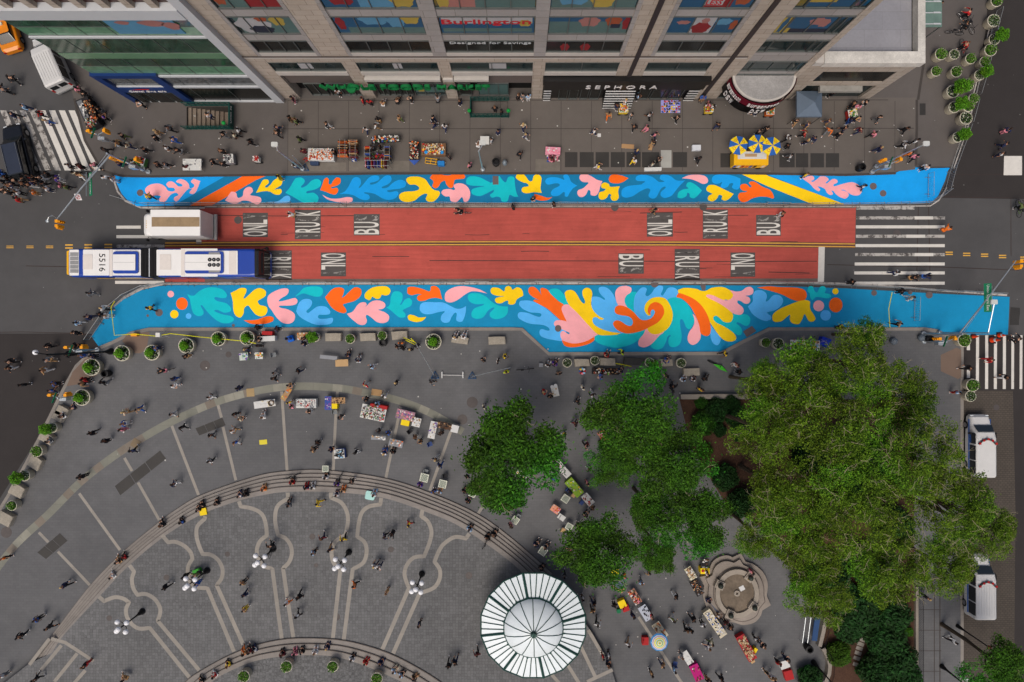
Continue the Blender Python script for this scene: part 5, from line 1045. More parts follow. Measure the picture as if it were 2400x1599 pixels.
# ---------------------------------------------------------------- street lamps, signals
lampw=mat('lamp_globe_white',(238,238,240),.3,var=0,fvar=0); pole=mat('iron_pole',(26,26,28),.5,metal=.3); sil=mat('silver_pole',(176,182,186),.35,metal=.6,var=.04); sigy=mat('signal_yellow',(238,156,10),.5,var=.06)
for i,(bx,by_,hx_,hy_) in enumerate(((334,1433,277,1474),(486,1337,430,1375),(641,1286,606,1326),(818,1294,795,1328),(989,1345,975,1380))):
    ht=3.55; p=W(bx,by_,FZ); r=empty('globe_lamp',(p[0],p[1],FZ),0); tag(r,'black iron lamp post with five white globes','street lamp','five globe lamp posts on the hexagon paving',(bx,by_))
    g=MB(); g.lathe(0,0,[(.30,0),(.30,.12),(.22,.2),(.16,.6),(.10,.8),(.07,1.2),(.06,3.4),(.05,3.7)],10); g.build('post',pole,r)
    g=MB(); 
    A=[R(40+90*k) for k in range(4)]
    for a in A: g.tube([(0,0,3.0),(.25*math.cos(a),.25*math.sin(a),2.95),(.56*math.cos(a),.56*math.sin(a),3.15)],.035,5)
    g.build('arms',pole,r)
    for a in A: g=MB(); g.smooth=True; g.ball(.58*math.cos(a),.58*math.sin(a),3.38,.235,14,10); g.build('globe',lampw,r)
    g=MB(); g.smooth=True; g.ball(0,0,3.92,.235,14,10); g.build('globe',lampw,r)
def sigbox(root,x,y,z,rz,n=3):
    h=empty('signal_head',(x,y,z),rz,root); h.scale=(.8,.8,.8); g=MB(); g.rbox(-.16,.16,-.16,.16,-.55,.55,.04); g.build('housing',sigy,h)
    for i in range(3):
        g=MB(); g.M=Matrix.Translation((.16,0,.35-i*.35))@Matrix.Rotation(R(90),4,'Y'); g.cyl(0,0,0,.16,.13,.13,10,False); g.build('visor',sigy,h)
        g=MB(); g.M=Matrix.Translation((.17,0,.35-i*.35))@Matrix.Rotation(R(90),4,'Y'); g.cyl(0,0,0,.02,.11,n=12); g.build('lens',[redl,vyel,mat('lens_green',(20,90,60),.3)][i],h)
def W3(px,py,h): p=W(px,py,h); return (p[0],p[1],h)
sgn=mat('street_sign_green',(0,118,78),.5,var=0,fvar=0)
def signal_pole(base,elb,tip,zt,label,mid,sign,txt,sx,sy,rot,slen):
    b=W(*base); r=empty('traffic_signal',(b[0],b[1],K)); tag(r,label,'traffic light')
    def loc(p): return (p[0]-b[0],p[1]-b[1],p[2]-K)
    e=W3(*elb,5.9); t=W3(*tip,zt)
    g=MB(); g.tube([(0,0,0),(0,0,.3)],.25,8); g.tube([(0,0,.2),loc((b[0],b[1],6.0))],.11,8,.08); g.build('pole',sil,r)
    g=MB(); g.tube([loc((b[0],b[1],5.5)),loc(tuple((e[i]+t[i])/2 for i in range(3))),loc(t)],.075,6,.05); g.tube([loc((b[0],b[1],5.95)),loc(tuple(e[i]*.35+t[i]*.65 for i in range(3)))],.02,4); g.build('mast_arm',sil,r)
    q=loc(t); sigbox(r,q[0]+.25,q[1]-.1,q[2]-.1,0); sigbox(r,q[0]+.25,q[1]-.5,q[2]-.1,R(-90)); 
    g=MB(); g.M=Matrix.Translation(loc(W3(sx,sy,5.3)))@Matrix.Rotation(rot,4,'Z')@Matrix.Rotation(R(38),4,'X'); g.box(-slen/2,slen/2,-.28,.28,-.02,.02); s_=g.build('street_sign',sgn,r)
    text_mesh(txt,'sign_lettering',MATS['sign_white'],(slen*.9,.26),.002,0,s_,g.M@Matrix.Translation((0,0,.03)))
    g=MB(); g.tube([loc(W3(sx+mid,sy-28,5.4)),loc(W3(sx+mid,sy+28,5.4))],.03,4); g.build('sign_bracket',sil,r)
    return r,loc
r,loc=signal_pole((339,398),(253,362),(131,517),5.6,'silver traffic signal with long mast arm at the left end of the upper mural',-10,0,'Broadway',212,432,R(-88),2.0)
q=loc(W3(183,462,5.2)); g=MB(); g.M=Matrix.Translation(q)@Matrix.Rotation(R(35),4,'X'); g.box(-.25,.25,-.3,.3,-.015,.015); s_=g.build('no_turn_sign',MATS['sign_white'],r); q=MB(); q.M=g.M
n=20; q.ribbon([(.18*math.cos(2*math.pi*i/n),.18*math.sin(2*math.pi*i/n)) for i in range(n)],.05,.02,True); q.ribbon([(-.12,-.12),(.12,.12)],.05,.025); q.build('red_ring',redp,s_)
q=MB(); q.tube([loc(W3(133,513,5.8)),loc(W3(122,505,6.3)),loc(W3(114,509,6.4)),loc(W3(111,518,6.3))],.03,5); o=q.build('lamp_arm',sil,r); q=MB(); p=loc(W3(111,518,6.25)); q.ball(*p,.16,10,6,sz=.6); q.build('lamp_head',sil,r)
p=loc(W3(264,372,4.2)); sigbox(r,p[0],p[1],p[2],R(30)); 
r,loc=signal_pole((2160,783),(2253,782),(2381,611),5.6,'silver traffic signal with long mast arm at the right end of the lower mural',10,0,'Union Square East',2315,698,R(-90),2.5)
for j,(bx_,by_,tx_,ty_,lb) in enumerate(((712,399,646,339,'slim silver street lamp leaning over the left souvenir stalls'),(1132,400,1133,335,'slim silver street lamp above a white folding table'),(2197,780,2331,708,'slim silver street lamp standing on the lower mural right end'),(2048,393,2172,337,'slim silver lamp pole at the upper mural right corner'))):
    b=W(bx_,by_); r=empty('street_lamp',(b[0],b[1],K)); tag(r,lb,'street lamp'); t=W3(tx_,ty_,7.6); q=lambda p:(p[0]-b[0],p[1]-b[1],p[2]-K)
    g=MB(); g.tube([(0,0,0),(0,0,.4)],.2,8); g.tube([(0,0,0),(0,0,7.0)],.09,6,.06); g.build('pole',sil,r)
    g=MB(); g.tube([(0,0,6.9),q(t)],.05,5); g.build('arm',sil,r); g=MB(); p=q(t); g.rbox(p[0]-.35,p[0]+.2,p[1]-.2,p[1]+.2,p[2]-.08,p[2]+.1,.08); g.build('lamp_head',mat('lamp_head_grey',(200,202,198),.4),r)
# signal clusters with tripod frames at corners
def cluster(px,py,lab,items):
    b=W(px,py,3.3); r=empty('signal_post',(b[0],b[1],K)); tag(r,lab,'traffic light'); g=MB(); g.tube([(0,0,0),(0,0,3.6)],.07,6); g.tube([(0,0,0),(0,0,.25)],.22,8); g.tube([(0,0,3.4),(.7,.3,3.5)],.04,5); g.tube([(0,0,3.4),(-.6,.3,3.5)],.04,5); g.build('pole',sil,r)
    sigbox(r,.75,.3,3.3,R(90)); sigbox(r,-.65,.3,3.3,R(180)); g=MB(); g.rbox(-.3,.3,-.3,0,2.2,2.9,.05); g.build('control_box',sil,r)
    g=MB(); g.M=Matrix.Rotation(R(70),4,'Z'); g.box(-.5,.5,.2,.22,3.6,3.85); g.build('green_sign',sgn,r)
cluster(232,318,'yellow walk signal post beside the black vendor cart',0); cluster(305,385,'yellow signal post near the left tip of the upper mural',0); cluster(2085,385,'yellow signal post with tripod frame by the upper mural right end',0); cluster(180,822,'yellow signal post among crowd at the lower left kerb',0); cluster(142,933,'small yellow walk signal on grey post between lower left planters',0); cluster(2212,802,'yellow signal post at the lower right mural corner',0)
b=W(262,824); r=empty('iron_lamp_post',(b[0],b[1],K)); g=MB(); g.lathe(0,0,[(.32,0),(.3,.2),(.2,.5),(.12,.9),(.09,1.3),(.08,8.8)],10); g.build('post',pole,r); g=MB(); g.tube([(0,0,8.6),(-.4,.1,9.0),(-1.0,.2,8.9)],.05,5); g.build('arm',pole,r); g=MB(); g.ball(-1.0,.2,8.75,.22,10,6); g.build('lantern',lampw,r); tag(r,'black ornate iron lamp post beside the lower left planters','street lamp')
b=W(2242,1466,0); r=empty('iron_lamp_post',(b[0],b[1],K)); g=MB(); g.lathe(0,0,[(.2,0),(.15,.5),(.07,1.0),(.05,4.4)],8); g.build('post',pole,r); g=MB(); g.ball(0,0,4.4,.18,8,6); g.build('finial',mat('finial_red',(150,60,48),.6),r); tag(r,'thin black post with red top on the right pavement edge','street lamp')
b=W(1905,1550,0); r=empty('iron_lamp_post',(b[0],b[1],K)); g=MB(); g.lathe(0,0,[(.25,0),(.18,.5),(.08,1.0),(.05,4.0)],8); g.build('post',pole,r); g=MB(); g.ball(0,0,4.1,.2,8,6); g.build('lantern',pole,r); tag(r,'thin black park lamp post near the curved garden wall','street lamp')
b=W(2205,1560,0); r=empty('globe_lamp',(b[0],b[1],K)); g=MB(); g.lathe(0,0,[(.25,0),(.1,.8),(.06,3.2)],8); g.build('post',pole,r)
for x in (-.45,.45): g=MB(); g.ball(x*.2,x,3.4,.2,10,8); g.build('globe',lampw,r)
tag(r,'two globe lamp beside the tree at the bottom right','street lamp')
# ---------------------------------------------------------------- trees
leafG=mat('leaf_bright_green',(54,98,18),.7,var=.12,kind='leafmulti',spec=.15); leafG2=mat('leaf_mid_green',(34,72,13),.7,var=.12,kind='leafmulti',spec=.15)
leafO=mat('leaf_olive',(84,114,22),.75,var=.14,kind='leafmulti',spec=.15); leafO2=mat('leaf_olive_dark',(50,80,14),.75,var=.14,kind='leafmulti',spec=.15)
twigm=mat('twig_pale',(156,146,118),.9,var=.15); barkm=mat('tree_bark',(86,74,60),.95,var=.2,scale=4,bump=.5); leafDk=mat('leaf_dark_shrub',(26,58,20),.7,var=.15,kind='leafmulti',spec=.15)
def crownfn(seed,nb,rb,flat=.62,fill=.35):
    """unit crown (radius 1) of leaf clumps round many branch ends"""
    r0=np.random.default_rng(seed); cs=[]
    nl=9 if rb>.2 else 12; lobes=[]
    for i in range(nl):      # big lobes first, then leaf clumps over the top of each lobe
        a=6.283*i/nl*1.618+seed; q=(.0 if i==0 else .30+.42*((i*7)%nl)/nl)*(1+.12*math.sin(3*a+seed)); lobes.append((q*math.cos(a),q*math.sin(a),flat*(1-q)*r0.uniform(.5,1.1),r0.uniform(.24,.36)))
    for i in range(nb):
        lx,ly,lz,lr=lobes[i%nl]; a=r0.uniform(0,6.283); e=math.acos(r0.uniform(.0,1)); d_=lr*r0.uniform(.75,1.1)
        cs.append((lx+d_*math.sin(e)*math.cos(a),ly+d_*math.sin(e)*math.sin(a),lz+d_*math.cos(e)*.8-.05,rb*r0.uniform(.5,1.2)))
    cs=np.array(cs)
    def f(r,n):
        k=r.choice(nb,n,p=cs[:,3]**2/np.sum(cs[:,3]**2)); d=r.normal(size=(n,3)); d/=np.linalg.norm(d,axis=1)[:,None]; d[:,2]=np.abs(d[:,2])*.8-.15
        q=r.uniform(.35,1.0,(n,1))**.6*np.where(r.uniform(0,1,(n,1))<.22,r.uniform(1.0,1.9,(n,1)),1.0); P=cs[k,:3]+d*q*cs[k,3:4]*np.array([1,1,.75]); return P
    f.cs=cs; return f
def limbs(g,cs,trunkz,n,rad,rr,base=(0,0,0)):
    for i in range(min(n,len(cs))):
        c=cs[i]; m=(c[0]*.45+rr.uniform(-.05,.05),c[1]*.45+rr.uniform(-.05,.05),trunkz+(c[2]-trunkz)*.65); g.tube([(base[0],base[1],trunkz),m,(c[0],c[1],c[2])],rad,4,rad*.2)
def twigs(seed,cs,n,ln):
    r=random.Random(seed); g=MB()
    for i in range(n):
        c=cs[r.randrange(len(cs))]; a=r.uniform(0,6.28); l=ln*r.uniform(.5,1.3); x,y,z=c[0],c[1],c[2]+c[3]*.45
        p=[(x,y,z)]; 
        for k in range(3):
            a+=r.uniform(-.5,.5); x+=l/3*math.cos(a); y+=l/3*math.sin(a); z+=r.uniform(-.01,.035); p.append((x,y,z))
        g.tube(p,.0042,3,.0016)
        for k in (1,2):
            b=a+r.choice((-1,1))*r.uniform(.4,.9); q=p[k]; g.tube([q,(q[0]+l*.35*math.cos(b),q[1]+l*.35*math.sin(b),q[2]+.02)],.0028,3,.0014)
    return g
VAR={}
for kind,seeds,nb,rb,nl,sz,mts,nm in (('g',(11,12,13),110,.205,15000,.030,[leafG,leafG2],[.6,.4]),('o',(21,22,23),170,.15,17000,.021,[leafO,leafO2],[.62,.38])):
    VAR[kind]=[]
    for s_ in seeds:
        f=crownfn(s_,nb,rb,.6 if kind=='g' else .65,.32); me=leafmesh('crown',f,nl,sz,mts,s_,.55,nm)
        tg=twigs(s_,f.cs,10 if kind=='g' else 80,.25); tg=tg.build('twigs',twigm); tme=tg.data; bpy.data.objects.remove(tg)
        lg=MB(); limbs(lg,f.cs,-.35,26,.02,random.Random(s_)); lg=lg.build('limbs',barkm); lme=lg.data; bpy.data.objects.remove(lg)
        VAR[kind].append((me,tme,lme))
def tree(kind,vi,px,py,r,hc,label,rot=None,name='leafy_tree',squash=1):
    """crown seen at px,py with radius r (photo pixels) whose middle hangs hc metres up"""
    k=(H-hc)/H; c=W(px,py,hc); rm=r*S*k; rz=rnd.uniform(0,6.28) if rot is None else rot
    root=empty(name,(c[0],c[1],K),0); me,tme,lme=VAR[kind][vi]
    for n_,m_ in (('crown',me),('twigs',tme),('limbs',lme)):
        o=bpy.data.objects.new(n_,m_); C.objects.link(o); o.parent=root; o.location=(0,0,hc-K); o.scale=(rm,rm*squash,rm*.9); o.rotation_euler=(0,0,rz)
    g=MB(); g.tube([(0,0,0),(.1,.05,(hc-.35*rm*.9)*.5),(0,0,hc-K-.33*rm*.9)],.05*rm+.08,8,.03*rm+.06); g.build('trunk',barkm,root)
    tag(root,label,'tree',None); return root
tree('g',0,1195,1058,132,7.5,'bright green tree over the craft tables at the end of the curved steps',rot=.6)
tree('g',1,1178,1140,74,6.0,'small lower green tree crown below the bright green tree',rot=2.6)
tree('g',1,1490,978,116,8.5,'dense dark green tree just below the black block bench')
tree('g',2,1432,1072,70,8,'smaller green tree beside the orange vendor table')
tree('g',2,1580,1082,100,9,'large dense green tree next to the garden bed of shrubs',rot=1.1)
tree('g',0,1618,1210,96,9,'dense green tree above the stone fountain')
tree('g',1,1522,1195,66,8,'green tree between the vendor tables and fountain')
tree('g',2,1400,1295,100,7,'green tree touching the edge of the round kiosk roof',rot=.3)
tree('g',0,2032,785,44,6.5,'small dark green tree overlapping the lower mural')
tree('g',1,2325,1545,82,7,'dark green tree at the bottom right beside the cobbles')
tree('g',2,1540,1290,55,6.5,'small green tree crown over the plaza above the grey table')
for i,(x,y,r,h,l) in enumerate(((1865,905,128,10,'top left olive crown of the big tree group, nearest the mural'),(1990,850,112,10.5,'topmost olive tree crown in the big group beside the lower mural'),(2090,930,112,11,'olive tree crown at upper right of the big group'),(1790,1010,100,10,'olive tree crown at the left beside the brown garden bed'),(1950,1020,135,12.5,'tall olive tree crown in the middle of the big group'),(2140,1060,125,12,'olive tree crown left of the nearest police van'),(1830,1150,120,11,'olive tree crown above the right side of the fountain'),(2010,1180,130,12.5,'olive tree crown full of pale twigs in the group centre'),(2210,1180,125,12,'olive tree crown between the two police vans'),(2300,1240,90,11,'rightmost olive tree crown overhanging the cobbled strip'),(1890,1270,115,11,'olive tree crown right of the stone fountain'),(2070,1310,125,11.5,'olive tree crown in lower middle of the big group'),(2200,1320,95,10.5,'olive tree crown beside the ribbed roof police van'),(1920,1385,90,9.5,'lowest olive tree crown, above the curved garden wall'),(1765,1250,70,8.5,'small olive crown leaning over the fountain edge'),(1790,900,70,8.5,'small olive tree crown beside the low stone wall'))):
    tree('o',i%3,x,y,r*.93,h+[0,1.2,-.8,.5][i%4],l,name='olive_tree')
# shrubs in the garden bed
shm=[leafmesh('foliage',ballpts(1,1,.7,.7,.3,4,.15),2600,.10,[m_],31+i) for i,m_ in enumerate((leafG2,leafDk,leafO2,leafG))]
def shrub(px,py,r,v,label):
    p=W(px,py,1.0); o=bpy.data.objects.new('shrub',shm[v]); C.objects.link(o); q=r*S; o.location=(p[0],p[1],K); o.scale=(q,q,min(1.6,q*.9)); o.rotation_euler=(0,0,rnd.uniform(0,6)); tag(o,label,'shrub','shrubs in the garden beds',(px,py))
for x,y,r,v,l in ((1647,945,15,0,'small mid green shrub'),(1682,962,27,1,'dark rounded shrub'),(1651,992,28,0,'broad mid green shrub'),(1716,948,20,1,'dark small shrub'),(1725,975,25,1,'dark spreading shrub'),(1745,1008,30,1,'large dark shrub'),(1690,1010,16,1,'low dark shrub'),(1655,1060,18,2,'olive shrub in brown soil'),(1700,1120,30,1,'large dark shrub in shade'),(1740,1180,34,1,'broad dark shrub in shade'),
    (2002,1425,52,1,'large dark shrub left of stepping stones'),(1990,1462,40,1,'dark shrub above stepping stones'),(1968,1535,28,2,'round yellowish olive shrub'),(2085,1440,45,1,'large dark shrub right of stepping stones'),(2070,1490,45,1,'wide dark shrub right of stepping stones'),(2095,1540,46,1,'big dark shrub near iron fence'),(2125,1463,11,3,'small bright green shrub'),(2138,1488,11,3,'small blue green shrub beside the fence'),(2119,1548,10,3,'tiny green shrub'),(1992,1500,6,3,'tiny bright green plant'),(2050,1570,40,1,'dark shrub at the bottom of the bed'),(1900,1592,30,1,'dark shrub at the bottom photo edge'),(2120,1590,38,1,'dark corner shrub')):
    shrub(x,y,r,v,l)
for i in range(16):
    x=rnd.uniform(1860,2120); y=rnd.uniform(960,1400); shrub(x,y,rnd.uniform(28,46),1,'dark understorey shrub beneath the big tree group')
# ---------------------------------------------------------------- garden walls, fences
swm=mat('garden_wall_stone',(142,134,124),.85,var=.14,scale=2)
def wall(P,w_,h,name,label,m=swm):
    g=MB(); q=wl(P); n=len(q); 
    g.ribbon(q,w_,K+h); 
    for s_ in (1,-1):
        L=[]
        for i,p in enumerate(q):
            a=q[max(i-1,0)]; b=q[min(i+1,n-1)]; dx,dy=b[0]-a[0],b[1]-a[1]; d=math.hypot(dx,dy); L.append((p[0]-dy/d*w_/2*s_,p[1]+dx/d*w_/2*s_))
        g.add([(*p,K) for p in L]+[(*p,K+h) for p in L],[(i,i+1,i+n+1,i+n) for i in range(n-1)])
    tag(g.build(name,m),label,'wall')
wall([(1592,929),(1690,928),(1762,929)],.45,.5,'low_garden_wall','low straight stone wall along the top of the garden bed')
wall([(1928,1442),(1922,1475),(1914,1508)],.35,.6,'low_garden_wall','short curved garden wall below the lowest olive crown')
wall([(1922,1512),(1932,1530),(1938,1550),(1936,1572),(1928,1590)],.35,.6,'low_garden_wall','curved stone garden wall round the lower left bed')
wall([(2143,1372),(2143,1640)],.25,.35,'low_garden_wall','long straight stone curb beside the iron fence')
def ironfence(P,label):
    q=wl(P); a=q[0]; root=empty('iron_fence',(a[0],a[1],K)); tag(root,label,'fence'); g=MB()
    for z in (.15,1.05): g.tube([(p[0]-a[0],p[1]-a[1],z) for p in q],.022,4)
    g.build('rails',pole,root); g=MB()
    for p,p2 in zip(q,q[1:]):
        n=int(math.dist(p,p2)/.16)
        for i in range(n): x=p[0]+(p2[0]-p[0])*i/n-a[0]; y=p[1]+(p2[1]-p[1])*i/n-a[1]; g.tube([(x,y,0),(x,y,1.2)],.018,3)
    g.build('pickets',pole,root)
ironfence([(2147,1372),(2147,1640)],'long straight black iron fence between garden bed and right pavement')
ironfence([(1933,1445),(1927,1478),(1919,1508)],'short curved black iron fence behind the information board'); ironfence([(1927,1512),(1938,1530),(1943,1550),(1941,1572),(1934,1592)],'curved black iron fence round the lower garden bed')
g=MB(); g.ribbon(wl([(2201,1370),(2201,1650)]),.1,K+.006); g.ribbon(wl([(2188,1370),(2188,1650)]),.08,K+.007)
for y in range(1380,1640,48): g.ribbon(wl([(2152,y),(2204,y)]),.06,K+.008)
struct(g.build('side_pavement_joints',MATS['joint_dark']))
# blue information board with rails
p=W(1911,1472,.8); r=empty('information_board',(p[0],p[1],K),R(82)); g=MB(); g.box(-1.15,1.15,-.25,.25,.75,.85); g.build('board',mat('board_blue',(30,66,110),.4,var=.1),r); tag(r,'long blue information board beside the curved garden wall','sign')
g=MB(); g.box(.95,1.1,-.1,.05,.855,.86); g.build('white_mark',MATS['sign_white'],r)
for x in (-1,1): g=MB(); g.tube([(x,0,0),(x,0,.76)],.04); g.build('post',sil,r)
for i,x in enumerate((1881,1893)):
    a=W(x-2,1505,.8); b=W(x+6,1445,.8); g=MB(); g.tube([(a[0],a[1],K),(a[0],a[1],K+.85),(b[0],b[1],K+.85),(b[0],b[1],K)],.03,5); tag(g.build('handrail',sil),('left' if i==0 else 'right')+' one of two silver handrails beside the blue board','railing')
# ---------------------------------------------------------------- fountain
fz=mat('fountain_stone',(138,129,120),.85,var=.16,scale=1.2,fine=8,fvar=.06); fz2=mat('fountain_basin',(112,100,86),.85,var=.28,scale=1.4,fine=6,fvar=.1)
fx,fy=W(1724,1384); fr=empty('stone_fountain',(fx,fy,K)); tag(fr,'round brown stone fountain with lobed steps and a dry basin','fountain')
Zf=dict(k=7.84,ox=1600,oy=1260)
def fl(s_,h):
    P,cor=pts(s_,0,0,**Zf); q=smooth(P,cor,True,4); return [(a-fx,b-fy) for a,b in (W(x,y,h) for x,y in q)]
o1='480,690! 490,580 520,490 580,410 680,350 790,325 860,335 910,362! 1070,285! 1150,440! 1280,480 1400,560 1490,660 1545,780 1560,900 1540,1065! 1615,1240! 1460,1335! 1430,1430 1340,1540 1220,1590 1080,1600 950,1560 830,1540 650,1480 480,1340 400,1180 370,1050 390,880! 312,720!'
o2='540,690! 560,610 610,520 700,455 800,432 880,445 935,465! 1045,400! 1115,505! 1240,560 1350,650 1430,760 1475,900 1480,1060! 1500,1170! 1400,1290! 1350,1420 1230,1500 1080,1530 960,1500 850,1440 700,1380 580,1280 500,1180 470,1060 485,870! 430,755!'
g=MB(); g.prism(fl(o1,.35),0,.3); g.build('lower_step',fz,fr); g=MB(); g.prism(fl(o2,.65),.301,.6); g.build('upper_step',fz,fr)
def ell(rx_,ry_,n=40,a0=0,dx=0,dy=0): return [(dx+rx_*math.cos(2*math.pi*i/n),dy+ry_*math.sin(2*math.pi*i/n)) for i in range(n)]
bc=W(1600+1000/7.84,1260+1030/7.84,1.0); bx=bc[0]-fx; byy=bc[1]-fy; rx_,ry_=51*S*.985,57*S*.985
g=MB(); g.ribbon([(x*1.012,y*1.012) for x,y in fl(o2,.35)],.10,.306,True); g.ribbon([(bx+x*1.05,byy+y*1.05) for x,y in ell(rx_,ry_)],.10,.606,True); g.build('painted_shadow_line',MATS['step_edge'],fr); g=MB(); ro=ell(rx_,ry_); ri=ell(rx_*.80,ry_*.80); n=40  # dark ribbons paint a shadow line round the foot of upper step and basin
g.add([(bx+p[0],byy+p[1],.6) for p in ro]+[(bx+p[0],byy+p[1],.95) for p in ro]+[(bx+p[0],byy+p[1],.95) for p in ri]+[(bx+p[0],byy+p[1],.7) for p in ri],[(i+k*n,(i+1)%n+k*n,(i+1)%n+(k+1)*n,i+(k+1)*n) for k in range(3) for i in range(n)])
g.M=Matrix.Identity(4); g.build('basin_rim',mat('fountain_rim',(152,143,131),.85,var=.12,scale=2),fr)
g=MB(); g.prism([(bx+p[0]*.81,byy+p[1]*.81) for p in ell(rx_,ry_)],.601,.74); g.build('basin_floor',fz2,fr)
for a in (52,155,247,325):
    t=R(a); x=bx+rx_*.9*math.cos(t); y=byy+ry_*.9*math.sin(t); g=MB(); g.M=Matrix.Translation((x,y,0))@Matrix.Rotation(t,4,'Z'); g.box(-.42,.42,-.38,.38,.6,1.12); g.box(-.3,.3,-.28,.28,1.12,1.2); q=g.build('pedestal',MATS['fountain_rim'],fr); g2=MB(); g2.M=g.M; g2.lathe(0,0,[(.2,1.2),(.26,1.35),(.2,1.55),(.08,1.62),(.01,1.63)],12); g2.build('bronze_urn',mat('bronze_dark',(52,58,52),.5,metal=.4,var=.2),q)
g=MB(); g.lathe(bx,byy,[(.3,.74),(.28,.9),(.12,.9),(.1,.8)],16); g.build('nozzle_ring',MATS['fountain_rim'],fr)
p=W(1600+1082/7.84,1260+925/7.84,.75); g=MB(); g.M=Matrix.Translation((p[0],p[1],K+.74))@Matrix.Rotation(R(28),4,'Z'); g.box(-.24,.24,-.22,.22,0,.02); tag(g.build('white_board',stripe),'square white board lying in the dry fountain basin','board')
# ---------------------------------------------------------------- stalls, tables and their goods
def cm(name,rgb,**k): return mat(name,rgb,.75,var=.06,scale=2,fvar=.04,**k)
GM={k:cm('goods_'+n,c) for k,n,c in (('r','red',(170,40,34)),('o','orange',(214,104,40)),('y','yellow',(226,190,50)),('w','white',(214,212,206)),('b','blue',(52,84,160)),('k','black',(30,28,30)),('t','tan',(176,142,104)),('g','green',(70,120,60)),('p','pink',(220,130,150)),('c','cream',(206,196,168)),('m','maroon',(100,30,40)),('v','violet',(110,80,150)),('l','light_blue',(130,180,210)),('n','brown',(96,66,46)),('s','grey',(130,130,132)))}
wood=cm('wood_tan',(186,152,108)); tmet=mat('table_metal',(120,122,124),.5,metal=.4)
def place(px,py,h): p=W(px,py,h); return p
def goods(px,py,l,w_,ang,pal,z,lab,n=None,hz=.12,flat=False,base=None,seed=None):
    r=random.Random(int(px*7+py)); p=place(px,py,z+K); L=l*S*.93; Wd=w_*S*.93; g=MB(); ks=sorted(set(pal)); n=int((n or int(L*Wd*26)+8)*2.1)
    for i in range(n):
        x=r.uniform(-L/2,L/2)*.92; y=r.uniform(-Wd/2,Wd/2)*.9; a=r.uniform(.03,.115); b=r.uniform(.03,.10); g.mi=ks.index(r.choice(pal)); h=r.uniform(.02,hz); zz=i*.0006
        if r.random()<.3: g.cyl(x,y,0+zz,h+zz,a*.6,n=7)
        else:
            g.M=Matrix.Translation((x,y,zz))@Matrix.Rotation(r.choice((0,0,.2,1.57,r.uniform(0,3))),4,'Z'); g.box(-a,a,-b*.7,b*.7,0,h); g.M=None
    o=g.build('merchandise',[GM[k] for k in ks],loc=(p[0],p[1],K+z+.006),rot=R(ang)); o['kind']='stuff'; wd=lab.split()[:16]
    while wd[-1] in('of','the','and','with','by','on','in','at','below','beside','under','right','left','a','above','its','to'): wd.pop()
    o['label']=' '.join(wd); o['category']='goods'; return o
def table(px,py,l,w_,ang,top,lab,cat='table',name='vendor_table',pal=None,gl=None,skirt=None,h=.75,hz=.12,n=None,grp=None,pos=None):
    p=place(px,py,h+K); L=l*S*.95; Wd=w_*S*.95; root=empty(name,(p[0],p[1],K),R(ang)); tag(root,lab,cat,grp,pos)
    g=MB(); g.box(-L/2,L/2,-Wd/2,Wd/2,h-.04,h); g.build('tabletop',top,root)
    if skirt:
        g=MB(); e=.02
        g.add([(x*(L/2+e),y*(Wd/2+e),z) for z in (.15,h+.005) for x,y in ((-1,-1),(1,-1),(1,1),(-1,1))],[(0,1,5,4),(1,2,6,5),(2,3,7,6),(3,0,4,7),(4,5,6,7)]); g.build('cloth',skirt,root)
    for x in (-1,1):
        for y in (-1,1): g=MB(); g.tube([(x*(L/2-.06),y*(Wd/2-.06),0),(x*(L/2-.06),y*(Wd/2-.06),h-.03)],.018,4); g.build('leg',tmet,root)
    if pal: goods(px,py,l,w_,ang,pal,h,gl or 'small goods on '+lab,hz=hz,n=n)
    return root
wt=cm('table_white',(206,206,202)); bt=cm('table_blue',(60,84,160)); yt=cm('table_yellow',(238,206,20)); kt=cm('table_black',(34,32,34)); gtb=cm('table_green',(140,176,50)); rt_=cm('table_red',(168,34,36)); pt=cm('table_pink',(226,150,170)); mt=cm('table_magenta',(178,16,110)); st=cm('table_grey',(140,142,146))
# north pavement stalls
table(752,362,62,28,-1,wt,'long souvenir table of orange and white trinkets left of the clothes racks',pal='oowwwrc',skirt=wt,hz=.2)
goods(718,372,14,18,0,'rrr',.4,'bright red bags stacked beside the orange trinket table',n=5,hz=.3)
p=W(738,382,.3); g=MB(); g.rbox(-.4,.4,-.25,.25,0,.4,.05); tag(g.build('plastic_box',cm('box_slate',(44,60,88)),loc=(p[0],p[1],K)),'dark blue plastic box below the orange trinket table','box')
def rack(px,py,l,w_,ang,pal,lab):
    p=place(px,py,1.3); root=empty('clothes_rack',(p[0],p[1],K),R(ang)); tag(root,lab,'rack'); L=l*S*.93
    g=MB()
    for y in (-.25,.25): g.tube([(-L/2,y,0),(-L/2,y,1.5),(L/2,y,1.5),(L/2,y,0)],.02,4)
    g.build('rack_frame',steel,root); r=random.Random(int(px)); 
    n=int(L/.11)
    for j,k in enumerate(sorted(set(pal))):
        g=MB(); 
        for i in range(n):
            if r.choice(pal)!=k: continue
            x=-L/2+.06+i*L/n; hh=r.uniform(.6,.95); ww=w_*S*.5*r.uniform(.7,1.05); g.add([(x,-ww,1.42),(x+.05,-ww*1.05,1.45-hh),(x+.05,ww*1.05,1.45-hh),(x,ww,1.42),(x+.05,0,1.5),(x+.07,-ww,1.42),(x+.1,-ww*1.05,1.45-hh),(x+.1,ww*1.05,1.45-hh),(x+.07,ww,1.42)],[(0,1,2,3),(0,3,4),(5,8,7,6),(5,4,8),(0,4,5),(3,8,4)])
        if g.v: o=g.build('hanging_clothes',GM[k],root)
rack(804,349,44,22,90,'rotnmnk','left of two parallel clothes racks full of patterned garments')
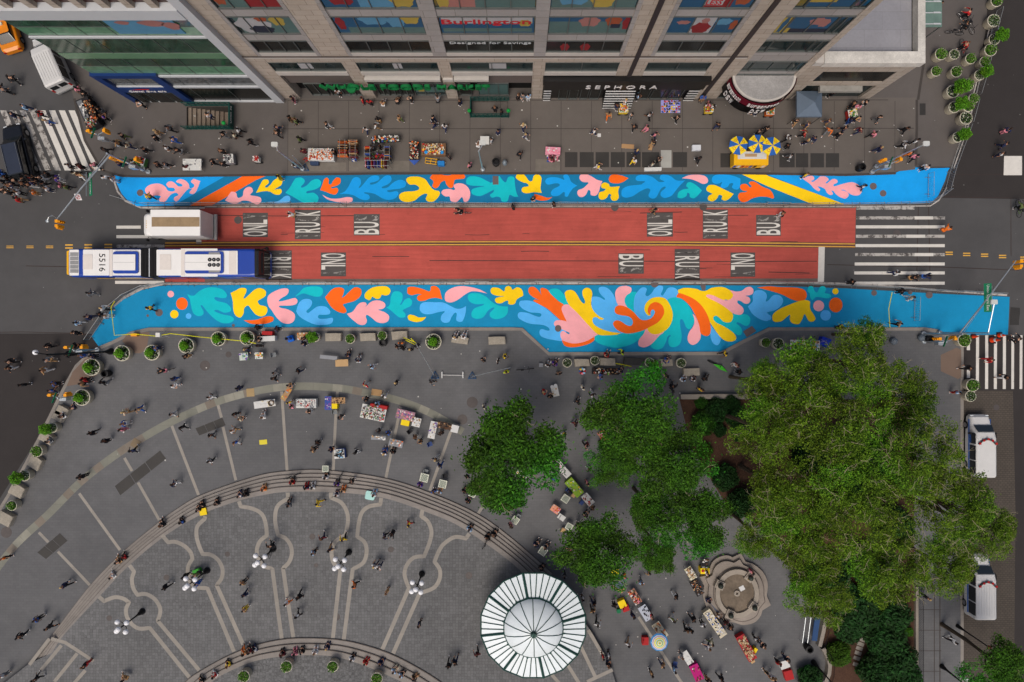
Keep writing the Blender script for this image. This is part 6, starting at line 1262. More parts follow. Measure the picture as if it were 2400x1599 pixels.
rack(828,351,44,22,90,'tomrbmn','right of two parallel clothes racks full of patterned garments')
goods(832,374,14,12,0,'bbbw',.3,'blue denim clothes hanging at the end of the right rack',n=10,hz=.5)
table(904,327,70,16,4,kt,'narrow hat and bag table above the clothes enclosure',pal='wwcbnog',hz=.3)
rack(884,384,60,20,0,'yvbpmtkr','front clothes rack with bright yellow and purple garments')
rack(862,362,36,16,90,'knrotb','left side clothes rack of the U shaped clothes enclosure'); rack(908,360,36,14,90,'oktbn','right side clothes rack of the U shaped clothes enclosure'); table(885,368,40,16,0,kt,'dark table inside the U shaped clothes enclosure',pal='mrkgvn',hz=.25)
table(971,353,22,46,0,kt,'dark trinket table left of the long jewellery table',pal='nrotwkc',hz=.25)
p=W(971,375,.6); g=MB(); g.lathe(0,0,[(.5,.9),(.05,1.1)],4); tag(g.build('folded_flag',GM['b'],loc=(p[0],p[1],K-.4)),'dark blue folded cloth below the dark trinket table','cloth')
table(1016,350,58,28,0,cm('cloth_beige',(196,170,130)),'long jewellery table with two blue lids and yellow corner',pal='cctwoyrnc',skirt=cm('cloth_brown',(120,90,66)),hz=.15)
for x,y in ((999,358),(1036,358)): p=W(x,y,.9); g=MB(); g.cyl(0,0,.88,.93,.16,n=14); tag(g.build('blue_cover',cm('lid_blue',(30,140,210)),loc=(p[0],p[1],K)),('left' if x<1010 else 'right')+' round blue lid lying on the long jewellery table','lid')
p=W(1012,378,.4); r=empty('hand_trolley',(p[0],p[1],K),R(-8)); g=MB(); 
for y in (-.25,0,.25): g.tube([(-.6,y,.25),(.5,y,.3)],.03,4)
for x in (-.6,-.1,.4): g.tube([(x,-.28,.27),(x,.28,.27)],.03,4)
g.build('yellow_frame',vyel,r)
for y in (-.25,.25): g=MB(); g.M=Matrix.Translation((.5,y,.1))@Matrix.Rotation(R(90),4,'X'); g.cyl(0,0,-.03,.03,.1,n=10); g.build('wheel',tyre,r)
tag(r,'yellow hand trolley lying below the long jewellery table','trolley')
p=W(1034,384,.4); g=MB(); g.rbox(-.32,.32,-.22,.22,0,.5,.06); tag(g.build('cool_box',cm('cooler_blue',(30,120,190)),loc=(p[0],p[1],K)),'bright blue cool box below the long jewellery table','box')
table(1136,329,22,20,0,wt,'white folding table under a silver street lamp with two people','table'); 
# pink vendor
table(1296,353,35,16,-3,pt,'small pink vendor table right of the pale paving patch',pal='pppw',n=14,hz=.08,skirt=pt); goods(1296,372,32,18,0,'ppwbmwk',.05,'pink and white bags heaped on the ground by a pink table',n=34,hz=.4)
# hats on blanket
p=W(1571,251,.0); g=MB(); g.box(-.92,.92,-.6,.6,0,.015); o=g.build('sales_blanket',cm('blanket_lilac',(150,150,214)),loc=(p[0],p[1],K),rot=0); tag(o,'lilac sales blanket spread in front of the black shop','blanket')
r=random.Random(3)
for i in range(8):
    for j in range(5):
        if i<1 and j>2: continue
        k=r.choice('kkbbrwyopnsk'); x=-.8+i*.23+r.uniform(-.03,.03); y=-.48+j*.24+r.uniform(-.02,.02); g=MB(); g.ball(0,0,.02,.085,8,5,sz=.9); g.box(.05,.15,-.06,.06,.02,.035); o=g.build('cap',GM[k],loc=(p[0]+x,p[1]+y,K+.02),rot=r.uniform(0,6)); nm={'k':'black','b':'blue','r':'red','w':'white','y':'yellow','o':'orange','p':'pink','n':'brown','s':'grey'}[k]
        tag(o,nm+' cap on the lilac sales blanket','cap','caps laid out on the blanket',None); o['_cap']=1
for o in [o for o in C.objects if '_cap' in o.keys()]:
    del o['_cap']
def cart(px,py,ang,lab,sz=1,body='y',pal='oyrwog'):
    p=place(px,py,1.0); root=empty('fruit_cart',(p[0],p[1],K),R(ang)); tag(root,lab,'cart'); a=.42*sz; b=.38*sz
    g=MB(); g.rbox(-a,a,-b,b,.3,.85,.05); g.build('cart_body',GM[body],root); g=MB(); g.box(-a,a,-b,b,.851,.87); g.build('tray',wt,root)
    for x in (-1,1): g=MB(); g.M=Matrix.Translation((x*a*.8,-b,.16))@Matrix.Rotation(R(90),4,'X'); g.cyl(0,0,-.03,.03,.16,n=12); g.build('wheel',tyre,root)
    goods(px,py,2*a/S,2*b/S,ang,pal,.87,'small goods on '+lab,n=26,hz=.15)
cart(1462,254,0,'small orange and yellow fruit cart in front of the striped awning'); cart(1663,254,0,'small fruit cart under a pink hat beside the second drain',.9); cart(1806,260,0,'small fruit cart directly below the curved canopy',.9,'o'); cart(1999,266,10,'crowded fruit cart right of the grey canopy tent',1.0,'r','oygcwg')
# black vendor cart at left corner
def W_(px,py,h): return W(px,py,h)
p=place(205,264,1.2); r=empty('vendor_cart',(p[0],p[1],K),R(-66)); tag(r,'long black vendor cart full of bottles beside the diagonal zebra crossing','cart')
g=MB(); g.rbox(-1.45,1.45,-.6,.6,.35,1.1,.06); g.build('cart_body',kt,r); g=MB(); g.box(-1.3,.5,-.5,.0,1.101,1.16); g.build('steel_top',tmet,r)
for x in (-1.0,1.0):
    for y in (-.6,.6): g=MB(); g.M=Matrix.Translation((x,y,.22))@Matrix.Rotation(R(90),4,'X'); g.cyl(0,0,-.06,.06,.22,n=12); g.build('wheel',tyre,r)
goods(216,262,66,16,-66,'nnottnk',1.2,'brown and orange drinks lined along the black vendor cart',n=40,hz=.2); goods(198,258,38,12,-66,'wsswk',1.2,'white cups on the black vendor cart',n=16,hz=.15); goods(213,287,24,28,-66,'wsgrts',1.2,'clear bags and food at the lower end of the black cart',n=26,hz=.25)
table(450,386,45,28,0,wt,'white table of prints and photos with blue edge at the left upper kerb',pal='wwwss',n=16,hz=.03)
cart(535,372,5,'grey goods cart with red bags near the left stairs',1.1,'s','wskrs'); cart(600,372,0,'small white and red cart right of the grey goods cart',.6,'w','wrr'); cart(328,377,-15,'green and red drinks cart beside the yellow signal post',1.0,'g','grrgk')
# yellow snack cart with umbrellas
p=place(1760,371,1.6); r=empty('snack_cart',(p[0],p[1],K),0); tag(r,'bright yellow snack cart under three yellow and blue umbrellas','cart')
g=MB(); g.rbox(-1.6,1.6,-.65,.65,.4,1.55,.06); g.build('cart_body',vyel,r); g=MB(); g.box(-1.25,1.4,-.1,.6,1.551,1.6); g.build('steel_top',wt,r)
for i,k in enumerate('bwrobkyw'): g=MB(); g.box(-1.5+i*.38,-1.25+i*.38,-.67,-.655,.6,1.3); g.build('menu_picture',GM[k],r)
for x in (-1.1,1.1): g=MB(); g.M=Matrix.Translation((x,-.6,.25))@Matrix.Rotation(R(90),4,'X'); g.cyl(0,0,-.08,.08,.25,n=14); g.build('wheel',tyre,r)
g=MB(); g.box(-.6,.5,.1,.35,1.61,1.66); g.build('tray',GM['t'],r)
um=[cm('umbrella_yellow',(236,206,26)),cm('umbrella_blue',(34,92,168))]
def umbrella(px,py,rpx,h,lab,mts,n=8,rings=None,name='cart_umbrella',rot=0):
    c=W(px,py,h); rr=rpx*S*(H-h)/H; root=empty(name,(c[0],c[1],K),rot); tag(root,lab,'umbrella'); g=MB(); z0=h-K-.28; z1=h-K
    if not rings:
        for i in range(n):
            g.mi=i%2; a=2*math.pi*i/n; b=2*math.pi*(i+1)/n; m_=(a+b)/2
            P=[(rr*math.cos(a),rr*math.sin(a),z0),(rr*.94*math.cos(m_),rr*.94*math.sin(m_),z0+.01),(rr*math.cos(b),rr*math.sin(b),z0)]; g.add(P+[(0,0,z1)],[(0,1,3),(1,2,3)])
            g.add([(p_[0],p_[1],p_[2]-.12) for p_ in P]+P,[(0,1,4,3),(1,2,5,4)])
            if i%2==0: 
                q=MB(); 
    else:
        k=len(rings)
        for j,mi in enumerate(rings):
            r0=rr*(1-j/k); r1=rr*(1-(j+1)/k); za=z1-(r0/rr)**1.5*.28; zb=z1-(r1/rr)**1.5*.28; g.mi=mi
            g.add([(r0*math.cos(2*math.pi*i/n),r0*math.sin(2*math.pi*i/n),za) for i in range(n)]+[(max(r1,.01)*math.cos(2*math.pi*i/n),max(r1,.01)*math.sin(2*math.pi*i/n),zb) for i in range(n)],[(i,(i+1)%n,(i+1)%n+n,i+n) for i in range(n)])
    g.build('canopy',mts,root); g=MB(); g.tube([(0,0,.3),(0,0,z1+.05)],.025,5); g.build('pole',sil,root); g=MB(); g.ball(0,0,z1+.04,.05,8,5); g.build('finial',vyel,root)
    if not rings:
        for i in range(0,8,2):
            a=2*math.pi*(i+.5)/8; g=MB(); q=rr*.6; nn=12; zc=z1-.28*.6+.02
            g.M=Matrix.Translation((q*math.cos(a),q*math.sin(a),zc+.02))@Matrix.Rotation(a,4,'Z')@Matrix.Rotation(math.atan2(.28,rr),4,'Y'); g.ribbon([(.1*math.cos(2*math.pi*j/nn),.17*math.sin(2*math.pi*j/nn)) for j in range(nn)],.025,0,True); g.build('printed_emblem',redp,root)
for i,(x,y) in enumerate(((1733,339),(1778,335),(1811,341))): umbrella(x,y,22.5,2.7+.12*i,('left','middle','right')[i]+' of three yellow and blue umbrellas over the snack cart',um,rot=R(12+9*i))
umbrella(1546.5,1508.5,21.5,2.4,'striped beach umbrella in blue, yellow and green rings on the lower plaza',[cm('ring_blue',(60,130,190)),cm('ring_pale',(190,205,215)),cm('ring_yellow',(214,200,80)),cm('ring_green',(100,170,110)),cm('ring_pink',(190,130,140))],n=10,rings=[0,0,1,4,1,2,2,1,3,2,1,2,3],name='beach_umbrella')
# canopy tent
p=place(1898,243,2.6); r=empty('canopy_tent',(p[0],p[1],K),0); tag(r,'square grey pyramid canopy tent by the corner wing','tent'); a=29.5*S*.96; b=30*S*.96
tm=mat('tent_grey',(92,106,122),.6,var=.08); g=MB(); c=[(-a,-b,2.4),(a,-b,2.4),(a,b,2.4),(-a,b,2.4)]; g.add(c+[(.15,-.05,3.1)],[(0,1,4),(1,2,4),(2,3,4),(3,0,4)]); g.add(c+[(x,y,2.15) for x,y,_ in c],[(0,4,5,1),(1,5,6,2),(2,6,7,3),(3,7,4,0)]); g.build('canopy',tm,r)
for x,y,_ in c: g=MB(); g.tube([(x*.97,y*.97,0),(x*.97,y*.97,2.3)],.03,4); g.build('leg',pole,r)
# misc north items
def boxthing(name,px,py,l,w_,h,ang,m,lab,cat,z=0,rd=.03):
    p=W(px,py,z+h); g=MB(); L=l*S/2; w2=w_*S/2; g.rbox(-L,L,-w2,w2,0,h,min(rd,L*.4,w2*.4)); o=g.build(name,m,loc=(p[0],p[1],K+z),rot=R(ang)); tag(o,lab,cat); return o
card=cm('cardboard',(170,134,94))
boxthing('plastic_tub',1632,347,20,13,.35,0,cm('tub_white',(206,210,216)),'white plastic tub standing alone left of the yellow snack cart','tub')
boxthing('cardboard_sheet',1471,344,29,10,.03,-4,card,'flat cardboard sheet right of the pink vendor table','cardboard'); boxthing('cardboard_sheet',1524,346,9,13,.03,-10,card,'small flat cardboard piece above the pale hatch slab','cardboard')
boxthing('paper_square',1404,318,8,8,.02,0,stripe,'white paper square lying on the pavement','paper'); boxthing('cardboard_sheet',588,920,18,19,.03,4,cm('board_tan',(164,140,100)),'tan square board on the stone ring band at upper left','board'); boxthing('cardboard_sheet',883,920,24,15,.03,-8,cm('board_ochre',(168,134,92)),'ochre board on the stone ring band near the tables','board'); boxthing('cardboard_sheet',319,1039,18,20,.03,-30,cm('board_brown',(122,106,84)),'brown board on the left part of the stone ring','board')
boxthing('display_frame',1530,397,40,8,.3,2,wt,'white framed table edge leaning by the upper mural right of the gratings','table')
def bin_(px,py,lab,m=pole):
    p=W(px,py,.9); r=empty('litter_bin',(p[0],p[1],K)); g=MB(); g.lathe(0,0,[(.26,0),(.33,.2),(.36,.8),(.36,.9),(.25,.92),(.24,.5)],14); g.build('drum',m,r); g=MB(); g.cyl(0,0,.45,.5,.24,n=12); g.build('liner',blk,r); tag(r,lab,'bin')
bin_(1162,380,'dark green litter bin near the right silver street lamp'); bin_(2020,392,'black litter bin right of the four pavement gratings'); bin_(246,876,'round dark litter bin right of a bowl planter'); bin_(1172,381,'small litter bin') if 0 else None; bin_(897,804,'black litter bin between two small planters'); bin_(2180,795,'dark litter bin below the big tree at right'); bin_(1897,1522,'litter bin at the end of the blue board')
p=W(1183,382,.5); g=MB(); g.ball(0,0,.45,.3,10,7,sx=.8,sz=1.3); tag(g.build('clear_rubbish_bag',mat('bag_clear',(120,130,138),.3,var=.2,scale=6),loc=(p[0],p[1],K)),'grey clear rubbish bag beside the dark litter bin','bag')
for x,y in ((2160,792),(2095,800)): p=W(x,y,.4); g=MB(); g.ball(0,0,.3,.36,9,6,sz=.8); tag(g.build('rubbish_bag',mat('bag_grey',(96,104,112),.3,var=.2,scale=6),loc=(p[0],p[1],K)),('grey rubbish bag right of the dark litter bin' if x>2100 else 'grey rubbish bag left of the dark litter bin'),'bag')
def cone(px,py,lab,s_=1):
    p=W(px,py,.5); r=empty('traffic_cone',(p[0],p[1],0.01)); g=MB(); g.rbox(-.24*s_,.24*s_,-.24*s_,.24*s_,0,.05,.04); g.build('base',blk,r); g=MB(); g.lathe(0,0,[(.18*s_,.05),(.05,.75*s_)],12); g.build('body',mat('cone_orange',(240,70,20),.5),r); g=MB(); g.lathe(0,0,[(.128*s_,.33*s_),(.10*s_,.46*s_)],12); g.build('white_band',stripe,r); tag(r,lab,'cone')
cone(2289,789,'orange traffic cone at the left of the lower right crossing'); cone(2333,797,'large orange traffic barrel on the lower right crossing',1.5); cone(2350,786,'orange cone at the top of the lower right crossing',1.2)
# folded barrier stands on plaza (T feet and blue feet)
for x0,y0,x1,y1,lab in ((1036,879,1085,880,'low white rail with T feet lying on the plaza'),):
    a=W(x0,y0,.3); b=W(x1,y1,.3); r=empty('floor_rail',(a[0],a[1],K)); g=MB(); d=(b[0]-a[0],b[1]-a[1]); g.tube([(0,0,.25),(d[0],d[1],.25)],.03,4); g.build('rail',stripe,r)
    for t in (0,1): g=MB(); g.box(d[0]*t-.05,d[0]*t+.05,-.3,.3,0,.24); g.build('foot',stripe,r)
    tag(r,lab,'rail')
for x,y,tx_,ty_,lab in ((1020,881,975,806,'left tall floodlight mast with blue triangular foot on the plaza'),(1107,882,1196,862,'right tall floodlight mast with blue triangular foot on the plaza'),(716,396,686,365,'blue footed sign mast by the left souvenir stalls')):
    b=W(x,y); r=empty('light_mast',(b[0],b[1],K)); t=W3(tx_,ty_,4.5); g=MB()
    for k in range(3): a=R(90+120*k); g.tube([(.45*math.cos(a),.45*math.sin(a),.05),(.45*math.cos(a+2.094),.45*math.sin(a+2.094),.05)],.035,4); g.tube([(.45*math.cos(a),.45*math.sin(a),.05),(0,0,.5)],.03,4)
    g.build('blue_foot',mat('foot_blue',(56,90,128),.5),r); g=MB(); g.tube([(0,0,.4),(t[0]-b[0],t[1]-b[1],t[2]-K)],.035,5); g.build('pole',sil,r); tag(r,lab,'mast')
# yellow caution tape at lower mural ends
g=MB(); 
for P in ([(269,706,1.0),(260,720,1.0),(268,786,.9),(315,783,1.0),(365,788,1.0),(400,782,1.0),(470,790,1.0),(575,800,1.0),(600,805,1.0)],):
    g.tube([W3(x,y,h) for x,y,h in P],.035,4)
tag(g.build('caution_tape',mat('tape_yellow',(228,222,30),.5)),'yellow caution tape strung round the left end of the lower mural','tape')
g=MB(); g.tube([W3(2091,685,1.0),W3(2083,725,.95),W3(2086,768,1.0)],.035,4); tag(g.build('caution_tape',MATS['tape_yellow']),'yellow caution tape across the right end of the lower mural','tape')
g=MB()
for a,b in (((963,793),(976,806)),((945,791),(972,802)),((950,797),(976,809))): g.tube([W3(*a,.7),W3(*b,.6)],.04,4)
tag(g.build('caution_tape',MATS['tape_yellow']),'bunched yellow tape beside a stone block bench','tape')
g=MB(); g.tube([W3(1428,850,.6),W3(1462,855,.6),W3(1480,859,.3)],.04,4); tag(g.build('caution_tape',MATS['tape_yellow']),'strip of yellow tape across a block bench below the mural','tape')
p=W(377,785,1.0); r=empty('tripod_camera',(p[0],p[1],K)); g=MB()
for k in range(3): a=R(90+120*k); g.tube([(.4*math.cos(a),.4*math.sin(a),0),(0,0,1.3)],.02,4)
g.build('legs',stripe,r); g=MB(); g.rbox(-.2,.2,-.2,.2,1.3,1.45,.04); g.build('head',GM['w'],r); tag(r,'white tripod stand just below the left lower mural','tripod')
boxthing('orange_marker',315,785,14,7,.5,0,sigy,'orange yellow marker lying on the yellow tape','marker')
# plaza: art tables and easels row
table(671,924,34,13,58,card,'slanted wooden bench with a blue print on the stone ring band',pal='ltyo',n=6,hz=.02)
table(620,947,52,17,8,wt,'cream leaflet table with a round basket',pal='wwct',n=9,hz=.04); 
p=W(636,945,.95); g=MB(); g.lathe(0,0,[(.2,0),(.28,.2),(.25,.2),(.18,.04)],14); tag(g.build('basket',cm('basket_brown',(96,74,50)),loc=(p[0],p[1],K+.76)),'round brown basket on the cream leaflet table','basket')
table(717,946,48,21,0,wt,'white cloth covered art table with three children beside it',pal='wwwswr',skirt=wt,hz=.06)
table(769,945,16,33,0,bt,'narrow blue print table joined to a wooden one',pal='vvbvw',n=22,hz=.02); table(793,939,33,15,0,card,'wooden framed stamp table with yellow cloth below',pal='tnkt',n=18,hz=.04)
boxthing('yellow_cloth',784,952,14,12,.7,0,yt,'bright yellow cloth draped below the wooden stamp table','cloth')
table(875,968,60,34,-12,wt,'large two row craft table with red cloth corner',pal='wskswcgsnrw',hz=.05,n=110); boxthing('red_cloth',888,953,40,8,.82,-10,rt_,'red cloth strip along the large craft table','cloth')
table(950,973,45,23,-14,cm('cloth_mauve',(150,120,130)),'mauve print table with pink sheets right of the large craft table',pal='psvwtp',n=34,hz=.03); table(976,990,20,22,-14,wt,'small white drawer table at the right of the mauve one',pal='wtnw',n=12,hz=.05); boxthing('yellow_cloth',950,991,19,13,.7,-12,yt,'yellow cloth hanging below the mauve print table','cloth')
table(1014,1008,17,42,-12,wt,'upright L table of lilac and white prints',pal='wwvtws',n=24,hz=.03); table(1043,998,38,16,-14,cm('table_brown',(84,66,54)),'brown slatted jewellery table at the ring end',pal='nnktn',n=26,hz=.04); boxthing('white_box',1066,1005,17,17,.8,-14,stripe,'open white box at the right end of the brown slatted table','box')
table(887,1027,36,9,-2,st,'narrow grey bench with white papers',pal='wwwt',n=8,hz=.02); table(928,1039,34,17,-14,st,'grey frame table with orange and white tins',pal='owwts',n=14,hz=.06)
table(779,1063,0,0,0,wt,'x') if 0 else None
cart(795,1064,5,'blue goods trolley loaded with dark bags on the plaza',1.15,'b','kkwlk')
chessw=cm('chess_cream',(206,208,190)); chessk=cm('chess_dark',(40,70,60))
def chess(px,py,s_,ang,lab,seats=((1.1,0),(-1.1,0))):
    p=place(px,py,.75+K); root=empty('chess_table',(p[0],p[1],K),R(ang)); tag(root,lab,'table'); a=s_*S*.48
    g=MB(); g.rbox(-a,a,-a,a,.71,.75,.03); g.build('tabletop',chessw,root)
    g=MB(); q=a*.8/4
    for i in range(8):
        for j in range(8):
            if (i+j)%2: x=-a*.8+i*q; y=-a*.8+j*q; g.add([(x,y,.754),(x+q,y,.754),(x+q,y+q,.754),(x,y+q,.754)],[(0,1,2,3)])
    g.build('board_squares',chessk,root)
    for x in (-1,1):
        for y in (-1,1): g=MB(); g.tube([(x*a*.85,y*a*.85,0),(x*a*.85,y*a*.85,.71)],.018,4); g.build('leg',tmet,root)
for c_,r_,x,y,s_,a,l in ((1,2,637,1172,15,0,'white chess table standing above the curved steps'),(1,2,1545,1255,20,-14,'cream chess table by a person in purple'),(1,2,1715,1312,19,-14,'yellow framed chess table at the right end of the steps'),(1,2,1990,1400,17,-20,'green white chess table at the left tree edge'),(2,3,30,78,17,-35,'chess table with white frame above the kiosk'),(2,3,284,362,19,-35,'cream chess table with players right of the curved steps'),(2,3,525,137,16,-30,'green chequered chess table beside the tree'),(2,2,492,1448,18,-35,'grey and white chess table beside the diagonal vendor tables')):
    px,py=T(c_,r_,x,y); chess(px,py,s_,a,l)
def chair(px,py,ang,m,lab,z=K):
    p=W(px,py,z+.45); root=empty('folding_chair',(p[0],p[1],z),R(ang)); tag(root,lab,'chair','folding chairs on the plaza',(px,py))
    g=MB(); g.rbox(-.2,.2,-.2,.2,.43,.46,.04); g.build('seat',m,root); g=MB(); g.rbox(-.23,-.19,-.2,.2,.5,.85,.015); g.build('backrest',m,root)
    for x in (-.18,.18):
        for y in (-.18,.18): g=MB(); g.tube([(x,y,0),(x,y,.43)],.014,4); g.build('leg',tmet,root)
cb=cm('chair_blue',(50,70,120)); ck=cm('chair_black',(30,30,34)); cg=cm('chair_grey',(120,124,126))
for c_,r_,x,y,a,m,l in ((1,2,1600,945,20,cb,'blue folding chair'),(1,2,1415,825,40,ck,'dark folding chair'),(1,2,1740,1235,10,ck,'black folding chair'),(1,2,2018,1342,0,cg,'pale grey folding chair'),(1,2,1562,1198,-14,cg,'pale folding chair'),(1,2,1180,1000,90,cb,'blue folding chair'),(2,2,390,1265,-40,cb,'blue folding chair'),(2,2,515,1365,-40,cb,'dark blue folding chair'),(2,2,565,1415,-40,wood,'wooden chair'),(2,2,640,1482,-40,cb,'blue folding chair'),(2,3,1500,1395,80,cb,'bright blue chair'),(2,3,60,40,-30,cg,'grey folding chair'),(2,3,470,170,-30,wood,'tan folding chair'),(2,3,455,50,-35,cg,'white folding chair'),(2,3,2210,1370,-60,wood,'wooden folding chair'),(1,2,725,650,0,cg,'pale folding chair'),(1,2,165,125,10,cg,'grey folding chair'),(2,3,1222,1185,0,rt_,'red chair'),(2,3,1045,885,-20,rt_,'red chair'),(1,2,2015,1030,0,cb,'dark blue chair')):
    px,py=T(c_,r_,x,y); chair(px,py,a,m,l)
# tables near planters
table(571,836,21,18,5,cm('cloth_print',(190,200,190)),'small leaflet table of purple and green prints below the lower mural',pal='vgwl',n=8,hz=.02); table(607,834,19,16,0,wt,'small table with orange and green prints below the lower mural',pal='owgy',n=8,hz=.02); 
table(801,851,31,17,2,wood,'bare tan wooden table left of a seated vendor'); table(709,788,26,17,3,wood,'brown leaflet table beside a leafy planter',pal='otwc',n=14,hz=.05)
table(770,838,42,9,-6,st,'long grey wrapped bundle on trestles above the bare wooden table')
boxthing('white_table_block',628,794,34,12,.7,3,wt,'white block table with red box at the left lower mural kerb','table'); boxthing('red_box',627,781,24,9,.6,-3,rt_,'red box behind the white block table','box'); boxthing('blue_bag',681,794,13,14,.5,20,cm('bag_blue',(20,100,200)),'bright blue bag right of the white block table','bag')
table(1301,918,17,24,12,wt,'white food table with two round plates on top',pal='wtcw',n=10,hz=.05)
for x,y in ((1294,907),(1302,904)): p=W(x,y,.85); g=MB(); g.cyl(0,0,0,.03,.17,n=14); tag(g.build('plate',stripe,loc=(p[0],p[1],K+.76+(.04 if x>1300 else 0))),('left' if x<1300 else 'right')+' white round plate on the white food table','plate')
table(1419,870,66,16,-2,kt,'long black vendor table with brown and red goods under the mural',pal='nnkrtkw',n=60,hz=.2)
p=W(1365,870,.9); r=empty('balloon_cluster',(p[0],p[1],K)); 
for i,k in enumerate('rwlybrpl'):
    a=i*.785; g=MB(); g.ball(.22*math.cos(a),.22*math.sin(a),.8,.13,8,6); g.build('balloon',GM[k],r)
g=MB(); g.lathe(0,0,[(.18,0),(.2,.7)],10); g.build('bucket',wt,r); tag(r,'cluster of coloured balls in a bucket left of the long black table','balloons')
boxthing('grey_box',1268,856,9,9,.4,0,st,'small grey box left of a crowd under the mural','box')
# tables under trees and near the fountain
table(1305,1084,40,17,-50,wt,'slanted white print table with pink and green cards beside the left tree',pal='wplgwv',n=26,hz=.03); table(1325,1107,27,17,-48,wt,'slanted white table below the print table',pal='wwsk',n=8,hz=.03)
table(1346,1143,46,21,-50,gtb,'slanted lime green vendor table with white cards',pal='wwgys',n=14,hz=.04,skirt=gtb); table(1378,1171,31,18,-50,wt,'slanted white table with rows of small brown items',pal='wnmrw',n=22,hz=.03)
table(1418,1028,42,18,-55,cm('cloth_coral',(190,110,96)),'coral and red bead table half hidden under the dense green tree',pal='rrotwp',n=40,hz=.1); table(1246,1049,25,14,-50,bt,'blue table among leaves of the left tree',pal='bgyw',n=14,hz=.05); table(1221,1112,30,14,-55,wt,'white table under the lower edge of the left tree',pal='wywg',n=14,hz=.05)
table(1302,1194,22,17,-35,cm('cloth_peach',(220,150,120)),'small peach cloth table above the chess players',pal='opow',n=10,hz=.05); table(1316,1213,18,13,-35,wt,'small white and blue table below the peach one')
table(1488,1399,38,19,-58,cm('cloth_rose',(170,120,100)),'slanted trinket table of mixed beads right of the kiosk',pal='nrwtkop',n=46,hz=.08); table(1513,1437,38,21,-58,cm('cloth_silver',(176,182,194)),'slanted silver grey table with a dark bag at its lower end',pal='kks',n=5,hz=.12); 
table(1547,1478,42,21,-55,cm('cloth_cream',(206,196,170)),'cream vendor table beside the striped beach umbrella',pal='tnwco',n=24,hz=.08); table(1619,1344,32,18,-58,cm('cloth_ivory',(196,190,160)),'ivory bead table left of the fountain steps',pal='ctwn',n=40,hz=.08)
table(1633,1377,42,20,-60,kt,'dark table with wooden and orange goods left of the fountain',pal='nkntosk',n=36,hz=.12); table(1652,1322,19,24,0,kt,'upright dark table with yellow trays above the fountain',pal='knwg',n=10,hz=.08); boxthing('yellow_tray',1652,1338,21,13,.85,0,yt,'yellow tray with red bowl left of the fountain','tray'); p=W(1647,1338,.95); g=MB(); g.cyl(0,0,0,.05,.13,n=12); tag(g.build('red_bowl',rt_,loc=(p[0],p[1],K+.86)),'red bowl in the yellow tray left of the fountain','bowl')
table(1676,1462,74,19,-55,cm('cloth_pale',(200,190,166)),'long slanted table of white and navy jewellery below the fountain',pal='wwbkwc',n=46,hz=.05,skirt=cm('cloth_pale',(200,190,166))); table(1611,1542,34,17,-58,wt,'slanted white table with two small black items on the lower plaza',pal='wk',n=5,hz=.04); table(1633,1577,40,21,-65,mt,'magenta cloth table with brown tray at the bottom of the photo',pal='nwtm',n=8,hz=.08,skirt=mt); table(1750,1519,66,21,-61,cm('cloth_red',(168,40,46)),'long red edged bead table at the lower right plaza',pal='ttnct',n=80,hz=.03,skirt=cm('cloth_red',(168,40,46)))
boxthing('yellow_crate',1458,1415,17,17,.6,25,yt,'yellow topped black crate right of the kiosk','crate'); boxthing('red_bag',1466,1425,16,15,.4,20,rt_,'red bag touching the yellow topped crate','bag'); boxthing('green_bucket',1450,1432,9,9,.35,0,cm('bucket_green',(20,110,70)),'small green bucket below the yellow topped crate','bucket',rd=.15); boxthing('red_suitcase',1512,1502,15,18,.5,0,rt_,'red suitcase left of the cream vendor table','case'); boxthing('yellow_crate',1768,1526,8,16,.5,-30,yt,'thin yellow crate right of the red edged table','crate'); boxthing('blue_mat',1451,1362,26,30,.04,-32,cm('mat_grey_blue',(84,92,110)),'grey blue mat on the plaza below the small green tree','mat'); boxthing('cardboard_sheet',1449,1377,28,12,.03,-35,card,'tan cardboard beside the grey blue mat','cardboard'); boxthing('yellow_crate',1441,1341,18,14,.4,0,yt,'yellow crate at the lower edge of the small green tree','crate'); boxthing('blue_chair_cushion',1680,1419,20,30,.05,35,cm('cushion_slate',(82,88,104)),'slate cushion on the lower left fountain step','cushion',z=.35)
table(1887,809,72,24,-2,wt,'colourful souvenir table beside the lower mural under the big tree',pal='wrbylkow',n=90,hz=.15); boxthing('blue_tarp',1934,802,22,20,.7,-20,cm('tarp_blue',(16,50,170)),'bright blue tarp right of the colourful souvenir table','tarp')
boxthing('red_crate',1848,1582,20,22,.5,15,rt_,'red and white crate at the bottom photo edge by the garden','crate'); boxthing('white_crate',1838,1557,22,18,.5,20,wt,'white crate above the red crate at the bottom','crate')
boxthing('air_mattress',868,1161,22,20,.25,-10,cm('seafoam',(170,214,206)),'pale seafoam inflatable seat lying on the steps','cushion',z=.45,rd=.3)
boxthing('yellow_bag',477,1199,16,16,.4,10,yt,'yellow bag lying on the steps left of the lamp posts','bag',z=.3); boxthing('delivery_bag',462,1341,17,14,.4,20,cm('bag_green',(60,150,50)),'green delivery bag beside the second globe lamp','bag',z=.6)
boxthing('yellow_leaflet_spill',618,1036,18,11,.02,5,cm('paint_yellow',(216,200,60)),'yellow chalk drawing of a fish on the plaza','drawing')
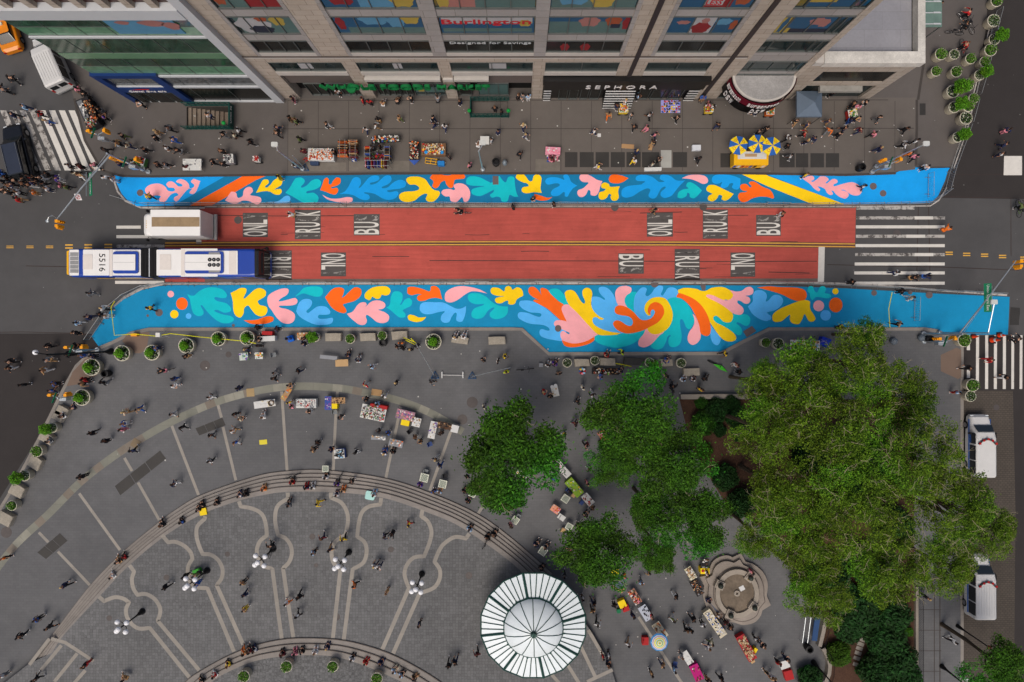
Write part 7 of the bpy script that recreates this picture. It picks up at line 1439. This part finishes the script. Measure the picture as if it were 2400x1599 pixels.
# ---------------------------------------------------------------- people
SKIN=[mat('skin_'+n_,c,.6,var=.03) for n_,c in (('light',(206,160,132)),('tan',(176,126,96)),('brown',(122,82,60)),('dark',(78,52,40)))]
HAIR=[mat('hair_'+n_,c,.6,var=.1) for n_,c in (('black',(24,20,20)),('dark_brown',(48,34,26)),('brown',(92,64,42)),('blond',(176,148,98)))]
CN={'k':('black',(26,26,30)),'g':('grey',(112,114,118)),'w':('white',(214,214,214)),'b':('blue',(48,92,170)),'n':('navy',(34,42,76)),'r':('red',(176,34,36)),'p':('pink',(216,132,148)),'y':('yellow',(232,196,40)),'o':('orange',(224,112,32)),'t':('tan',(168,132,92)),'e':('olive',(92,104,60)),'l':('light blue',(150,184,216)),'v':('purple',(78,50,140)),'m':('maroon',(96,30,40)),'c':('cream',(206,196,170)),'h':('lime',(190,220,30))}
CMAT={k:mat('fabric_'+n_.replace(' ','_'),c,.85,var=.1,scale=6,fine=30,fvar=.06) for k,(n_,c) in CN.items()}
shw=mat('shoe_white',(200,200,200),.7); shk=mat('shoe_black',(26,26,28),.6)
def skinmesh(nodes,edges,root):
    names=list(nodes); me=bpy.data.meshes.new('body'); me.from_pydata([nodes[n_][0] for n_ in names],[(names.index(a),names.index(b)) for a,b in edges],[])
    o=bpy.data.objects.new('tmp',me); C.objects.link(o); sm_=o.modifiers.new('s','SKIN'); ly=me.skin_vertices[0] if me.skin_vertices else None
    if ly is None: 
        bpy.context.view_layer.objects.active=o; bpy.ops.mesh.customdata_skin_add(); ly=me.skin_vertices[0]
    for i,n_ in enumerate(names):
        r_=nodes[n_][1]; ly.data[i].radius=r_ if isinstance(r_,tuple) else (r_,r_); ly.data[i].use_root=(n_==root)
    o.modifiers.new('d','SUBSURF').levels=1; dg=bpy.context.evaluated_depsgraph_get(); out=bpy.data.meshes.new_from_object(o.evaluated_get(dg)); bpy.data.objects.remove(o); return out
def pose(kind):
    P={}
    hz=.93
    if kind=='T': hz=.14
    if kind=='R': hz=.93
    lean={'w':.05,'v':.05,'s':0,'a':.03,'T':.08,'R':.3}[kind]
    P['pelvis']=(0,0,hz); P['waist']=(lean*.3,0,hz+.17); P['chest']=(lean*.8,0,hz+.38); P['neck']=(lean,0,hz+.54); P['skull']=(lean+.02,0,hz+.64)
    leg={'w':((.30,.02),(-.30,.10)),'v':((-.28,.10),(.30,.02)),'s':((.02,0),(-.03,0)),'a':((.05,0),(-.03,0))}.get(kind)
    for i,s in enumerate((1,-1)):
        n='LR'[i]; P['hip'+n]=(0,s*.09,hz-.03)
        if kind=='T': P['knee'+n]=(.42,s*.13,hz+.06+.02*i); P['ankle'+n]=(.50+.1*i,s*.12,hz-.32); P['toe'+n]=(.65+.1*i,s*.13,hz-.36)
        elif kind=='R': P['knee'+n]=(.3,s*.12,hz-.3+.15*i); P['ankle'+n]=(.12+.1*i,s*.13,hz-.68+.2*i); P['toe'+n]=(.26+.1*i,s*.13,hz-.7+.2*i)
        else:
            fx_,up=leg[i]; P['knee'+n]=(fx_*.55+.05,s*.09,.5); P['ankle'+n]=(fx_,s*.09,.09+up); P['toe'+n]=(fx_+.15,s*.10,.045+up*.4)
        P['sh'+n]=(lean*.9,s*.19,hz+.47)
        if kind in 'wv': sw=(-.26 if i==(0 if kind=='w' else 1) else .26); P['el'+n]=(lean+sw*.5-.03,s*.25,hz+.22); P['wr'+n]=(lean+sw+.05,s*.24,hz+.02)
        elif kind=='s': P['el'+n]=(-.02,s*.27,hz+.2); P['wr'+n]=(.04,s*.27,hz-.03)
        elif kind=='a': P['el'+n]=(.04,s*.27,hz+.22); P['wr'+n]=(.28,s*.10,hz+.26)
        elif kind=='T': P['el'+n]=(.14,s*.27,hz+.24); P['wr'+n]=(.34,s*.12,hz+.16)
        else: P['el'+n]=(lean+.2,s*.28,hz+.28); P['wr'+n]=(lean+.38,s*.24,hz+.12)
    rad={'pelvis':.125,'waist':(.115,.10),'chest':(.15,.11),'neck':.055,'skull':.05,'hipL':.085,'hipR':.085,'kneeL':.062,'kneeR':.062,'ankleL':.042,'ankleR':.042,'toeL':.036,'toeR':.036,'shL':.06,'shR':.06,'elL':.042,'elR':.042,'wrL':.03,'wrR':.03}
    E=[('pelvis','waist'),('waist','chest'),('chest','neck'),('neck','skull')]+[e for n in 'LR' for e in (('pelvis','hip'+n),('hip'+n,'knee'+n),('knee'+n,'ankle'+n),('ankle'+n,'toe'+n),('chest','sh'+n),('sh'+n,'el'+n),('el'+n,'wr'+n))]
    body=skinmesh({k:(P[k],rad[k]) for k in P},E,'pelvis')
    bmx=bmesh.new(); bmx.from_mesh(body)
    g=MB(); hx,hy,hzz=P['skull']; hzz+=.08; hx+=.01
    g.smooth=True; g.ball(hx,0,hzz,.1,12,9,sx=1.0,sy=.82,sz=1.22); g.ball(hx+.098,0,hzz-.02,.018,6,4,sz=1.5)
    for s in (1,-1): g.ball(hx,s*.085,hzz-.01,.022,6,4,sy=.5,sz=1.4)
    for n,s in (('L',1),('R',-1)):     # palm, four fingers of different lengths, thumb from the side of the palm
        w_=Vector(P['wr'+n]); e=Vector(P['el'+n]); d=(w_-e).normalized(); sd=d.cross(Vector((0,0,1))); sd=sd.normalized() if sd.length>.1 else Vector((0,1,0)); up=sd.cross(d)
        g.tube([w_,w_+d*.05,w_+d*.09],.028,6,.032); p0=w_+d*.085
        for k,(ln,of) in enumerate(((.07,-.027),(.085,-.009),(.08,.009),(.06,.027))): b=p0+sd*of; g.tube([b,b+d*ln*.55,b+d*ln*.9-up*ln*.35],.009,5,.007)
        b=w_+d*.03+sd*s*.028; g.tube([b,b+sd*s*.03+d*.03,b+sd*s*.035+d*.06],.011,5,.008)
    me=bpy.data.meshes.new('x'); me.from_pydata(g.v,[],g.f); bmx.from_mesh(me); me2=bpy.data.meshes.new('person'); 
    for f in bmx.faces: f.smooth=True
    nb=len(bmx.faces)
    q=MB()
    for s in (1,-1): q.ball(hx+.085,s*.034,hzz+.012,.012,6,4)
    q.box(hx+.088,hx+.094,-.022,.022,hzz-.062,hzz-.055)
    m3=bpy.data.meshes.new('y'); m3.from_pydata(q.v,[],q.f); bmx.from_mesh(m3); bmx.faces.ensure_lookup_table()
    for f in bmx.faces[nb:]: f.material_index=1
    bmx.to_mesh(me2); bmx.free()
    def inf(ks,a): return {k:(P[k],tuple(v+a for v in rad[k]) if isinstance(rad[k],tuple) else rad[k]+a) for k in ks}
    tp=inf(['waist','chest','shL','shR','elL','elR','wrL','wrR'],.022); nk=Vector(P['chest']).lerp(Vector(P['neck']),.62); tp['col']=(tuple(nk),.075); tp['hem']=((P['pelvis'][0],0,P['pelvis'][2]-.02),.15); 
    for n in 'LR': tp['wr'+n]=(tuple(Vector(P['el'+n]).lerp(Vector(P['wr'+n]),.9)),.038)
    top=skinmesh(tp,[('hem','waist'),('waist','chest'),('chest','col'),('chest','shL'),('chest','shR'),('shL','elL'),('shR','elR'),('elL','wrL'),('elR','wrR')],'chest')
    tt={k:v for k,v in tp.items() if k[:2]!='wr'}; 
    for n in 'LR': tt['el'+n]=(tuple(Vector(P['sh'+n]).lerp(Vector(P['el'+n]),.75)),.055)
    tee=skinmesh(tt,[('hem','waist'),('waist','chest'),('chest','col'),('chest','shL'),('chest','shR'),('shL','elL'),('shR','elR')],'chest')
    tr_=inf(['pelvis','hipL','hipR','kneeL','kneeR'],.02)
    for n in 'LR': tr_['ankle'+n]=(tuple(Vector(P['knee'+n]).lerp(Vector(P['ankle'+n]),.93)),.058)
    tro=skinmesh(tr_,[('pelvis','hipL'),('pelvis','hipR'),('hipL','kneeL'),('hipR','kneeR'),('kneeL','ankleL'),('kneeR','ankleR')],'pelvis')
    g=MB(); g.smooth=True
    prof=[(.001,1.27),(.05,1.22),(.085,1.0),(.104,.6),(.108,.2),(.100,-.25)]
    g.lathe(0,0,[(r_,z_*.1) for r_,z_ in prof],12,sx=1.0,sy=.86); 
    g.v=[(hx-.02+x-(.0 if z>.03 else .03),y,hzz+.012+z) for x,y,z in g.v]; hair=bpy.data.meshes.new('hair'); hair.from_pydata(g.v,[],g.f); hair.polygons.foreach_set('use_smooth',[True]*len(hair.polygons))
    g=MB(); g.v=[tuple(v.co) for v in hair.vertices]; g.f=[tuple(p.vertices) for p in hair.polygons]; g.m=[0]*len(g.f); g.sm=[True]*len(g.f); g.smooth=True
    g.tube([(hx-.07,0,hzz+.02),(hx-.11,0,hzz-.1),(hx-.12,0,hzz-.26)],.085,8,.05); lh=bpy.data.meshes.new('hair'); lh.from_pydata(g.v,[],g.f); lh.polygons.foreach_set('use_smooth',g.sm)
    g=MB()
    for n in 'LR':
        a=Vector(P['ankle'+n]); t=Vector(P['toe'+n]); d=(t-a); d.z=0; d=d.normalized(); g.tube([a-d*.05-Vector((0,0,.04)),a+d*.05-Vector((0,0,.03)),t+d*.03],.05,6,.04)
    sh=bpy.data.meshes.new('shoes'); sh.from_pydata(g.v,[],g.f)
    for m_ in (me2,top,tee,tro,hair,lh,sh): m_.materials.clear(); m_.materials.append(SKIN[0]); 
    me2.materials.append(HAIR[0])
    for m_ in (top,tee,tro): m_.polygons.foreach_set('use_smooth',[True]*len(m_.polygons))
    for m_,n_ in ((top,'top'),(tee,'top'),(tro,'trousers')): m_.name=n_
    return dict(body=me2,top=top,tee=tee,tro=tro,hair=hair,lh=lh,sh=sh)
POSE={k:pose(k) for k in 'wvsaTR'}
def inpoly(x,y,P):
    c=False; j=len(P)-1
    for i in range(len(P)):
        if (P[i][1]>y)!=(P[j][1]>y) and x<(P[j][0]-P[i][0])*(y-P[i][1])/(P[j][1]-P[i][1])+P[i][0]: c=not c
        j=i
    return c
stepA=O1+I1[::-1]; stepB=O2+I2[::-1]; topf=I2+[(1005,1800),(455,1800)]
def gz(x,y):
    for poly,O,I,z0,n in ((stepA,O1,I1,K,5),(stepB,O2,I2,FZ,3)):
        if inpoly(x,y,poly):
            do=min(math.dist((x,y),p) for p in O); di=min(math.dist((x,y),p) for p in I); t=do/(do+di); return z0+RS*(min(n-1,int(t*n))+1),True
    if inpoly(x,y,topf): return FZ2,False
    if inpoly(x,y,inn): return FZ,False
    if inpoly(x,y,NP) or inpoly(x,y,SPk): return K,False
    return .01,False
NPER=[0]
OCC=[]
def person(px,py,t,l,ps,hd,extra=''):
    z,onstep=gz(*( (px-CX)*.985+CX,(py-CY)*.985+CY ))
    kind=ps; seat=0
    if kind=='C': kind='T'; seat=.36
    if kind=='S': kind=rnd.choice('ssa')
    if kind=='': kind=rnd.choice('wwvvs')
    hmid={'T':.45,'R':1.0}.get(kind,.95)
    if kind=='T' and not onstep and not seat: seat=.40
    x,y=W(px,py,z+hmid+seat)
    if hd is None:
        if ps in('T','C') : a=math.atan2(1750-py,px-720) 
        elif py>480 and py<780 and px<2000: a=rnd.choice((0,math.pi))+rnd.uniform(-.3,.3)
        else: a=rnd.uniform(0,6.283)
    else: a=hd*math.pi/4
    if kind=='T': x-=.2*math.cos(a); y-=.2*math.sin(a)
    D=POSE[kind]; sc=rnd.uniform(.93,1.05); 
    def ob(me,name,m,par=None,m2=None):
        o=bpy.data.objects.new(name,me); C.objects.link(o)
        o.material_slots[0].link='OBJECT'; o.material_slots[0].material=m
        if m2: o.material_slots[1].link='OBJECT'; o.material_slots[1].material=m2
        if par: o.parent=par
        return o
    sk=rnd.choices(SKIN,[5,4,2,2])[0]; hr=HAIR[0] if sk in SKIN[2:] else rnd.choices(HAIR,[5,4,2,1.3])[0]
    b=ob(D['body'],'person',sk,None,HAIR[0]); b.location=(x,y,z+seat+(0.02 if kind=='T' else 0)); b.rotation_euler=(0,0,a); b.scale=(sc,)*3
    ob(D['top'] if (t in 'kgnmtre' or rnd.random()<.4) else D['tee'],'top',CMAT[t],b)
    if l=='x': l=t
    ob(D['tro'],'trousers',CMAT[l],b); ob(D['lh'] if rnd.random()<.35 else D['hair'],'hair',CMAT['k'] if rnd.random()<.1 else hr,b); ob(D['sh'],'shoes',rnd.choice((shw,shw,shk)),b)
    verb={'T':'sitting','R':'riding','s':'standing','a':'standing'}.get(kind,'walking')
    lab=f"person {verb} in {CN[t][0]} top and {CN[l][0]} trousers"
    tag(b,lab,'person','people in the square',(px,py)); NPER[0]+=1
import re
PEOPLE={(0,0):'120,730kk 50,830gk 735,830pk 130,1060nk0 230,985ln0 380,1050rk4 440,1120wb4 920,1010kgS 960,1085vkS 1295,955wkS 1135,1250ke4 1095,1320tk4 1190,1340cn4 1340,1380kk4 1450,1215tt4 1435,1270kk4 1565,1185gk4 1610,1290bb4 1540,1360wk4 1660,1388kgR4 2060,1240kg4 2165,1245ck4 2200,1200wk4 2310,1310kk4 1930,1065wnS 1450,1515kk 1525,1515gk 1110,1510nn4 1700,1520mkT 1960,1495kk 2050,1510kkS 640,1525wk 740,1530mk 870,1515pk 975,1385kk 1235,1490ek 2040,1390kkS 780,870kkS 45,825kkR3',
(1,0):'340,915kpS 755,850wkS 980,925rnS 1045,940rkS 1165,935twT 1300,915kkT 1430,910kkS 1670,930gkR 1875,940knS 310,1090kt4 375,1115ek4 200,1180nk 200,1228kk 650,1150kw 1125,1100kt 1100,1160wt 1015,1190wn 1320,1090te 1625,1090kn 1640,1145nn 1735,1170wn 405,1280ek4 2225,1215nnS 2195,1000kkS 2255,1035kkS 440,1390mmS 365,1530wnS 1775,1440kkS 1965,1520pkS 2045,1315wwC 1075,1360gkS 1135,1350kkS 2165,1290wkS 720,1400kkS 555,330kkS 40,810bk',
(2,0):'60,890kkS 100,885ggS 150,895lwS 105,1165cn 120,1250nw 70,1420kk 965,975knS 1045,935wkS 885,1055to 1095,1070kw 1265,1065wk 1515,1090kk3 1125,1170kk 1240,1180pp 750,1210wn 1310,1240pn 1300,1305kt 1145,1395nnS 1120,1480wy 1290,1510cgS 1345,1470kkS 790,1530yw0 1710,1460kk 1530,850wkS 1520,800wkS 1150,890lkS 1750,900btS 1800,965pkS 1845,990wkS 1890,1150kn 2240,1030nk 2330,1190kk 2260,1220kk 370,1450mpT',
(3,0):'255,1115kt 355,1155nt 550,1120nt 330,1235rk 345,1305kn 420,1275nn 555,1200og 700,1185kn 640,1240kk 840,1200mn 960,1235pk 175,1270wk 175,1345kk 205,1440wg 780,960kkS 820,980pwS 890,950kwS 750,1110nbS 820,1090tnS 1010,1085kg 1255,1190kk 1240,1330wk 1350,1300wk 1020,1370nn 1335,1450pk 590,865kkS 1300,1410ooS 2190,1200np1 2165,1335nn 2135,1420wn 1440,1540wkS 1845,140rkR3 1560,45wk 1830,250kkR3 1800,420rkS',
(0,1):'20,20bgS 840,1130gx3 960,1265wk 830,1345nn 930,1320kk 985,1335wwS 720,1400lw 700,1490kk 1385,1265yk3 1380,240yk3 745,50tw 700,25ck 975,65wg 1040,85wwS',
(1,1):'345,405wtR4 1890,375kkR4 215,65yyS 20,1440kkS 200,1455nk 440,1540kkS 300,1545bbS 25,1545kkC 1830,1520kwT 1910,1515wwT',
(2,1):'190,255kkS 385,310kkS 10,335kkS 1300,370kt',(3,1):'340,45yk 870,145wn 125,400kw 760,1025kk 1165,940wn 1430,970nbR0 1310,985ktR0 1215,1110kkS 1310,1170cw 1195,1410tk 660,1440ykS 1620,545ooR 2320,350ekR2',
(0,2):'110,185kk 100,245kw 460,170gt 420,265tw 220,400kk 455,45kk 1720,135kt 660,600nkT 560,680kwT 1170,645ct 1285,620tb 1150,755bwS 1130,810ppS 850,840kk 970,915kkS 1225,1005nk 760,1240kkS 1590,665gw 1680,785kk 1935,515ww 2195,430nn 2160,665kkS 2215,710ckS 1945,860kg 2155,815wt 2175,920bw 1935,1095wk 1605,1310nw 440,910ggT 2195,1410wnT 2255,1400kkT 1985,1480kkT 1850,1500kkT 1820,1540kkT 510,390bk 480,455bn 790,350rk 770,385tk 960,380kg 1440,65bnS 1515,270kpR4 1600,340nbS 1610,400wwS 2270,70nk 700,40kkS 640,120kkS 760,130bbS 860,135nkS',
(1,2):'175,285gg 165,340kk 390,275kn 310,400tnS 310,560ywS 340,590pwS 60,685wwC 500,640kwS 775,690kkS 1075,230lw 940,165nwC 845,120nkC 1290,380kkS 1010,405rw 1180,505ww 1020,530kkS 1120,575llS 1140,820kgS 1215,840bbS 1460,880ktS 1515,915tkS 570,930kkS 530,990tkS 690,990nkS 925,1015kw 1180,1020wbC 1260,1005kkC 1655,1080kw 1690,1140nb 1940,1240knS 1920,1370kkC 1950,1460knC 1700,845kkS 1510,1310vvC 1690,1370ltC 1635,1375bkS 330,1290rkT 640,1240wkT 460,1335nrT 520,1330wwT 740,1305vkT 880,1285kkS 800,1360toT 740,1400wnT 1085,1400wlT 70,1350otT 300,1495gkT 570,1480yy 2085,175kkS 2225,180kwS 2285,135yyS 2300,280hyS 1610,370gk 1300,50kwS 1345,60kkS 1420,75kkS 1480,35kkS 25,40kkS 445,20nkS 1335,15otS 2095,600cwS',
(2,2):'285,465rkS 650,425cwS 740,490kw 600,555kk 580,755km 680,950mk 705,1170kwS 690,1300pkS 780,1290lnS 870,120rkT 1010,100hk4 1955,110yk 335,205kwT 395,200vkT 430,295ktS 820,325bbS 1415,315ktS 1580,340lwT 1670,340wnT 1780,335kkT 1735,440kyS 2055,215mwS 2085,280kkS 1425,170bnT 1000,265nkT 215,1120kwS 1465,430kkR 740,1530ktS 540,1370nkC 360,1170wpS 190,1055wtS 350,510kkS 480,860eyS',
(3,2):'2035,170rr4 1835,245kk4 2175,330kw4 1730,470lrS 2280,5kkR',
(0,3):'600,670nk 350,980bk 455,1050kk 200,1130kk 1130,415rkT 1075,450ktT 1020,590wwT 1480,110kkT 1660,85bkT 1700,590kkS 1520,690kk 1820,650bbS 1830,560ekR 2235,645tk 2250,760nn 2250,890ty 2090,1400ykT 1960,1500rwT 2235,1290toT 2285,1275mkT 2330,1265wnT 790,1400krS 1130,1530ttC 30,1500wgS 335,1530kk 1840,1550kkT 50,420ok',
(1,3):'620,235mn 530,370lk 810,245yk 685,345nt 1260,180kkR 1180,220nk 1405,110yr 1090,490wn 1135,495wn 910,665ok 1205,730tt 400,770kk 290,830wo 385,950wk 1500,1030nk 1770,1405kk 1830,1375kn 2035,1300mk 1965,150lkT 2130,230kkT 2190,200kkT 240,1300mkT 355,1290ppT 420,1275kkT 545,1275wwT 655,1235nnT 885,1340wkT 1010,1375rrT 1150,1380nnT 1275,1450lcT 1340,1490lkT 1460,1520ktT 160,320kkR 2340,120kpS',
(2,3):'225,295nkC 310,320gkC 540,355pp 480,590gk 660,640ekS 650,790wkS 755,840kn 740,905tk 780,1025wk 1065,1215wt 1185,640lg 1260,550tg 1500,770kw 1475,985ew 1665,980kk 1600,1080kk 1635,1075kw 1750,1025wk 1835,1200ce 1805,1235wn 1110,950nnS 1035,580okS 940,850kkS 890,1320wkS 835,1330rkS 880,1395knS 1385,1405tn 1490,1450lnS 1280,1480tk 1560,1320ggS 1900,960wtS 1960,1010mkS 1820,815nnT 2175,600wmT 2195,545prS 2240,1170wkS 2300,1220knS 1920,1525kk 1800,1540ktS 2340,1480ktS 2000,1050kkS 1285,960krS 1040,460kgS 275,510kkT 610,120kkS 680,20kkC 1790,560kwS',
(3,3):'95,1385rkS 165,1350knS 40,1520twS 1700,1180wk 1450,780kkS'}
X3={'crowd':'60,320bg 35,440kk 195,520kw 240,490nk 370,340kk 450,385kk 540,340kr 640,370kk 770,370kw 1080,390vw4 880,310kk 560,500kw 80,600kt 170,650kk 360,640wk4 370,770rt4 640,640ot4 890,575wn4 1125,510pk4 1230,535ek4 300,420kk 700,440kk 620,450nk 430,480kk 130,380kk 820,480kk'}
RECS=[]
def parse(s_,f):
    for m in re.finditer(r'(\d+),(\d+)([a-z])([a-z])([A-Z]?)(\d?)',s_):
        x,y=f(int(m[1]),int(m[2])); RECS.append((x,y,m[3],m[4],m[5],int(m[6]) if m[6] else None,f is CF))
CF=lambda x,y:(x/7.84,370+y/7.84)
for (c_,r_),s_ in PEOPLE.items(): parse(s_,lambda x,y:T(c_,r_,x,y))
parse(X3['crowd'],CF)
def show(q):      # how large and clear a person shows in the photo
    x,y,t,l,ps,hd,cf=q; v=400+math.dist((x,y),(CX,CY)); v*=.62 if ps in('T','C') else 1; v*=.75 if t in 'kgn' and l in 'kgn' else 1; v*=.8 if cf else 1
    if x<8 or x>2392 or y>1592: v*=.4
    return v
RECS.sort(key=lambda q:-show(q)); 
for q in RECS[:300]: person(*q[:6])
# the rest, seated, dark or half hidden, as one object
before=set(C.objects)
for q in RECS[300:]: person(*q[:6])
new=[o for o in C.objects if o not in before]; bpy.context.view_layer.update(); bmj=bmesh.new(); ml=[]
for o in new:
    mm=o.data.copy(); mm.transform(o.matrix_world); idx=[]
    for s_ in o.material_slots:
        if s_.material not in ml: ml.append(s_.material)
        idx.append(ml.index(s_.material))
    mi=np.zeros(len(mm.polygons),'i'); mm.polygons.foreach_get('material_index',mi); mm.polygons.foreach_set('material_index',np.array(idx,'i')[np.minimum(mi,len(idx)-1)]); bmj.from_mesh(mm); bpy.data.meshes.remove(mm)
cm_=bpy.data.meshes.new('crowd'); bmj.to_mesh(cm_); bmj.free()
for m_ in ml: cm_.materials.append(m_)
co_=bpy.data.objects.new('crowd',cm_); C.objects.link(co_); co_['kind']='stuff'; co_['label']='remaining seated, dark clad and half hidden people scattered among the crowd'; co_['category']='crowd'
ns=set(new); PEND[:]=[p_ for p_ in PEND if p_[0] not in ns]
for o in new: bpy.data.objects.remove(o)
print('PEOPLE',NPER[0])
# ---------------------------------------------------------------- finish the labels with where each thing stands
ZN=[((0,0,240,225),'near the white van'),((0,225,150,400),'beside the black suv'),((150,225,240,400),'by the black vendor cart'),((0,400,250,470),'in the far left crowd'),((240,0,330,420),'right of the vendor cart'),((330,0,420,420),'left of the left stairs'),((420,0,500,420),'below the left stairs'),((500,0,640,420),'right of the left stairs'),((640,0,760,290),'below the white building frame'),((640,290,770,420),'by the orange trinket table'),((760,0,930,300),'below the green lettering'),((770,300,940,420),'by the clothes racks'),((930,300,1060,420),'by the jewellery table'),((930,0,1085,300),'left of the right stairs'),((1060,0,1240,420),'by the right stairs'),((1240,0,1420,420),'near the pink table'),((1420,0,1540,420),'below the striped awning'),((1540,0,1690,420),'near the lilac blanket'),((1690,0,1850,420),'by the yellow snack cart'),((1850,0,1960,420),'below the grey tent'),((1960,0,2120,320),'right of the grey tent'),((1960,320,2130,420),'by the right yellow signals'),((2130,0,2290,345),'among the top right planters'),((2270,0,2400,480),'on the top right road'),
((0,470,480,660),'on the road left of the bus'),((250,400,700,485),'at the left upper mural'),((700,400,1900,485),'at the upper mural'),((1900,400,2260,485),'at the right upper mural'),((480,485,1950,668),'on the red lanes'),((1950,485,2260,680),'on the right zebra crossing'),((2260,470,2400,790),'at the right road edge'),((0,660,260,775),'left of the lower mural'),((260,660,1250,768),'on the lower mural'),((1250,660,1740,826),'on the mural swirl'),((1740,660,2400,770),'at the lower mural right end'),
((0,770,130,1200),'on the dark left street'),((130,770,300,880),'at the lower left kerb'),((0,880,240,1100),'by the lower left planters'),((0,1100,110,1260),'by the lower left planters'),((300,770,560,860),'by the round bush planters'),((560,770,760,870),'by the leaflet tables'),((760,770,900,870),'by the bare wooden table'),((900,770,1020,880),'by the bunched yellow tape'),((1020,770,1240,920),'near the low white rail'),((1240,770,1370,900),'left of the balloon cluster'),((1370,770,1520,900),'by the long black table'),((1520,770,1780,930),'above the low garden wall'),((1780,770,2250,930),'beside the big olive trees'),((2250,770,2400,920),'on the lower right crossing'),((2250,920,2400,1600),'on the cobbled strip'),
((240,860,560,960),'above the stone ring left'),((560,860,700,985),'by the cream leaflet table'),((700,860,830,985),'by the white art table'),((830,860,1000,1000),'by the large craft table'),((1000,860,1120,1060),'near the brown slatted table'),((830,1000,1000,1100),'by the orange tins table'),((700,985,830,1100),'by the blue trolley'),((560,985,700,1100),'near the yellow chalk fish'),((240,960,560,1130),'on the left outer plaza'),((0,1240,130,1600),'at the lower left corner'),((110,1100,300,1330),'on the left outer plaza'),((930,1040,1130,1200),'by the chess tables'),((1120,900,1290,1180),'around the left green tree'),((1290,900,1400,1060),'between the green trees'),((1290,1060,1420,1230),'by the slanted print tables'),
((1060,1180,1310,1340),'by the upper right steps'),((300,1100,560,1250),'on the left curved steps'),((560,1080,930,1165),'on the top curved steps'),((560,1165,700,1270),'near the third globe lamp'),((700,1165,850,1270),'near the fourth globe lamp'),((850,1165,1060,1280),'above the fifth globe lamp'),((130,1250,330,1420),'on the lower left steps'),((330,1250,560,1400),'near the second globe lamp'),((560,1270,700,1400),'below the third globe lamp'),((700,1270,860,1400),'below the fourth globe lamp'),((860,1270,1060,1400),'around the fifth globe lamp'),((100,1400,420,1600),'on the lower left plaza'),((420,1480,640,1600),'on the inner steps left'),((640,1480,800,1600),'on the inner steps middle'),((800,1480,1000,1600),'on the inner steps right'),((1000,1480,1130,1600),'left of the kiosk'),((420,1400,1130,1480),'above the inner steps'),
((1310,1230,1440,1600),'right of the kiosk'),((1440,1230,1560,1470),'by the silver grey table'),((1440,1470,1600,1600),'by the striped beach umbrella'),((1560,1230,1640,1430),'left of the fountain'),((1640,1260,1800,1430),'at the fountain'),((1600,1430,1720,1600),'below the fountain'),((1720,1430,1860,1600),'by the red edged table'),((1560,900,2150,1600),'in the garden bed'),((2150,1370,2256,1600),'on the right pavement'),((1120,1340,1400,1600),'at the kiosk'),((1400,900,1560,1240),'under the dense green tree'),((0,0,2400,1600),'on the plaza')]
def zone(x,y):
    if 880<y<1260 and x<240 and abs(x-(142-(y-905)*.5))<26: return 'along the lower left kerb'
    for (a,b,c,d),n_ in ZN:
        if a<=x<c and b<=y<d: return n_
    return 'at the photo edge'
for o,l,(x,y) in PEND: o['label']=l+' '+zone(x,y)
posd={o:(x,y) for o,l,(x,y) in PEND}
bpy.context.view_layer.update()
tops=[o for o in C.objects if o.parent is None and 'label' in o.keys()]
for o in tops:
    if o not in posd: L_=o.matrix_world.translation; posd[o]=(L_.x/S+CX,CY-L_.y/S)
ordn=['leftmost','second from left','third from left','fourth from left','fifth from left','sixth from left','seventh from left','eighth from left','ninth from left','tenth from left']
from collections import defaultdict
by=defaultdict(list)
for o in tops: by[o['label']].append(o)
for l,os_ in by.items():
    if len(os_)>1:
        os_.sort(key=lambda o:posd[o][0]); ys=[posd[o][1] for o in os_]; xs=[posd[o][0] for o in os_]
        vert=(max(ys)-min(ys))>(max(xs)-min(xs))*1.3
        if vert: os_.sort(key=lambda o:posd[o][1])
        n=len(os_)
        for i,o in enumerate(os_):
            if vert: t='topmost' if i==0 else ('lowest' if i==n-1 else (['','second','third','fourth','fifth','sixth','seventh','eighth','ninth','tenth'][i] if i<10 else f'number {i+1}')+' from top')
            else: t='leftmost' if i==0 else ('rightmost' if i==n-1 else (ordn[i] if i<10 else f'number {i+1} from left'))
            o['label']=l+', '+t
mx=max(len(o['label'].split()) for o in tops); print('MAXWORDS',mx,[o['label'] for o in tops if len(o['label'].split())>16][:5])
